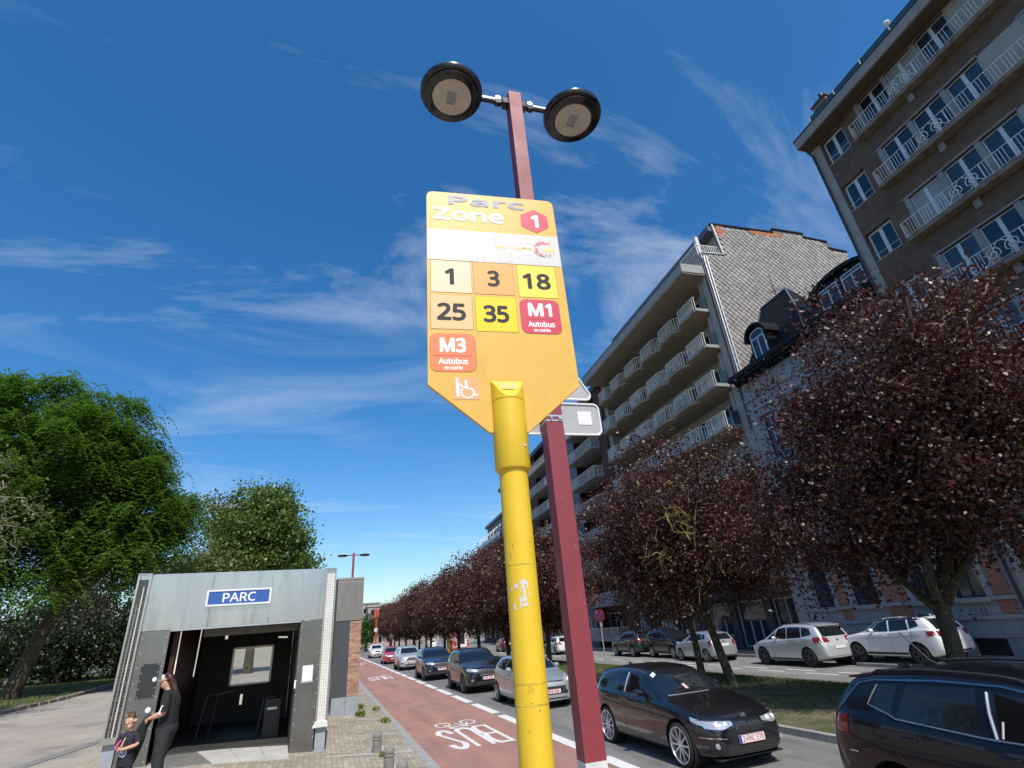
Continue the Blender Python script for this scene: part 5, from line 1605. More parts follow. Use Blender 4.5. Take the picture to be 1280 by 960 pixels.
M_tyre = mat('tyre_rubber', (.018, .018, .018), .8, var=.1)
M_rim = mat('alloy_rim', (.52, .53, .55), .28, metal=.75, var=.06)
M_rimd = mat('dark_rim', (.10, .10, .105), .35, metal=.7, var=.1)
M_plas = mat('black_plastic', (.02, .02, .021), .6, var=.15)
M_chr = mat('chrome', (.62, .64, .66), .12, metal=1.0, var=0)
M_hl = mat('headlamp_glass', (.55, .57, .60), .06, metal=.55, var=.35, vs=25, coat=1)
M_hlw = mat('headlamp_bulb', (.85, .85, .82), .15, var=0, coat=1)
M_tl = mat('tail_lamp', (.20, .008, .010), .15, var=.1, vs=12, coat=1)
M_plate = mat('number_plate', (.72, .70, .68), .45, var=.05)
M_pred = mat('plate_red', (.45, .04, .04), .5, var=0)
M_pblu = mat('plate_blue', (.02, .06, .40), .5, var=0)
WH = {}
def wheel(parent, x, y, r, sx, rimm, spokes=5, wd=.2, steer=0, rim_k=.68):
    key = (round(r, 3), sx, rimm.name, spokes, wd, rim_k)
    if key not in WH:
        t = MB(); rr_ = r * rim_k
        pr = [(rr_, -wd * .5), (r * .90, -wd * .5), (r * .985, -wd * .42), (r, -wd * .25), (r, wd * .25), (r * .985, wd * .42), (r * .90, wd * .5), (rr_, wd * .5)]
        t.lathe(pr, 36, axis='x')
        tm = t.me('tyre'); tm.materials.append(M_tyre)
        q = MB(); o_ = wd * .5 * sx
        q.lathe([(rr_ * 1.02, o_ * .3), (rr_ * 1.03, o_ * 1.02), (rr_ * .96, o_ * 1.02), (rr_ * .90, o_ * .55), (rr_ * .90, -o_ * .4)], 36, axis='x')
        q.lathe([(0, o_ * 1.0), (rr_ * .14, o_ * 1.0), (rr_ * .18, o_ * .85), (rr_ * .18, o_ * .2)], 16, axis='x')
        dbl = spokes < 8
        for k in range(spokes):
            for da in ((-.11, .11) if dbl else (0,)):
                a0 = 2 * pi * k / spokes
                a1 = a0 + da * 1.9
                wv = rr_ * (.075 if dbl else .055)
                p0 = Vector((o_ * .88, cos(a0 + da * .6) * rr_ * .15, sin(a0 + da * .6) * rr_ * .15)); p1 = Vector((o_ * .93, cos(a1) * rr_ * .95, sin(a1) * rr_ * .95))
                d = (p1 - p0); c = Vector((1, 0, 0)).cross(d).normalized() * wv
                dep = Vector((-o_ * .28, 0, 0))
                q.add([p0 + c, p0 - c, p1 - c * .8, p1 + c * .8, p0 + c + dep, p0 - c + dep, p1 - c * .8 + dep, p1 + c * .8 + dep], [(0, 1, 2, 3), (4, 7, 6, 5), (0, 4, 5, 1), (1, 5, 6, 2), (2, 6, 7, 3), (3, 7, 4, 0)])
        qm = q.me('rim'); b = bmesh.new(); b.from_mesh(qm); bmesh.ops.recalc_face_normals(b, faces=b.faces); b.to_mesh(qm); b.free(); qm.set_sharp_from_angle(angle=radians(40)); qm.materials.append(rimm)
        k_ = MB().lathe([(rr_ * .92, o_ * .3), (0, o_ * .25)], 24, axis='x'); dm_ = k_.me('brake_disc'); dm_.materials.append(M_plas)
        WH[key] = (tm, qm, dm_)
    tm, qm, dm_ = WH[key]
    w = link('wheel', tm, parent, (x, y, r), (0, 0, steer))
    link('rim', qm, w); link('brake_disc', dm_, w)
    return w

SHELL = {}
def make_car(sp, name, label, paint, loc, rz=0, group='cars queuing in the lane', glass=None, rimm=None, detail=1, shell_key=None):
    """detail 0: far away, 1: middle, 2: close"""
    t = thing(name, label, 'car', loc, rz, group)
    L, Wd, r = sp['L'], sp['W'], sp['r']
    key = shell_key or id(sp)
    if key not in SHELL:
        me = car_shell(sp); SHELL[key] = (me, Skin(me, L))
    base, sk = SHELL[key]
    me = base.copy(); me.materials.clear(); me.materials.append(paint)
    body = link('body', me, t)
    glass = glass or M_glassb
    # wheel wells
    for yw in (sp['fo'], sp['fo'] + sp['wb']):
        for sx in (-1, 1):
            b = MB()
            b.lathe([(r + sp.get('gap', .055) - .004, sx * (Wd / 2 - .035)), (r + sp.get('gap', .055) - .006, sx * (Wd / 2 - .29)), (0, sx * (Wd / 2 - .29))], 32, (0, yw, r + .01), 'x')
            b.build('wheel_arch_liner', M_plas, t, fix=False)
    for sx in (-1, 1):
        for yw in (sp['fo'], sp['fo'] + sp['wb']):
            wheel(t, sx * (Wd / 2 - .105), yw, r, sx, rimm or M_rim, sp.get('spokes', 5), sp.get('tw', .2), 0, sp.get('rim_k', .68))
    # glazing
    for nm, bt, tp in sp['side']:
        for ax, sx in (('l', 1), ('r', -1)):
            b = sk.patch(MB(), bt, tp, ax, .005, 8, 5)
            b.build(nm, (sp.get('glass_dark', glass) if nm == 'quarter_window' else glass), t)
    f = sp['ws']; b = sk.patch(MB(), [(-f[0], f[1]), (f[0], f[1])], [(-f[2], f[3]), (f[2], f[3])], 'f', .004, 12, 6); b.build('windscreen', glass, t)
    f = sp['rw']; b = sk.patch(MB(), [(-f[0], f[1]), (f[0], f[1])], [(-f[2], f[3]), (f[2], f[3])], 'b', .004, 12, 5); b.build('rear_window', glass, t)
    # lamps
    for sx in (-1, 1):
        fl = lambda pl: [(sx * p[0], p[1]) for p in pl]
        b = sk.patch(MB(), fl(sp['hl'][0]), fl(sp['hl'][1]), 'f', .006, 8, 4)
        h = b.build('headlight', M_hl, t)
        if detail:
            for k in (.30, .62):
                a, c = poly_at(fl(sp['hl'][0]), k), poly_at(fl(sp['hl'][1]), k)
                q, n, d = sk.hit(((a[0] + c[0]) / 2, (a[1] + c[1]) / 2), 'f')
                MB().lathe([(0, -.012), (.036, -.010), (.045, .004)], 14, q + Vector((0, -.004, 0)), 'y').build('headlight_bulb', M_hlw, h)
            b = MB().tube(sk.line(fl(sp['hl'][1]), 'f', .006, .04), .008, 5); b.build('headlight_brow', M_hlw if sp.get('drl') else M_chr, h)
        b = sk.patch(MB(), fl(sp['tl'][0]), fl(sp['tl'][1]), 'b', .006, 6, 4); b.build('tail_light', M_tl, t)
        if 'tls' in sp:
            ax = 'l' if sx > 0 else 'r'
            b = sk.patch(MB(), sp['tls'][0], sp['tls'][1], ax, .010, 4, 4); b.build('tail_light', M_tl, t)
        if 'hls' in sp:
            ax = 'l' if sx > 0 else 'r'
            b = sk.patch(MB(), sp['hls'][0], sp['hls'][1], ax, .005, 4, 4); b.build('headlight', M_hl, t)
        if 'fog' in sp:
            b = sk.patch(MB(), fl(sp['fog'][0]), fl(sp['fog'][1]), 'f', .004, 4, 3); fg = b.build('bumper_vent', M_plas, t)
            a = poly_at(fl(sp['fog'][0]), .5); c = poly_at(fl(sp['fog'][1]), .5); q, n, d = sk.hit(((a[0] + c[0]) / 2, (a[1] + c[1]) / 2), 'f')
            MB().lathe([(0, -.02), (.035, -.018), (.045, .004)], 14, q, 'y').build('fog_lamp', M_hl, fg)
        # mirrors
        y, z = sp['mir']
        q, n, d = sk.hit((y, z - .02), 'l' if sx > 0 else 'r')
        b = MB()
        prof = [(-.05, .0), (-.035, .055), (.0, .075), (.07, .08), (.095, .05)]
        vs = []
        for (py, pr) in prof:
            for k in range(10):
                a = 2 * pi * k / 10
                vs.append((q.x + sx * (.105 + pr * 1.25 * cos(a)), y + py, z + .045 + pr * .85 * sin(a)))
        fs = [(i * 10 + k, i * 10 + (k + 1) % 10, (i + 1) * 10 + (k + 1) % 10, (i + 1) * 10 + k) for i in range(4) for k in range(10)]
        b.add(vs, fs, True); b.f.append(tuple(range(40, 50))); b.sm.append(False)
        b.boxc((q.x + sx * .03, y + .03, z + .0), (.10, .05, .03))
        b.build('wing_mirror', sp.get('mirm', paint), t)
    # grille, intake, plates
    if 'grille' in sp:
        for g in sp['grille']:
            b = sk.patch(MB(), g[0], g[1], 'f', .004, 8, 4); go = b.build('grille', M_plas, t)
            if detail:
                b = MB(); b.tube(sk.line(g[0] + [g[1][-1]] + g[1][::-1] + [g[0][0]], 'f', .006, .06), .008, 5); b.build('grille_surround', sp.get('grm', M_chr), go)
                if detail > 1:
                    b = MB()
                    for k in range(9):
                        u = (k + .5) / 9
                        a, c = poly_at(g[0], u), poly_at(g[1], u)
                        b.tube(sk.line([a, c], 'f', .007, .05), .005, 4)
                    b.build('grille_bars', MATS['dark_rim'], go)
    for g in sp.get('intake', []):
        b = sk.patch(MB(), g[0], g[1], 'f', .003, 10, 3); b.build('bumper_intake', M_plas, t)
    z = sp['plate']
    q, n, d = sk.hit((0, z), 'f')
    pl = MB().boxc((0, q.y - .016, z), (.52, .012, .115)).build('number_plate', M_plate, t)
    if detail:
        MB().boxc((-.235, q.y - .0235, z), (.045, .003, .111)).build('plate_band', M_pblu, pl)
        b = MB()
        for dx, dz, w_, h_ in ((0, .056, .52, .004), (0, -.056, .52, .004), (.258, 0, .004, .115), (-.258, 0, .004, .115)): b.boxc((dx, q.y - .0235, z + dz), (w_, .003, h_))
        b.build('plate_border', M_pred, pl)
        if 'ptxt' in sp and detail > 1:
            text('lettering', sp['ptxt'], .42, .080, M_pred, pl, (.02, q.y - .0235, z), bold=.012)
        elif detail == 1:
            b = MB()
            for k in range(6): b.boxc((-.15 + .06 * k + (.03 if k > 2 else 0), q.y - .0235, z), (.035, .003, .07))
            b.build('plate_marks', M_pred, pl)
    q, n, d = sk.hit((0, sp.get('rplate', .75)), 'b')
    MB().boxc((0, q.y + .012, sp.get('rplate', .75)), (.52, .012, .115)).build('number_plate', M_plate, t)
    if 'badge' in sp:
        q, n, d = sk.hit((0, sp['badge']), 'f')
        MB().lathe([(0, -.016), (.045, -.013), (.052, .004)], 18, q, 'y').build('badge', M_chr, t)
        q, n, d = sk.hit((0, sp.get('rbadge', sp['badge'] + .2)), 'b')
        MB().lathe([(.055, -.004), (.045, .015), (0, .018)], 18, q, 'y').build('badge', M_chr, t)
    # lower cladding
    if 'clad' in sp:
        for ax in 'lr':
            b = sk.patch(MB(), [(sp['fo'] + r + .08, sp['clad'][0]), (sp['fo'] + sp['wb'] - r - .08, sp['clad'][0])], [(sp['fo'] + r + .08, sp['clad'][1]), (sp['fo'] + sp['wb'] - r - .08, sp['clad'][1])], ax, .006, 10, 2); b.build('sill_cladding', M_plas, t)
        b = sk.patch(MB(), [(-Wd * .40, sp['clad'][0]), (Wd * .40, sp['clad'][0])], [(-Wd * .42, sp['clad'][2]), (Wd * .42, sp['clad'][2])], 'b', .006, 10, 3); b.build('rear_bumper_cladding', M_plas, t)
    # shut lines and handles
    if detail:
        for ax, sx in (('l', 1), ('r', -1)):
            b = MB()
            for pl_ in sp['seams']:
                b.tube(sk.line(pl_, ax, -.0005, .06), .0042, 4)
            b.build('door_seam', M_plas, t)
            for hy, hz_ in sp['handles']:
                q, n, d = sk.hit((hy, hz_), ax)
                b = MB(); b.tube([q + Vector((sx * .004, -.09, 0)), q + Vector((sx * .028, -.07, .003)), q + Vector((sx * .032, 0, .004)), q + Vector((sx * .028, .07, .003)), q + Vector((sx * .004, .09, 0))], .012, 6)
                b.build('door_handle', sp.get('hm', paint), t)
        for y0, y1, x in sp.get('rails', []):
            for sx in (-1, 1):
                p = sk.line([(sx * x, y0), (sx * x, y1)], 't', .035, .15)
                q0, q1 = Vector(p[0]), Vector(p[-1]); q0.z -= .045; q1.z -= .045
                MB().tube([q0] + p[1:-1] + [q1], .017, 6).build('roof_rail', sp.get('railm', M_chr), t)
        for sx in (-1, 1):
            for wp in sp.get('wipe', [((-.5, 0), (.1, .1))]): pass
        b = MB()
        f = sp['ws']
        for xa, xb in ((-f[0] * .75, -.05), (.0, f[0] * .62)):
            b.tube(sk.line([(xa, f[1] + .015), (xb, f[1] + .05)], 'f', .012, .1), .008, 4)
        b.build('wipers', M_plas, t)
    if sp.get('trim') and detail:
        for ax in 'lr':
            for pl_, rad in sp['trim']:
                b = MB(); b.tube(sk.line(pl_, ax, .006, .06), rad, 5); b.build('window_trim', sp.get('trimm', M_chr), t)
    if 'aerial' in sp:
        q, n, d = sk.hit((0, sp['aerial']), 't'); b = MB(); b.prism([(-.09, 0), (.09, 0), (.05, .05)], lambda p, x: (x, q.y + p[0], q.z + p[1] - .005), -.018, .018); b.build('aerial', paint, t)
    if 'spoil' in sp:
        y, z, hw = sp['spoil']
        b = MB(); b.prism([(y - .16, z - .012), (y + .10, z - .045), (y + .105, z - .065), (y - .16, z - .06)], lambda p, x: (x, p[0], p[1]), -hw, hw); b.build('spoiler', paint, t)
    return t, sk

def paint(name, col, metal=.0, rough=.28, var=.03, coat=1.0, spec=.5):
    return mat(name, col, rough, metal=metal, var=var, vs=2, coat=coat, coatr=.03, spec=spec)
P_blk = paint('black_car_paint', (.006, .007, .009))
P_navy = paint('navy_car_paint', (.008, .014, .028), .2)
P_silv = paint('silver_car_paint', (.46, .48, .50), .55, .3)
P_wht = paint('white_car_paint', (.74, .75, .76))
P_red = paint('red_car_paint', (.42, .018, .018))
P_pear = paint('pale_silver_paint', (.56, .58, .60), .35, .3)
P_dgr = paint('dark_grey_car_paint', (.035, .037, .042), .4)

HATCH = dict(L=4.22, W=1.76, fo=.80, wb=2.62, r=.325, tumble=.34, crown=.035, spokes=10, gap=.05,
    top=[(0, .60), (.05, .69), (.2, .755), (.7, .86), (1.18, .955), (1.32, 1.00), (2.02, 1.345), (2.35, 1.40), (2.9, 1.41), (3.5, 1.37), (3.78, 1.32), (4.03, 1.06), (4.12, .93), (4.2, .80), (4.22, .7)],
    belt=[(0, .56), (.3, .70), (1.2, .885), (2.2, .93), (3.6, .985), (4.1, .93), (4.22, .66)],
    plan=[(0, .62), (.06, .74), (.18, .86), (.45, .95), (.9, .995), (2.2, 1.0), (3.4, .99), (3.95, .93), (4.15, .84), (4.22, .74)],
    bot=[(0, .24), (.15, .19), (.6, .17), (3.6, .18), (4.0, .24), (4.22, .33)],
    side=[('side_window', [(1.72, .985), (2.52, 1.0)], [(2.14, 1.29), (2.50, 1.335)]), ('side_window', [(2.58, 1.0), (3.38, 1.04)], [(2.56, 1.335), (3.30, 1.315)]), ('quarter_window', [(3.42, 1.045), (3.74, 1.09)], [(3.35, 1.31), (3.62, 1.25)])],
    ws=(.66, 1.005, .54, 1.335), rw=(.58, 1.0, .50, 1.28),
    hl=([(.30, .645), (.52, .60), (.74, .62)], [(.31, .70), (.52, .715), (.77, .725)]), tl=([(.40, .80), (.68, .78)], [(.40, .92), (.68, .93)]), tls=([(3.88, .78), (4.10, .80)], [(3.86, .92), (4.06, .93)]), hls=([(.20, .65), (.42, .70)], [(.22, .715), (.48, .765)]),
    fog=([(.56, .32), (.74, .34)], [(.54, .44), (.72, .43)]), mir=(1.82, .99),
    grille=[([(.02, .54), (.27, .545)], [(.015, .665), (.24, .675)]), ([(-.27, .545), (-.02, .54)], [(-.24, .675), (-.015, .665)])], intake=[([(-.46, .27), (.46, .27)], [(-.50, .37), (.50, .37)])],
    plate=.44, badge=.735, rbadge=.93, rplate=.66,
    seams=[[(1.58, .92), (1.52, .60), (1.50, .34), (1.62, .24)], [(2.55, 1.0), (2.56, .60), (2.55, .24)], [(3.50, 1.03), (3.44, .75), (3.22, .58)], [(1.6, .245), (3.0, .245)], [(1.0, .72), (2.4, .77), (3.7, .82)]],
    handles=[(2.36, .86), (3.28, .88)], aerial=3.55, spoil=(3.82, 1.365, .52))
SUV = dict(L=4.40, W=1.82, fo=.88, wb=2.64, r=.35, tumble=.26, crown=.03, spokes=5, gap=.06,
    top=[(0, .70), (.05, .83), (.2, .93), (.9, 1.04), (1.2, 1.09), (1.32, 1.13), (1.98, 1.50), (2.3, 1.575), (3.0, 1.60), (3.6, 1.57), (3.92, 1.52), (4.20, 1.22), (4.30, 1.08), (4.38, .95), (4.40, .8)],
    belt=[(0, .62), (.3, .86), (1.2, 1.02), (2.2, 1.06), (3.4, 1.14), (4.1, 1.17), (4.40, .76)],
    plan=[(0, .66), (.06, .79), (.18, .89), (.45, .965), (.9, .995), (2.2, 1.0), (3.5, 1.0), (4.05, .955), (4.3, .88), (4.40, .78)],
    bot=[(0, .30), (.15, .24), (.6, .22), (3.7, .22), (4.1, .28), (4.40, .38)],
    side=[('side_window', [(1.70, 1.10), (2.50, 1.11)], [(2.10, 1.44), (2.48, 1.49)]), ('side_window', [(2.58, 1.11), (3.38, 1.16)], [(2.56, 1.49), (3.30, 1.495)]), ('quarter_window', [(3.44, 1.19), (3.80, 1.28)], [(3.38, 1.49), (3.68, 1.46)])],
    ws=(.68, 1.13, .56, 1.49), rw=(.60, 1.14, .54, 1.46),
    hl=([(.42, .80), (.76, .80)], [(.42, .87), (.79, .91)]), tl=([(.50, .92), (.70, .92)], [(.52, 1.08), (.70, 1.10)]), tls=([(4.05, .94), (4.30, .94)], [(4.02, 1.10), (4.24, 1.10)]), hls=([(.16, .80), (.36, .84)], [(.18, .90), (.42, .92)]),
    fog=([(.56, .42), (.78, .44)], [(.56, .54), (.78, .55)]), mir=(1.80, 1.12),
    grille=[([(-.36, .66), (.36, .66)], [(-.40, .86), (.40, .86)])], intake=[([(-.5, .34), (.5, .34)], [(-.52, .44), (.52, .44)])],
    plate=.55, badge=.76, rbadge=1.02, rplate=.80, clad=(.26, .40, .46),
    seams=[[(1.56, 1.0), (1.50, .66), (1.56, .34)], [(2.54, 1.1), (2.56, .7), (2.55, .34)], [(3.50, 1.17), (3.44, .85), (3.30, .72)], [(1.0, .86), (2.4, .90), (3.8, .96)]],
    handles=[(2.34, .97), (3.26, 1.0)], rails=[(2.2, 3.75, .56)], aerial=3.7, spoil=(3.95, 1.565, .56))
SMALL = dict(L=3.95, W=1.72, fo=.80, wb=2.49, r=.31, tumble=.36, crown=.03, spokes=8, gap=.045,
    top=[(0, .58), (.05, .70), (.2, .78), (.7, .92), (1.0, 1.0), (1.12, 1.05), (1.85, 1.39), (2.2, 1.455), (2.7, 1.46), (3.3, 1.40), (3.55, 1.35), (3.82, 1.06), (3.88, .93), (3.95, .7)],
    belt=[(0, .52), (.3, .74), (1.1, .92), (2.0, .97), (3.3, 1.04), (3.8, .98), (3.95, .64)],
    plan=[(0, .62), (.06, .74), (.18, .87), (.45, .96), (.9, .995), (2.2, 1.0), (3.2, .985), (3.7, .92), (3.9, .84), (3.95, .76)],
    bot=[(0, .22), (.15, .18), (.6, .17), (3.4, .18), (3.75, .24), (3.95, .33)],
    side=[('side_window', [(1.50, 1.02), (2.24, 1.03)], [(1.95, 1.34), (2.22, 1.375)]), ('side_window', [(2.30, 1.03), (3.05, 1.08)], [(2.28, 1.375), (2.98, 1.35)]), ('quarter_window', [(3.10, 1.09), (3.36, 1.13)], [(3.05, 1.34), (3.28, 1.29)])],
    ws=(.64, 1.04, .53, 1.375), rw=(.55, 1.05, .48, 1.30),
    hl=([(.50, .66), (.74, .70)], [(.48, .76), (.73, .90)]), tl=([(.52, .78), (.68, .78)], [(.52, 1.0), (.66, 1.02)]), tls=([(3.66, .80), (3.86, .80)], [(3.62, 1.02), (3.80, 1.02)]), hls=([(.14, .68), (.38, .74)], [(.20, .80), (.62, .89)]),
    fog=([(.62, .30), (.74, .32)], [(.60, .40), (.73, .41)]), mir=(1.60, 1.04), grille=[([(-.40, .72), (.40, .72)], [(-.38, .745), (.38, .745)])],
    intake=[([(-.50, .38), (.50, .38)], [(-.58, .60), (.58, .60)]), ([(-.45, .26), (.45, .26)], [(-.5, .30), (.5, .30)])],
    plate=.47, badge=.765, rbadge=.96, rplate=.80, drl=1,
    seams=[[(1.36, .95), (1.30, .60), (1.34, .24)], [(2.27, 1.03), (2.28, .6), (2.27, .24)], [(3.16, 1.06), (3.08, .75), (2.92, .6)]],
    handles=[(2.1, .93), (2.96, .96)], spoil=(3.58, 1.39, .5))
MPV = dict(L=4.60, W=1.86, fo=.92, wb=2.78, r=.36, tumble=.26, crown=.03, spokes=5, gap=.055,
    top=[(0, .62), (.05, .76), (.2, .86), (.7, .99), (1.0, 1.06), (1.1, 1.09), (2.0, 1.55), (2.4, 1.63), (3.0, 1.65), (3.8, 1.61), (4.15, 1.55), (4.42, 1.18), (4.5, 1.02), (4.58, .88), (4.60, .76)],
    belt=[(0, .56), (.3, .80), (1.2, .98), (2.2, 1.03), (3.6, 1.12), (4.3, 1.10), (4.60, .70)],
    plan=[(0, .62), (.06, .76), (.18, .88), (.45, .96), (.9, .995), (2.2, 1.0), (3.7, .99), (4.25, .94), (4.5, .87), (4.60, .78)],
    bot=[(0, .26), (.15, .20), (.6, .18), (3.9, .19), (4.3, .27), (4.60, .36)],
    side=[('quarter_window', [(1.32, 1.07), (1.72, 1.08)], [(1.62, 1.26), (1.90, 1.38)]), ('side_window', [(1.80, 1.08), (2.60, 1.09)], [(2.06, 1.49), (2.58, 1.54)]), ('side_window', [(2.66, 1.09), (3.50, 1.13)], [(2.64, 1.54), (3.44, 1.53)]), ('side_window', [(3.56, 1.15), (4.06, 1.24)], [(3.50, 1.53), (3.94, 1.47)])],
    ws=(.68, 1.10, .56, 1.55), rw=(.62, 1.14, .55, 1.49),
    hl=([(.42, .70), (.76, .72)], [(.42, .80), (.78, .86)]), tl=([(.42, .95), (.70, .93)], [(.46, 1.10), (.70, 1.13)]), tls=([(4.16, .93), (4.48, .93)], [(4.12, 1.14), (4.38, 1.14)]), hls=([(.16, .74), (.40, .78)], [(.2, .84), (.5, .89)]),
    mir=(1.90, 1.08), grille=[([(-.38, .66), (.38, .66)], [(-.40, .80), (.40, .80)])], plate=.48, badge=.76, rbadge=.98, rplate=.74, clad=(.22, .34, .42),
    seams=[[(1.70, 1.0), (1.62, .62), (1.66, .28)], [(2.63, 1.08), (2.64, .65), (2.62, .28)], [(3.56, 1.14), (3.5, .85), (3.34, .70)], [(1.2, .78), (2.6, .82), (4.1, .86)]],
    handles=[(2.46, .96), (3.36, .99)], rails=[(2.2, 4.0, .58)], spoil=(4.17, 1.60, .58))

# --- the lane, nearest first
near = dict(SUV)
near['side'] = [('side_window', [(1.62, 1.09), (2.44, 1.105)], [(2.04, 1.43), (2.42, 1.485)]), ('side_window', [(2.54, 1.11), (3.36, 1.17)], [(2.52, 1.49), (3.20, 1.485)]), ('quarter_window', [(3.42, 1.20), (3.66, 1.275)], [(3.30, 1.485), (3.52, 1.465)])]
near['trim'] = [([(1.30, 1.12), (1.98, 1.46), (2.3, 1.52), (2.9, 1.535), (3.6, 1.51), (3.80, 1.47), (4.02, 1.26), (4.12, 1.18)], .014)]
near['trimm'] = mat('blue_chrome', (.16, .26, .42), .2, metal=.9, var=0)
near['tls'] = ([(4.02, .97), (4.30, .97)], [(3.98, 1.15), (4.20, 1.15)])
near['railm'] = M_plas; near['rails'] = [(2.0, 3.75, .60)]; near['clad'] = (.26, .42, .52); near['L'] = 4.40
car_suv, sk_suv = make_car(near, 'suv_car', 'dark navy off-road car cut off by the right edge with blue chrome window strip', paint('midnight_car_paint', (.004, .006, .011), .0, .3, .03, .55, .25), (6.80, 1.56, 0), 0, detail=2, rimm=M_rimd, shell_key='near')
w_ = MB()
for ax in 'r':
    w_.tube(sk_suv.line([(1.62, 1.085), (2.44, 1.10), (2.54, 1.105), (3.36, 1.165), (3.44, 1.20), (3.68, 1.275), (3.55, 1.47)], 'r', .006, .05), .009, 5)
w_.build('window_trim', M_steel, car_suv)
b = sk_suv.patch(MB(), [(1.95, 1.11), (2.36, 1.115)], [(2.12, 1.40), (2.36, 1.465)], 'r', .007, 6, 5); b.build('open_side_window', mat('open_window_shade', (.004, .004, .005), .9, var=0, spec=0.1), car_suv)  # opaque black patch paints the cabin shade behind an open window
b = MB(); b.tube(sk_suv.line([(2.40, 1.11), (2.42, 1.30), (2.42, 1.47)], 'r', .012, .05), .014, 5); b.build('sunlit_pillar_strip', M_alu, car_suv)  # pale metal colour stands for sunlight on the pillar
b = MB(); b.tube(sk_suv.line([(2.35, 1.12), (2.32, 1.25)], 'r', .012, .05), .010, 5); b.build('seat_belt', mat('pale_belt', (.6, .6, .58), .7), car_suv)
b = MB(); b.prism([(-.09, 0), (.12, 0), (.03, .06)], lambda p, x: (x, 3.35 + p[0], 1.605 + p[1]), -.02, .02); b.tube([(0, 3.36, 1.64), (0, 3.62, 1.95)], .008, 5); b.build('roof_aerial', M_plas, car_suv)
MB().boxc((-.905, 3.98, .80), (.012, .10, .012)).build('reflector_strip', M_alu, car_suv)

bm = dict(HATCH); bm['ptxt'] = '2-FNC 578'; bm['grm'] = mat('dark_chrome', (.22, .22, .23), .2, metal=1, var=0); bm['rim_k'] = .80; bm['r'] = .33; bm['hm'] = M_blk
car_blk, sk_b = make_car(bm, 'hatchback_car', 'black five-door hatchback with silver multi-spoke wheels and plate 2-FNC 578', P_blk, (6.80, 8.36, 0), 0, detail=2, shell_key='hatch_b', rimm=mat('bright_alloy', (.66, .67, .70), .3, metal=.6, var=.05))
b = sk_b.patch(MB(), [(1.90, 1.0), (2.44, 1.01)], [(2.16, 1.27), (2.44, 1.315)], 'r', .007, 6, 5); b.build('open_side_window', MATS['open_window_shade'], car_blk)  # black sheet over the pane, painted as the shaded cabin
b = MB(); b.tube(sk_b.line([(2.56, 1.0), (2.54, 1.16), (2.53, 1.33)], 'r', .009, .05), .016, 6); b.build('sunlit_door_pillar', M_alu, car_blk)  # black pillar drawn pale, its sunlight put into the colour
b = MB(); b.tube(sk_b.line([(-.6, 1.0), (-.2, 1.005), (.3, 1.005)], 'f', .008, .06), .007, 4); b.build('windscreen_edge', M_alu, car_blk)
# sticker lettering at the top corner of the windscreen
b = sk_b.patch(MB(), [(-.55, 1.255), (-.43, 1.30)], [(-.55, 1.295), (-.43, 1.34)], 'f', .008, 3, 2, 0.0); st = b.build('windscreen_sticker', M_white, car_blk)
b = MB()
for k in range(3):
    b.tube(sk_b.line([(-.53 + .035 * k, 1.272 + .012 * k), (-.525 + .035 * k, 1.298 + .012 * k)], 'f', .010, .02), .004, 4)
b.build('sticker_marks', M_dark, st)
b = sk_b.patch(MB(), [(-.12, 1.06), (-.06, 1.06)], [(-.12, 1.13), (-.06, 1.13)], 'f', .008, 2, 2, 0.0); b.build('parking_ticket', mat('pink_ticket', (.65, .35, .35), .6, col2=(.75, .7, .7), c2s=30), car_blk)
b = MB()
for sx in (-1, 1):
    b.tube(sk_b.line([(sx * .48, .475), (sx * .80, .50)], 'f', .006, .05), .010, 5)
b.build('bumper_strip', M_chr, car_blk)
b = MB()
q, n_, d_ = sk_b.hit((0, .20), 'f')
b.boxc((0, q.y + .04, .185), (1.28, .16, .022)); b.build('front_splitter', M_plas, car_blk)
b = MB(); b.boxc((-.33, q.y - .02, .36), (.045, .012, .22), Matrix.Rotation(radians(-10), 3, 'Y')); b.build('bumper_tape', mat('grey_tape', (.10, .10, .13), .5), car_blk)
b = MB(); b.boxc((-.24, q.y - .03, .31), (.012, .01, .16), Matrix.Rotation(radians(38), 3, 'Y')); b.build('loose_strip', M_alu, car_blk)
b = MB()
b.tube(sk_b.line([(2.0, .50), (2.5, .42), (3.0, .50)], 'r', .003, .06), .004, 4)
b.build('side_crease', P_blk, car_blk)

sm = dict(SMALL)
make_car(sm, 'small_car', 'small silver five-door car partly hidden behind the yellow pole', P_silv, (6.88, 17.1, 0), 0, detail=1, shell_key='small')
c1 = dict(SUV); c1['railm'] = M_plas; c1['drl'] = 1; c1['W'] = 1.84; c1['clad'] = (.26, .40, .46)
make_car(c1, 'suv_car', 'black off-road car behind the silver small car with pale headlight strips', P_blk, (6.62, 23.5, 0), 0, detail=1, rimm=M_rimd, shell_key='suv_b')
c2 = dict(SUV); c2['L'] = 4.40; c2['drl'] = 1
make_car(c2, 'suv_car', 'dark blue off-road car third from the camera on the pale lane line', P_navy, (6.40, 32.2, 0), 0, detail=1, rimm=M_rimd, shell_key='suv_b')
make_car(SUV, 'suv_car', 'pale silver off-road car with black grille between the dark blue and the red car', P_pear, (6.45, 43.9, 0), 0, detail=1, rimm=M_rimd, shell_key='suv_b')
make_car(SMALL, 'small_car', 'bright red car in the queue', P_red, (6.55, 56.9, 0), 0, detail=1, shell_key='small')
make_car(SUV, 'suv_car', 'white off-road car farthest back in the queue', P_wht, (6.85, 77.3, 0), 0, detail=1, shell_key='suv_b')
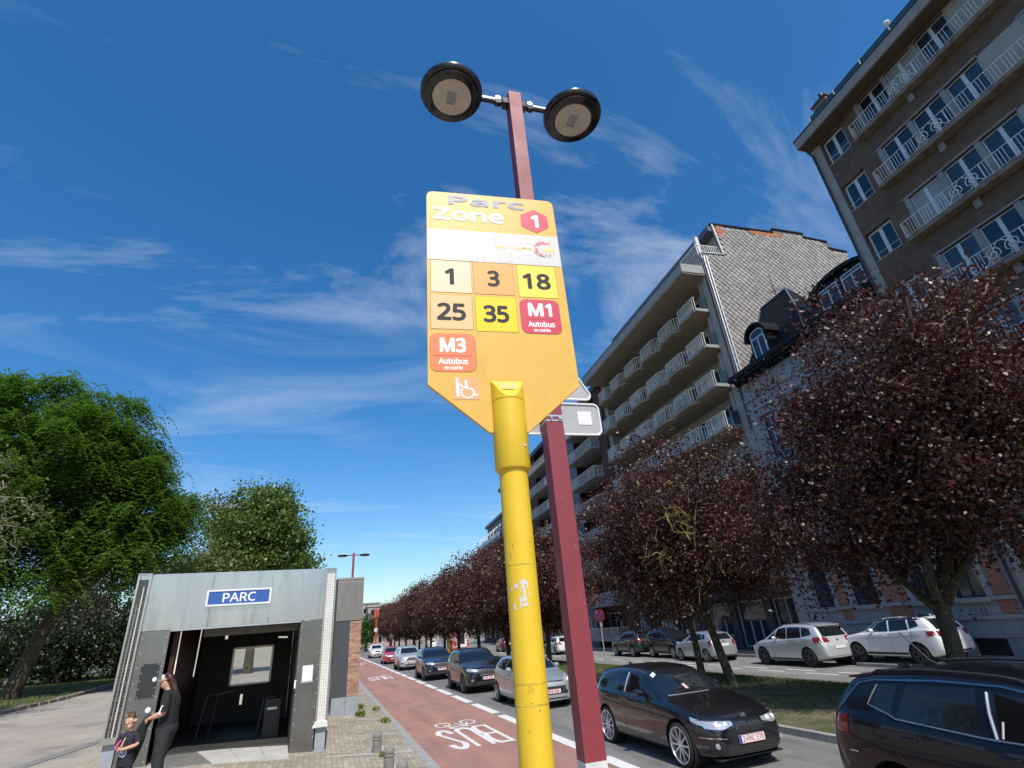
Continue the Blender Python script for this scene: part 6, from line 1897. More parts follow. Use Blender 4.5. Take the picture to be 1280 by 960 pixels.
# --- far side, mostly parked and seen from behind
GP_ = 'cars parked in front of the houses'
FR = pi - BA
def far_car(sp, key, name, label, pt, near_x, front_y, rz=FR, z=-.15, **k):
    """near_x: x of the side facing the camera at the front wheel; front_y: y of the front axle"""
    fy = sp['fo']; 
    if abs(rz) > 1:      # heading away
        c = Vector((near_x + sp['W'] / 2, front_y, 0)) + Vector((sin(BA), cos(BA), 0)) * fy
    else:
        c = Vector((near_x + sp['W'] / 2, front_y, 0)) - Vector((sin(BA), cos(BA), 0)) * fy
    return make_car(sp, name, label, pt, (c.x, c.y, z), rz, GP_, shell_key=key, **k)
far_car(MPV, 'mpv', 'people_carrier', 'silver people carrier parked by the houses with dark five-spoke wheels', P_pear, 19.6, 21.85, rimm=M_rimd)
cap = dict(SUV); cap['rails'] = []; cap['clad'] = (.26, .40, .46)
cc, skc = far_car(cap, 'suv_b', 'small_suv_car', 'white car with black roof parked in front of the stone house', P_wht, 20.72, 17.75, z=-.03, rimm=M_rimd)
b = MB()
A_ = []
xs_ = np.linspace(-.66, .66, 9); ys_ = np.linspace(1.75, 4.02, 12)
for y in ys_:
    for x in xs_:
        h, n, d = skc.hit((x, y), 't'); A_.append(h + Vector((0, 0, .006)))
b.add(A_, [(j * 9 + i, j * 9 + i + 1, (j + 1) * 9 + i + 1, (j + 1) * 9 + i) for j in range(11) for i in range(8)], True)
b.build('black_roof', P_blk, cc)
for ax in 'lr':
    b = skc.patch(MB(), [(1.98, 1.445), (2.48, 1.50), (3.3, 1.505), (3.74, 1.465)], [(2.06, 1.52), (2.48, 1.575), (3.3, 1.585), (3.90, 1.51)], ax, .006, 10, 3); b.build('black_roof_side', P_blk, cc)
    b = skc.patch(MB(), [(1.40, 1.13), (1.66, 1.105)], [(2.0, 1.46), (2.08, 1.44)], ax, .006, 3, 6); b.build('black_pillar', P_blk, cc)
hh_ = dict(SMALL)
far_car(SMALL, 'small', 'small_car', 'silver-grey hatchback parked behind the double-trunked plum tree', P_silv, 19.5, 28.3)
far_car(SUV, 'suv_b', 'suv_car', 'black car parked facing the camera beyond the black hatchback', P_blk, 20.1, 29.9, rz=-BA)
far_car(SUV, 'suv_b', 'suv_car', 'dark grey off-road car with silver tail parked left of the black car', P_dgr, 20.2, 37.2)
far_car(HATCH, 'hatch', 'hatchback_car', 'white hatchback seen between the yellow pole and the red lamp post', P_wht, 19.2, 48.6)
far_car(SMALL, 'small', 'small_car', 'dark red car just left of the yellow pole on the far carriageway', paint('maroon_car_paint', (.12, .012, .015)), 19.2, 64.0)
far_car(SMALL, 'small', 'small_car', 'silver car with dark glass at the right edge by the stone house', P_silv, 20.9, 11.2, z=-.03)
far_car(SUV, 'suv_b', 'suv_car', 'white car far along the far carriageway between plum trunks', P_wht, 18.6, 84)
far_car(SMALL, 'small', 'small_car', 'farthest white car beyond the orange signal posts', P_wht, 17.8, 104)
make_car(SUV, 'suv_car', 'white car standing in the park street beyond the lawn', P_wht, (-36, 66, .75), pi / 2, 'cars in the park street', shell_key='suv_b', detail=0)
# ---------------------------------------------------------------- trees
def leafmat(name, col, rough=.45, island=.45, hue=.02, tr=.35, tcol=None, spec=.5):
    m = mat(name, col, rough, var=0, island=island, hue=hue, spec=spec)
    t = m.node_tree; N, L = t.nodes, t.links
    p = N['Principled BSDF']; out = N['Material Output']
    tb = N.new('ShaderNodeBsdfTranslucent'); mx = N.new('ShaderNodeMixShader')
    tb.inputs[0].default_value = (*(tcol or col), 1)
    mx.inputs[0].default_value = tr
    L.new(p.outputs[0], mx.inputs[1]); L.new(tb.outputs[0], mx.inputs[2]); L.new(mx.outputs[0], out.inputs[0])
    return m
L_plum = leafmat('plum_leaves', (.072, .029, .025), .42, .7, .025, .18, (.11, .025, .015), .4)
L_plum2 = leafmat('plum_leaves_brown', (.088, .040, .030), .45, .6, .03, .2, (.13, .045, .02), .35)
L_rob = leafmat('feathery_leaves', (.092, .172, .028), .45, .5, .025, .35, (.15, .29, .025))
L_lin = leafmat('round_tree_leaves', (.10, .162, .032), .45, .45, .02, .3, (.15, .23, .025))
L_pal = leafmat('pale_leaves', (.12, .15, .045), .5, .5, .03, .3, (.16, .2, .03))
L_drk = leafmat('dark_shrub_leaves', (.022, .034, .012), .45, .5, .03, .2, (.03, .05, .01))
L_bro = leafmat('brownish_shrub_leaves', (.07, .045, .032), .5, .5, .03, .2)
B_dark = mat('dark_bark', (.055, .045, .032), .9, var=.35, vs=8, bump=.6, bs=22, col2=(.13, .125, .05), c2s=7, c2lo=.55, c2hi=.68)
B_lich = mat('lichen_bark', (.15, .12, .06), .9, var=.3, vs=9, col2=(.29, .24, .07), c2s=3, c2lo=.40, c2hi=.55)
B_pale = mat('pale_bark', (.30, .27, .20), .9, var=.25, vs=6)

def clump_points(ells, nc, rs, shell):
    vol = np.array([e[1][0] * e[1][1] * e[1][2] for e in ells]); pick = rs.choice(len(ells), nc, p=vol / vol.sum())
    d = rs.randn(nc, 3); d /= np.linalg.norm(d, axis=1)[:, None]
    u = rs.rand(nc)
    rad = np.where(rs.rand(nc) < .8, shell + (1 - shell) * u, u ** .5 * shell)
    ph = rs.rand(6) * 6
    lump = 1 + .13 * np.sin(3.1 * d[:, 0] * 2 + ph[0]) * np.sin(2.7 * d[:, 1] * 2 + ph[1]) + .10 * np.sin(6.3 * d[:, 2] + ph[2] + 4 * d[:, 0])
    c = np.array([e[0] for e in ells])[pick]; r = np.array([e[1] for e in ells])[pick]
    return c + d * r * (rad * lump)[:, None]
def leaves(C, per, spread, size, rs, droop=0.0, flat=.75, asp=.55):
    n = rs.poisson(per, len(C)); idx = np.repeat(np.arange(len(C)), n); k = len(idx)
    sc = .6 + .8 * rs.rand(len(C))
    off = rs.randn(k, 3) * spread * np.array([1, 1, flat]) * sc[idx][:, None]
    P = C[idx] + off
    a = rs.randn(k, 3); a[:, 2] -= droop * 1.2; a /= np.linalg.norm(a, axis=1)[:, None]
    b = np.cross(a, rs.randn(k, 3)); b /= np.linalg.norm(b, axis=1)[:, None]
    s = size * (.6 + .8 * rs.rand(k))[:, None]
    a = a * s; b = b * s * asp * .5
    return np.stack([P, P + a * .5 + b, P + a, P + a * .5 - b], 1)
def fronds(C, per, size, rs, flen=.7):
    """hanging feather leaves: rows of leaflets along drooping stalks"""
    n = rs.poisson(per, len(C)); idx = np.repeat(np.arange(len(C)), n); k = len(idx)
    base = C[idx] + rs.randn(k, 3) * np.array([.36, .36, .24])
    az = rs.rand(k) * 2 * pi; out = np.stack([np.cos(az), np.sin(az), np.zeros(k)], 1)
    L_ = flen * (.6 + .7 * rs.rand(k))
    sd = np.stack([-np.sin(az), np.cos(az), np.zeros(k)], 1)
    Q = []
    m = 6
    for j in range(m):
        t = (j + .5) / m
        p = base + out * (L_ * t * .75)[:, None]; p[:, 2] -= L_ * t * t * .95
        for sg in (-1, 1):
            d = sd * sg * .8 + out * .45; d[:, 2] -= .45; d = d * (size * (1.05 - .4 * t))
            w = out * size * .20
            Q.append(np.stack([p, p + d * .5 + w, p + d, p + d * .5 - w], 1))
    return np.concatenate(Q)
def limb(mb, p, q, r0, r1, rs, bend=.12, n=5, k=5):
    p, q = np.array(p, float), np.array(q, float); L_ = np.linalg.norm(q - p)
    pts = [p + (q - p) * i / k + (rs.randn(3) * bend * L_ * sin(pi * i / k) * .5 + np.array([0, 0, L_ * bend * .8 * sin(pi * i / k)]) if 0 < i < k else 0) for i in range(k + 1)]
    mb.tube(pts, [r0 + (r1 - r0) * i / k for i in range(k + 1)], n)
    return pts
def tree(label, loc, trunk, ells, nc, per, spread, size, leafm, bark, seed, group=None, shell=.55, limbs=30, frond=False, twig=None, droop=0., forks=None, cat='tree', name='tree', asp=.55, tr=.012, bare=0, zones=()):
    t = thing(name, label, cat, loc, 0, group)
    rs = np.random.RandomState(seed)
    C = clump_points(ells, nc, rs, shell)
    for zc_, zr in zones:
        C = C[(((C - np.array(zc_)) / np.array(zr)) ** 2).sum(1) > 1 - .5 * rs.rand(len(C))]
    tb = MB()
    tips = []
    for tk in trunk:
        tb.tube([p[:3] for p in tk], [p[3] for p in tk], 9)
        tips.append(tk)
    # root flare
    lb = MB()
    sel = rs.choice(len(C), min(limbs, len(C)), replace=False)
    mains = []
    for i, j in enumerate(sel):
        tk = tips[rs.randint(len(tips))]
        st = tk[-1] if rs.rand() < .65 else tk[-2]
        if i < max(4, limbs // 5) or not mains:
            pts = limb(tb, st[:3], C[j], st[3] * .7, .02, rs, .14, 6, 6); mains.append(pts)
        else:
            m_ = mains[rs.randint(len(mains))]; q = m_[rs.randint(2, len(m_))]
            dd = np.linalg.norm(np.array([m[3] for m in mains]) - C[j], axis=1); m_ = mains[int(dd.argmin())]; q = m_[rs.randint(2, 5)]
            limb(lb, q, C[j], .032, tr * .8, rs, .16, 5, 5)
    if bare:
        for _ in range(bare):
            m_ = mains[rs.randint(len(mains))]; q = np.array(m_[rs.randint(2, len(m_))]); d = rs.randn(3); d[2] = abs(d[2]) * .4; d /= np.linalg.norm(d)
            limb(lb, q, q + d * (.6 + 1.1 * rs.rand()), tr * 1.3, tr * .5, rs, .22, 4, 4)
    for zc_, zr in zones:
        # crooked bare twigs where the leaves have thinned out
        zc_, zr = np.array(zc_), np.array(zr)
        base = np.array(mains[0][3]) * .35 + zc_ * .65 + np.array([0, 0, -zr[2] * .7])
        for _ in range(6):
            d = rs.randn(3); d[2] = abs(d[2]) + .2; d /= np.linalg.norm(d)
            pts = limb(lb, base + rs.randn(3) * .15, zc_ + d * zr * (.7 + .5 * rs.rand()), .020, .007, rs, .3, 5, 6)
            for _2 in range(3):
                q = np.array(pts[rs.randint(2, 6)]); d2 = rs.randn(3); d2 /= np.linalg.norm(d2)
                limb(lb, q, q + d2 * (.3 + .5 * rs.rand()), .009, .004, rs, .35, 4, 4)
    tk_ = tb.build('trunk', bark, t)
    lb.build('limbs', twig or bark, t)
    Q = fronds(C, per, size, rs, size * 4.2) if frond else leaves(C, per, spread, size, rs, droop, asp=asp)
    cr = link('crown', quads_mesh('crown', Q, leafm), t)
    return t
PG = 'purple plum trees along the median'
def plum_trunk(h=1.75, lean=(.1, 0), r=.17, two=False):
    if two:
        return [[(.18, -.25, -.1, .2), (.10, -.2, .3, .16), (-.02, -.1, 1.2, .14), (-.15, 0, 2.2, .12), (-.3, .1, 3.0, .09)],
                [(-.35, .55, -.1, .17), (-.4, .55, .4, .13), (-.45, .5, 1.4, .11), (-.55, .5, 2.4, .09), (-.5, .6, 3.2, .07)]]
    return [[(0, 0, -.15, r * 1.5), (0, 0, .12, r * 1.12), (lean[0] * .4, lean[1] * .4, .9, r), (lean[0], lean[1], h, r * .95), (lean[0] * 1.5, lean[1] * 1.5, h + .7, r * .7)],
            [(lean[0], lean[1], h - .15, r * .6), (lean[0] - .35, lean[1] + .35, h + .6, r * .45), (lean[0] - .9, lean[1] + .8, h + 1.5, r * .36)],
            [(lean[0], lean[1], h - .1, r * .6), (lean[0] + .4, lean[1] - .3, h + .7, r * .45), (lean[0] + .8, lean[1] - .7, h + 1.6, r * .36)]]
tree('large purple-leaved plum tree nearest the camera, rising behind the dark navy car', (12.75, 8.72, .11), plum_trunk(1.9, (.12, -.1), .17),
     [((.55, -1.1, 6.3), (3.1, 3.1, 3.6)), ((-.3, .3, 5.0), (2.3, 2.3, 2.6)), ((1.2, -2.0, 5.5), (2.6, 2.6, 2.8)), ((-.9, 1.1, 3.9), (1.9, 1.9, 1.5))], 760, 128, .30, .10, L_plum, B_dark, 21, PG, limbs=90, twig=B_lich, asp=.62, shell=.5)
tree('purple-leaved plum tree with two trunks and yellow lichen twigs behind the black hatchback', (12.72, 16.35, .1), plum_trunk(two=True),
     [((-.2, .1, 5.2), (3.7, 3.7, 3.2)), ((-1.5, 1.0, 3.9), (2.2, 2.2, 1.9)), ((1.4, -1.2, 4.2), (2.2, 2.2, 2.0))], 700, 108, .33, .105, L_plum, B_dark, 22, PG, limbs=110, twig=B_lich, asp=.62, bare=70, tr=.014, shell=.5, zones=(((-1.9, -2.3, 4.7), (1.0, 1.0, .95)), ((-.4, -2.1, 2.9), (.9, .8, .6)), ((-2.6, -1.2, 3.6), (.7, .7, .5))))
rowa = tree('purple-leaved plum tree hidden mostly by the yellow pole', (12.8, 39.6, .1), plum_trunk(1.8, (-.1, .1), .15),
     [((0, 0, 5.0), (3.6, 3.6, 3.2)), ((-1.0, -.8, 4.0), (2.3, 2.3, 1.9))], 430, 90, .36, .145, L_plum2, B_dark, 23, PG, limbs=60, twig=B_lich, asp=.65, bare=40)
rowb = tree('purple-leaved plum tree behind the gap between the yellow pole and the red lamp post', (12.8, 31.9, .1), plum_trunk(1.9, (.1, .1), .15),
     [((0, 0, 5.1), (3.5, 3.5, 3.3)), ((1.0, .6, 4.0), (2.4, 2.4, 2.0))], 400, 84, .38, .16, L_plum2, B_dark, 24, PG, limbs=50, twig=B_lich, asp=.65, bare=30)
where = ['just left of the yellow pole, above the black car', 'behind the dark blue car in the queue', 'above the dark blue car, next in the row', 'behind the pale silver car in the queue', 'above the pale silver car, farther along', 'behind the red car in the queue', 'over the red car, third from the far end', 'near the far end of the row, beside the orange signal', 'last but one in the row at the far end', 'last of the row at the far end']
assert len(where) == 10
for k, w in enumerate(where):
    y = 47.6 + 8.0 * k
    o = copy_tree(rowa if k % 2 else rowb)
    o.location = (12.8 + .004 * max(0, y - 60) + rnd.uniform(-.2, .2), y + rnd.uniform(-.6, .6), .1)
    o.rotation_euler = (0, 0, rnd.uniform(0, 6.28)); sc_ = rnd.uniform(.93, 1.06); o.scale = (sc_, sc_, sc_ * rnd.uniform(.96, 1.05))
    o['label'] = 'purple-leaved plum tree ' + w
# park side
rob = tree('tall feathery green tree with leaning trunk at the left of the lawn', (-15.6, 38.4, .9),
     [[(0, 0, -.2, .5), (.1, 0, .6, .42), (.55, .1, 3.0, .36), (1.3, .2, 5.6, .32), (1.6, .2, 8.2, .24)], [(1.0, .15, 4.6, .28), (2.6, .3, 6.2, .22), (4.0, .2, 8.0, .16)], [(1.2, .2, 5.2, .25), (-.6, .4, 8, .2), (-2.4, .2, 10, .14)]],
     [((-1.8, 0, 13.2), (6.4, 5.5, 5.8)), ((2.6, .8, 10.6), (4.2, 4.2, 4.6)), ((-6.5, -1, 11), (5, 4.5, 5)), ((3.4, 0, 7.6), (2.8, 3, 2.4)), ((-2, -1.5, 8.6), (4.5, 3, 2.6)), ((-3.5, -2.5, 6.6), (4.2, 3.2, 2.2)), ((5.0, .6, 9.2), (2.3, 2.5, 2.6)), ((.8, -3.0, 5.8), (2.6, 1.8, 1.3))], 1150, 24, .5, .28, L_rob, B_dark, 31, shell=.62, limbs=70, frond=True)
tree('round light green tree standing behind the metro entrance', (-5.7, 52, .7), [[(0, 0, -.2, .4), (0, 0, 3, .3), (.1, 0, 6, .24), (.2, 0, 9, .16)]],
     [((0, 0, 11.0), (3.9, 3.9, 4.6)), ((-1.4, -.5, 8.0), (3.2, 3.2, 2.8)), ((1.6, .3, 8.6), (2.9, 2.9, 2.8)), ((.4, .2, 13.5), (2.0, 2.0, 2.0))], 600, 74, .42, .26, L_lin, B_dark, 32, shell=.6, limbs=40, asp=.7)
tree('slim thin-leaved tree between the feathery tree and the round tree', (-11.5, 60, .8), [[(0, 0, -.2, .25), (.1, 0, 4, .2), (.2, 0, 9, .14), (.2, 0, 13, .08)]],
     [((0, 0, 13.5), (2.4, 2.4, 3.6)), ((.3, 0, 9.5), (1.9, 1.9, 2.6))], 100, 36, .5, .3, L_pal, B_pale, 33, shell=.5, limbs=30)
tree('low yellow-green tree left of the round tree behind the metro entrance', (-9.4, 47, .8), [[(0, 0, -.2, .25), (0, 0, 3, .2), (.1, 0, 6, .12)]],
     [((0, 0, 6.6), (2.7, 2.7, 2.4))], 150, 54, .5, .26, L_pal, B_dark, 34, shell=.55, limbs=25)
tree('pale half-bare tree reaching in from the left edge', (-14.2, 24.2, .85), [[(0, 0, -.1, .26), (.2, 0, 2, .21), (.5, .1, 4.2, .17), (.7, .1, 6.5, .11)]],
     [((.4, 0, 7.3), (3.1, 3.0, 2.6)), ((1.2, .2, 6.0), (2.3, 2.2, 1.8)), ((-1.2, -.5, 6.5), (2.2, 2.2, 2))], 210, 36, .34, .15, L_pal, B_pale, 35, shell=.5, limbs=90, twig=B_pale, bare=110, tr=.016)
tree('tall tree beyond the left edge whose shadow falls on the plaza', (-16.8, 18.3, .9), [[(0, 0, -.1, .3), (0, .1, 4, .24), (.2, .1, 8.5, .16)]],
     [((.3, 0, 12.3), (3.8, 3.4, 3.4))], 190, 44, .4, .2, L_pal, B_dark, 36, limbs=24)
for lab, x, y in (('unseen park tree added beyond the left edge to darken the reflections in the cars', -27, 6), ('second unseen park tree added to darken the car reflections, behind the camera', -24, -12), ('third unseen park tree added to darken the car reflections, far behind the camera', -26, -30)):  # unseen trees added so the car sides reflect dark foliage instead of sky
    o = copy_tree(rob); o.location = (x, y, .9); o.rotation_euler = (0, 0, y); o['label'] = lab
SG = 'dark evergreen shrubs behind the lawn'
for k, (lab, x, y, rx, rz_, m) in enumerate((('dark evergreen bush behind the leaning trunk', -24.5, 58, 3.0, 3.4, L_drk), ('dark evergreen bush in the middle of the shrubbery', -20.8, 57, 3.2, 4.0, L_drk), ('dark evergreen bush nearest the metro entrance', -16.6, 58.5, 2.9, 3.6, L_drk),
     ('brownish purple shrub rising above the dark bushes', -20.5, 62, 3.4, 4.6, L_bro), ('brownish bush beside the left wing of the metro entrance', -14.8, 63, 3.0, 4.4, L_bro), ('tall dark bush at the far left behind the lawn', -29.5, 60, 3.4, 4.8, L_drk))):
    tree(lab, (x, y, 1.0), [[(0, 0, -.2, .2), (0, 0, rz_ * .5, .14), (.1, 0, rz_, .08)]], [((0, 0, rz_ * .85), (rx, rx, rz_ * .85)), ((rx * .4, -.3, rz_ * .5), (rx * .7, rx * .7, rz_ * .5))], 170, 52, .45, .26, m, B_dark, 60 + k, SG if m is L_drk else 'brownish shrubs behind the lawn', shell=.55, limbs=14, name='shrub', cat='shrub')
for k, (lab, x, y, h) in enumerate((('tall park tree far behind the shrubbery at the left', -31, 84, 15), ('tall park tree behind the feathery tree', -20, 86, 14), ('park tree far left beyond the lawn', -44, 80, 17))):
    tree(lab, (x, y, 1.0), [[(0, 0, -.2, .4), (0, 0, h * .3, .3), (.2, 0, h * .7, .15)]], [((0, 0, h * .62), (5.6, 5.6, h * .38)), ((2, -1, h * .42), (4, 4, h * .25))], 230, 46, .7, .42, L_drk if k != 1 else L_lin, B_dark, 70 + k, 'tall trees at the back of the park', shell=.5, limbs=16)
tree('round green street tree at the far end of the bus lane', (8.4, 122, 0), [[(0, 0, -.1, .25), (0, 0, 1.6, .2), (0, 0, 3.5, .1)]], [((0, 0, 3.9), (2.4, 2.4, 2.9))], 130, 46, .4, .34, leafmat('fresh_green_leaves', (.06, .13, .02), .45, .4, .02, .3), B_dark, 80, limbs=10)
tree('narrow dark green conifer at the far end left of the round tree', (5.6, 128, 0), [[(0, 0, -.1, .2), (0, 0, 2, .1)]], [((0, 0, 2.2), (.9, .9, 2.2))], 60, 40, .3, .3, L_drk, B_dark, 81, limbs=6)

# ---------------------------------------------------------------- people
def skinned(name, pts, edges, root, ma, parent, levels=2, grow=0.0):
    ks = list(pts); ix = {k: i for i, k in enumerate(ks)}
    me = bpy.data.meshes.new(name)
    me.from_pydata([pts[k][:3] for k in ks], [(ix[a], ix[b_]) for a, b_ in edges], [])
    o = link(name, me)
    sk = o.modifiers.new('k', 'SKIN'); sk.use_smooth_shade = True; sk.branch_smoothing = .4
    sb = o.modifiers.new('s', 'SUBSURF'); sb.levels = levels; sb.render_levels = levels
    for i, k in enumerate(ks):
        v = me.skin_vertices[0].data[i]
        r = pts[k][3]; r2 = pts[k][4] if len(pts[k]) > 4 else r
        v.radius = (r + grow, r2 + grow); v.use_root = (k == root)
    out = eval_mods(o)
    bpy.data.objects.remove(o)
    out.materials.clear(); out.materials.append(ma)
    return link(name, out, parent)
def chain(*ks): return list(zip(ks, ks[1:]))
M_skin = mat('skin', (.50, .29, .20), .5, var=.05)
M_skin2 = mat('child_skin', (.55, .33, .23), .5, var=.05)
def hand(pts, edges, key, w, d, side, up, s=1.0):
    """palm and five bent fingers; d = pointing direction, side = across the palm, up = back of the hand"""
    w, d, side, up = Vector(w), Vector(d).normalized(), Vector(side).normalized(), Vector(up).normalized()
    p = w + d * .055 * s; pts[key + 'p'] = (*p, .024 * s); edges.append((key, key + 'p'))
    for i, (o, l) in enumerate(((-.028, .062), (-.010, .072), (.010, .068), (.028, .054))):
        a = p + d * .035 * s + side * o * s; b_ = a + (d * .75 - up * .45).normalized() * l * .55 * s; c = b_ + (d * .35 - up * .9).normalized() * l * .5 * s
        pts[f'{key}f{i}a'] = (*a, .0095 * s); pts[f'{key}f{i}b'] = (*b_, .0085 * s); pts[f'{key}f{i}c'] = (*c, .007 * s)
        edges.extend([(key + 'p', f'{key}f{i}a'), (f'{key}f{i}a', f'{key}f{i}b'), (f'{key}f{i}b', f'{key}f{i}c')])
    a = w + d * .03 * s - side * .034 * s; b_ = a + (d * .7 - side * .5 - up * .3).normalized() * .04 * s
    pts[key + 'ta'] = (*a, .011 * s); pts[key + 'tb'] = (*b_, .009 * s)
    edges.extend([(key + 'p', key + 'ta'), (key + 'ta', key + 'tb')])
# woman in black, facing left, leaning on the entrance
PWZ = zf(-2.22)
wm = thing('person', 'woman in black clothes with long brown hair leaning by the metro entrance', 'person', (-2.17, 10.62, PWZ), radians(-8))
B_ = {'pel': (.03, 0, .92, .10, .12), 'wai': (.045, 0, 1.06, .085, .10), 'che': (.04, 0, 1.26, .09, .11), 'nb': (.0, 0, 1.405, .055), 'nk': (-.025, 0, 1.455, .046), 'h0': (-.050, 0, 1.512, .066, .062), 'h1': (-.055, 0, 1.57, .086, .074), 'h2': (-.045, 0, 1.615, .07, .064),
      'shn': (.045, -.165, 1.365, .055), 'eln': (.05, -.225, 1.11, .044), 'wrn': (-.155, -.19, 1.08, .030), 'shf': (.03, .165, 1.365, .055), 'elf': (.0, .20, 1.12, .044), 'wrf': (-.17, .06, 1.10, .030),
      'hpn': (.03, -.09, .84, .08), 'knn': (-.02, -.085, .47, .055), 'ann': (.03, -.085, .09, .042), 'ton': (-.13, -.095, .035, .034), 'hpf': (.03, .09, .84, .08), 'knf': (-.07, .085, .47, .055), 'anf': (-.04, .09, .09, .042), 'tof': (-.20, .095, .035, .034),
      'nos': (-.158, 0, 1.535, .012), 'chn': (-.118, 0, 1.475, .026)}
E_b = chain('pel', 'wai', 'che', 'nb', 'nk', 'h0', 'h1', 'h2') + chain('che', 'shn', 'eln', 'wrn') + chain('che', 'shf', 'elf', 'wrf') + chain('pel', 'hpn', 'knn', 'ann', 'ton') + chain('pel', 'hpf', 'knf', 'anf', 'tof') + [('h1', 'nos'), ('h0', 'chn')]
hand(B_, E_b, 'wrn', B_['wrn'][:3], (-.8, .5, -.3), (0, .6, .8), (-.3, -.8, .5))
hand(B_, E_b, 'wrf', B_['wrf'][:3], (-1, -.4, -.1), (0, 1, 0), (0, 0, 1))
body = skinned('body', B_, E_b, 'pel', M_skin, wm)
M_bk = mat('black_cotton', (.012, .012, .013), .85, var=.25, vs=14, bump=.2, bs=60)
M_bk2 = mat('washed_black_jeans', (.026, .027, .030), .8, var=.3, vs=9, bump=.2, bs=120)
b = loft(MB(), [(.03, 0, .80, .120, .160), (.035, 0, .92, .142, .172), (.045, 0, 1.04, .122, .146), (.045, 0, 1.16, .128, .152), (.045, 0, 1.28, .130, .168), (.035, 0, 1.355, .105, .170), (.012, 0, 1.395, .072, .095), (-.005, 0, 1.425, .056, .06)])
for sy in (-1, 1):
    b.tube([(.042, sy * .145, 1.362), (.047, sy * .185, 1.30), (.05, sy * .212, 1.20), (.052, sy * .225, 1.13)] if sy < 0 else [(.035, .145, 1.362), (.03, .18, 1.30), (.015, .198, 1.21), (.008, .202, 1.15)], [.064, .066, .060, .058], 12)
b.build('shirt', M_bk, wm)
b = loft(MB(), [(.042, 0, 1.0, .118, .142), (.035, 0, .92, .148, .172), (.03, 0, .84, .142, .172), (.025, 0, .77, .09, .13)])
b.tube([(.03, -.085, .87), (.015, -.088, .68), (-.015, -.085, .48), (.01, -.085, .28), (.03, -.085, .09)], [.108, .098, .076, .066, .056], 12)
b.tube([(.03, .085, .87), (-.02, .088, .68), (-.065, .085, .48), (-.05, .088, .28), (-.04, .09, .09)], [.108, .098, .076, .066, .056], 12)
b.build('trousers', M_bk2, wm)
Hr = {'a': (-.035, 0, 1.632, .042, .060), 'b': (.018, 0, 1.59, .054, .068), 'c': (.045, 0, 1.50, .042, .064), 'd': (.085, -.01, 1.39, .030, .058), 'e': (.10, -.02, 1.27, .016, .036), 'f': (-.088, 0, 1.640, .020, .040), 'g': (-.025, -.068, 1.56, .026, .016), 'h': (-.025, .068, 1.56, .026, .016)}
skinned('hair', Hr, chain('f', 'a', 'b', 'c', 'd', 'e') + [('b', 'g'), ('b', 'h')], 'b', mat('brown_hair', (.050, .019, .011), .42, var=.35, vs=30, stretch=(6, 6, 1)), wm)
b = MB()
b.lathe([(.0, -.003), (.006, 0), (0, .003)], 8, (-.137, -.030, 1.560), 'y'); b.lathe([(.0, -.003), (.006, 0), (0, .003)], 8, (-.137, .030, 1.560), 'y'); b.build('eyes', mat('eye_dark', (.02, .014, .01), .2), wm)
MB().boxc((-.132, 0, 1.500), (.012, .04, .010)).build('mouth', mat('lips', (.40, .13, .11), .5), wm)
b = MB()
for sy in (-.085, .09):
    x0 = .03 if sy < 0 else -.04
    b.tube([(x0 + .06, sy, .045), (x0 - .03, sy, .055), (x0 - .15, sy - .005, .04), (x0 - .20, sy - .008, .035)], [.045, .055, .046, .028], 8)
b.build('shoes', M_white, wm)
wm.rotation_euler = (0, radians(-4), radians(-8))
MB().boxc((.02, -.262, 1.17), (.035, .012, .12), Matrix.Rotation(radians(18), 3, 'Y')).build('sleeve_patch', M_white, wm)
jk = thing('jacket', 'black jacket hanging from the arm of the woman in black', 'jacket', (-2.17, 10.62, PWZ), radians(-8))
J = {'a': (-.14, -.13, 1.11, .05, .06), 'b': (-.24, -.13, 1.03, .05, .07), 'c': (-.28, -.14, .85, .055, .09), 'd': (-.33, -.14, .66, .05, .08), 'e': (-.37, -.15, .52, .04, .06)}
jk.rotation_euler = (0, radians(-4), radians(-8))
skinned('cloth', J, chain('a', 'b', 'c', 'd', 'e'), 'b', M_bk, jk)
# boy
by = thing('person', 'small boy in a dark printed t-shirt and navy trousers beside the woman', 'person', (-2.60, 10.45, zf(-2.6)), radians(-22))
K_ = {'pel': (0, 0, .585, .065, .06), 'wai': (0, 0, .69, .06, .055), 'che': (0, 0, .83, .066, .058), 'nb': (0, 0, .915, .042), 'nk': (0, -.006, .945, .038), 'h0': (0, -.02, .99, .064, .066), 'h1': (0, -.012, 1.055, .078, .084), 'h2': (0, -.0, 1.105, .062, .066),
      'sl': (-.100, 0, .875, .030), 'el': (-.165, .0, .735, .032), 'wl': (-.055, -.14, .735, .023), 'sr': (.100, 0, .875, .030), 'er': (.16, -.01, .74, .032), 'wr': (.05, -.14, .715, .023),
      'hl': (-.055, 0, .54, .062), 'kl': (-.06, -.01, .31, .047), 'al': (-.06, .01, .07, .033), 'tl': (-.065, -.10, .03, .028), 'hr': (.055, 0, .54, .062), 'kr': (.06, -.01, .31, .047), 'ar': (.06, .01, .07, .033), 'tr': (.065, -.10, .03, .028),
      'nos': (0, -.105, 1.03, .010), 'chn': (0, -.078, .968, .024), 'ea': (-.085, .0, 1.04, .012), 'eb': (.085, .0, 1.04, .012)}
E_k = chain('pel', 'wai', 'che', 'nb', 'nk', 'h0', 'h1', 'h2') + chain('che', 'sl', 'el', 'wl') + chain('che', 'sr', 'er', 'wr') + chain('pel', 'hl', 'kl', 'al', 'tl') + chain('pel', 'hr', 'kr', 'ar', 'tr') + [('h1', 'nos'), ('h0', 'chn'), ('h1', 'ea'), ('h1', 'eb')]
hand(K_, E_k, 'wl', K_['wl'][:3], (1, -.3, .15), (0, 0, 1), (0, -1, 0), .72)
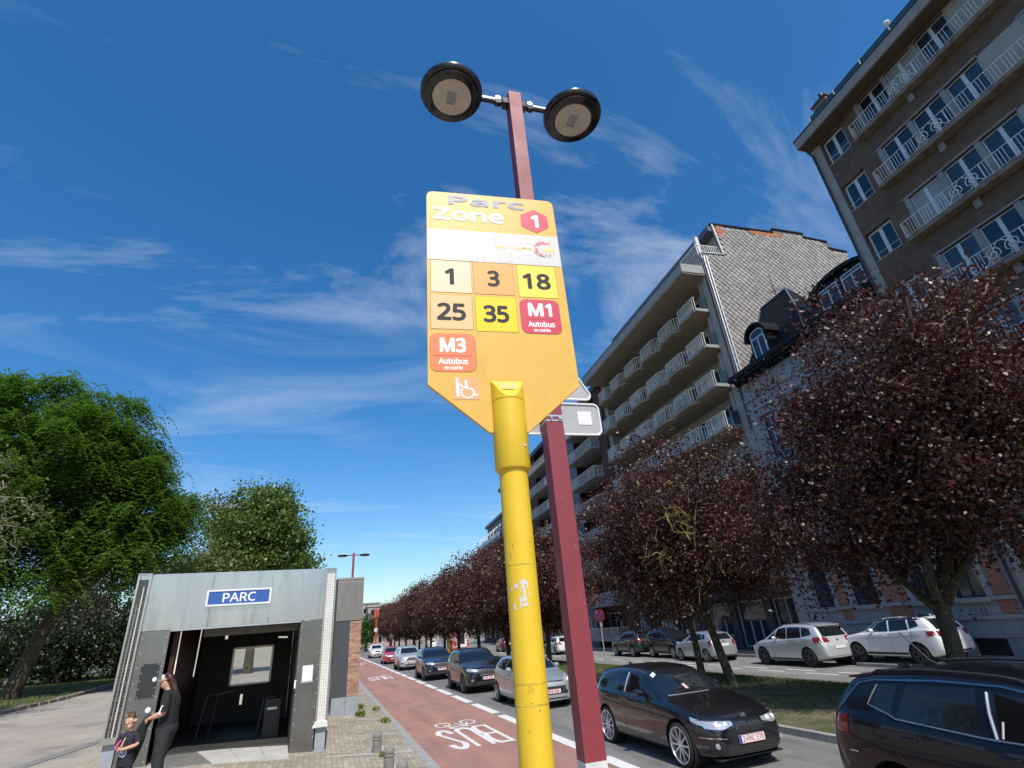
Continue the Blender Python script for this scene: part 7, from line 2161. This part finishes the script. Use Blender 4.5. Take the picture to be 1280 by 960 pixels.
hand(K_, E_k, 'wr', K_['wr'][:3], (-.6, -.6, .2), (0, 0, 1), (.4, -1, 0), .72)
skinned('body', K_, E_k, 'pel', M_skin2, by)
b = loft(MB(), [(0, 0, .50, .098, .088), (0, 0, .60, .106, .092), (0, 0, .70, .098, .086), (0, 0, .81, .106, .088), (0, 0, .875, .110, .074), (0, 0, .905, .07, .058), (0, 0, .925, .048, .046)])
for sx in (-1, 1): b.tube([(sx * .09, 0, .878), (sx * .125, 0, .84), (sx * .150, -.002, .775)], [.046, .047, .045], 12)
b.build('t_shirt', mat('navy_cotton', (.022, .016, .030), .85, var=.2, vs=14), by)
b = loft(MB(), [(0, 0, .64, .09, .08), (0, 0, .56, .104, .09), (0, 0, .49, .09, .08)])
for sx in (-1, 1): b.tube([(sx * .05, 0, .56), (sx * .06, -.01, .31), (sx * .06, .01, .07)], [.066, .052, .046], 12)
b.build('trousers', mat('navy_trousers', (.016, .016, .034), .85, var=.25, vs=10), by)
skinned('hair', {'a': (0, -.035, 1.112, .040, .046), 'b': (0, .015, 1.10, .060, .062), 'c': (0, .045, 1.04, .040, .055)}, chain('a', 'b', 'c'), 'b', mat('light_brown_hair', (.13, .07, .035), .6, var=.3, vs=40), by)
b = MB()
for x in (-.030, .030): b.lathe([(0, -.003), (.008, 0), (0, .003)], 8, (x, -.092, 1.052), 'x')
b.build('eyes', MATS['eye_dark'], by)
MB().boxc((0, -.0885, .998), (.026, .010, .006)).build('mouth', MATS['lips'], by)
b = MB()
for x in (-.063, .063): b.tube([(x, .05, .04), (x, -.02, .05), (x * 1.05, -.11, .035), (x * 1.05, -.14, .03)], [.036, .042, .036, .02], 8)
b.build('shoes', M_dark, by)
by.rotation_euler = (0, radians(-3), radians(-22))
b = MB(); b.lathe([(0, -.012), (.055, -.010), (.06, .004)], 14, (.01, -.092, .665), 'y'); b.build('shirt_print', mat('pale_print', (.45, .5, .55), .7, var=.5, vs=45, col2=(.05, .1, .4), c2s=30, c2lo=.5, c2hi=.52), by)
ty = thing('toy', 'pink and yellow toy held by the small boy', 'toy', (-2.60, 10.45, zf(-2.6)), radians(-22))
ty.rotation_euler = (0, radians(-3), radians(-22))
MB().tube([(-.02, -.19, .73), (.0, -.20, .80), (.03, -.19, .84)], [.016, .02, .012], 8).build('body', mat('toy_pink', (.65, .08, .30), .4), ty)
MB().tube([(.035, -.18, .76), (.06, -.175, .82), (.075, -.17, .86)], .008, 6).build('stick', mat('toy_yellow', (.75, .7, .25), .4), ty)
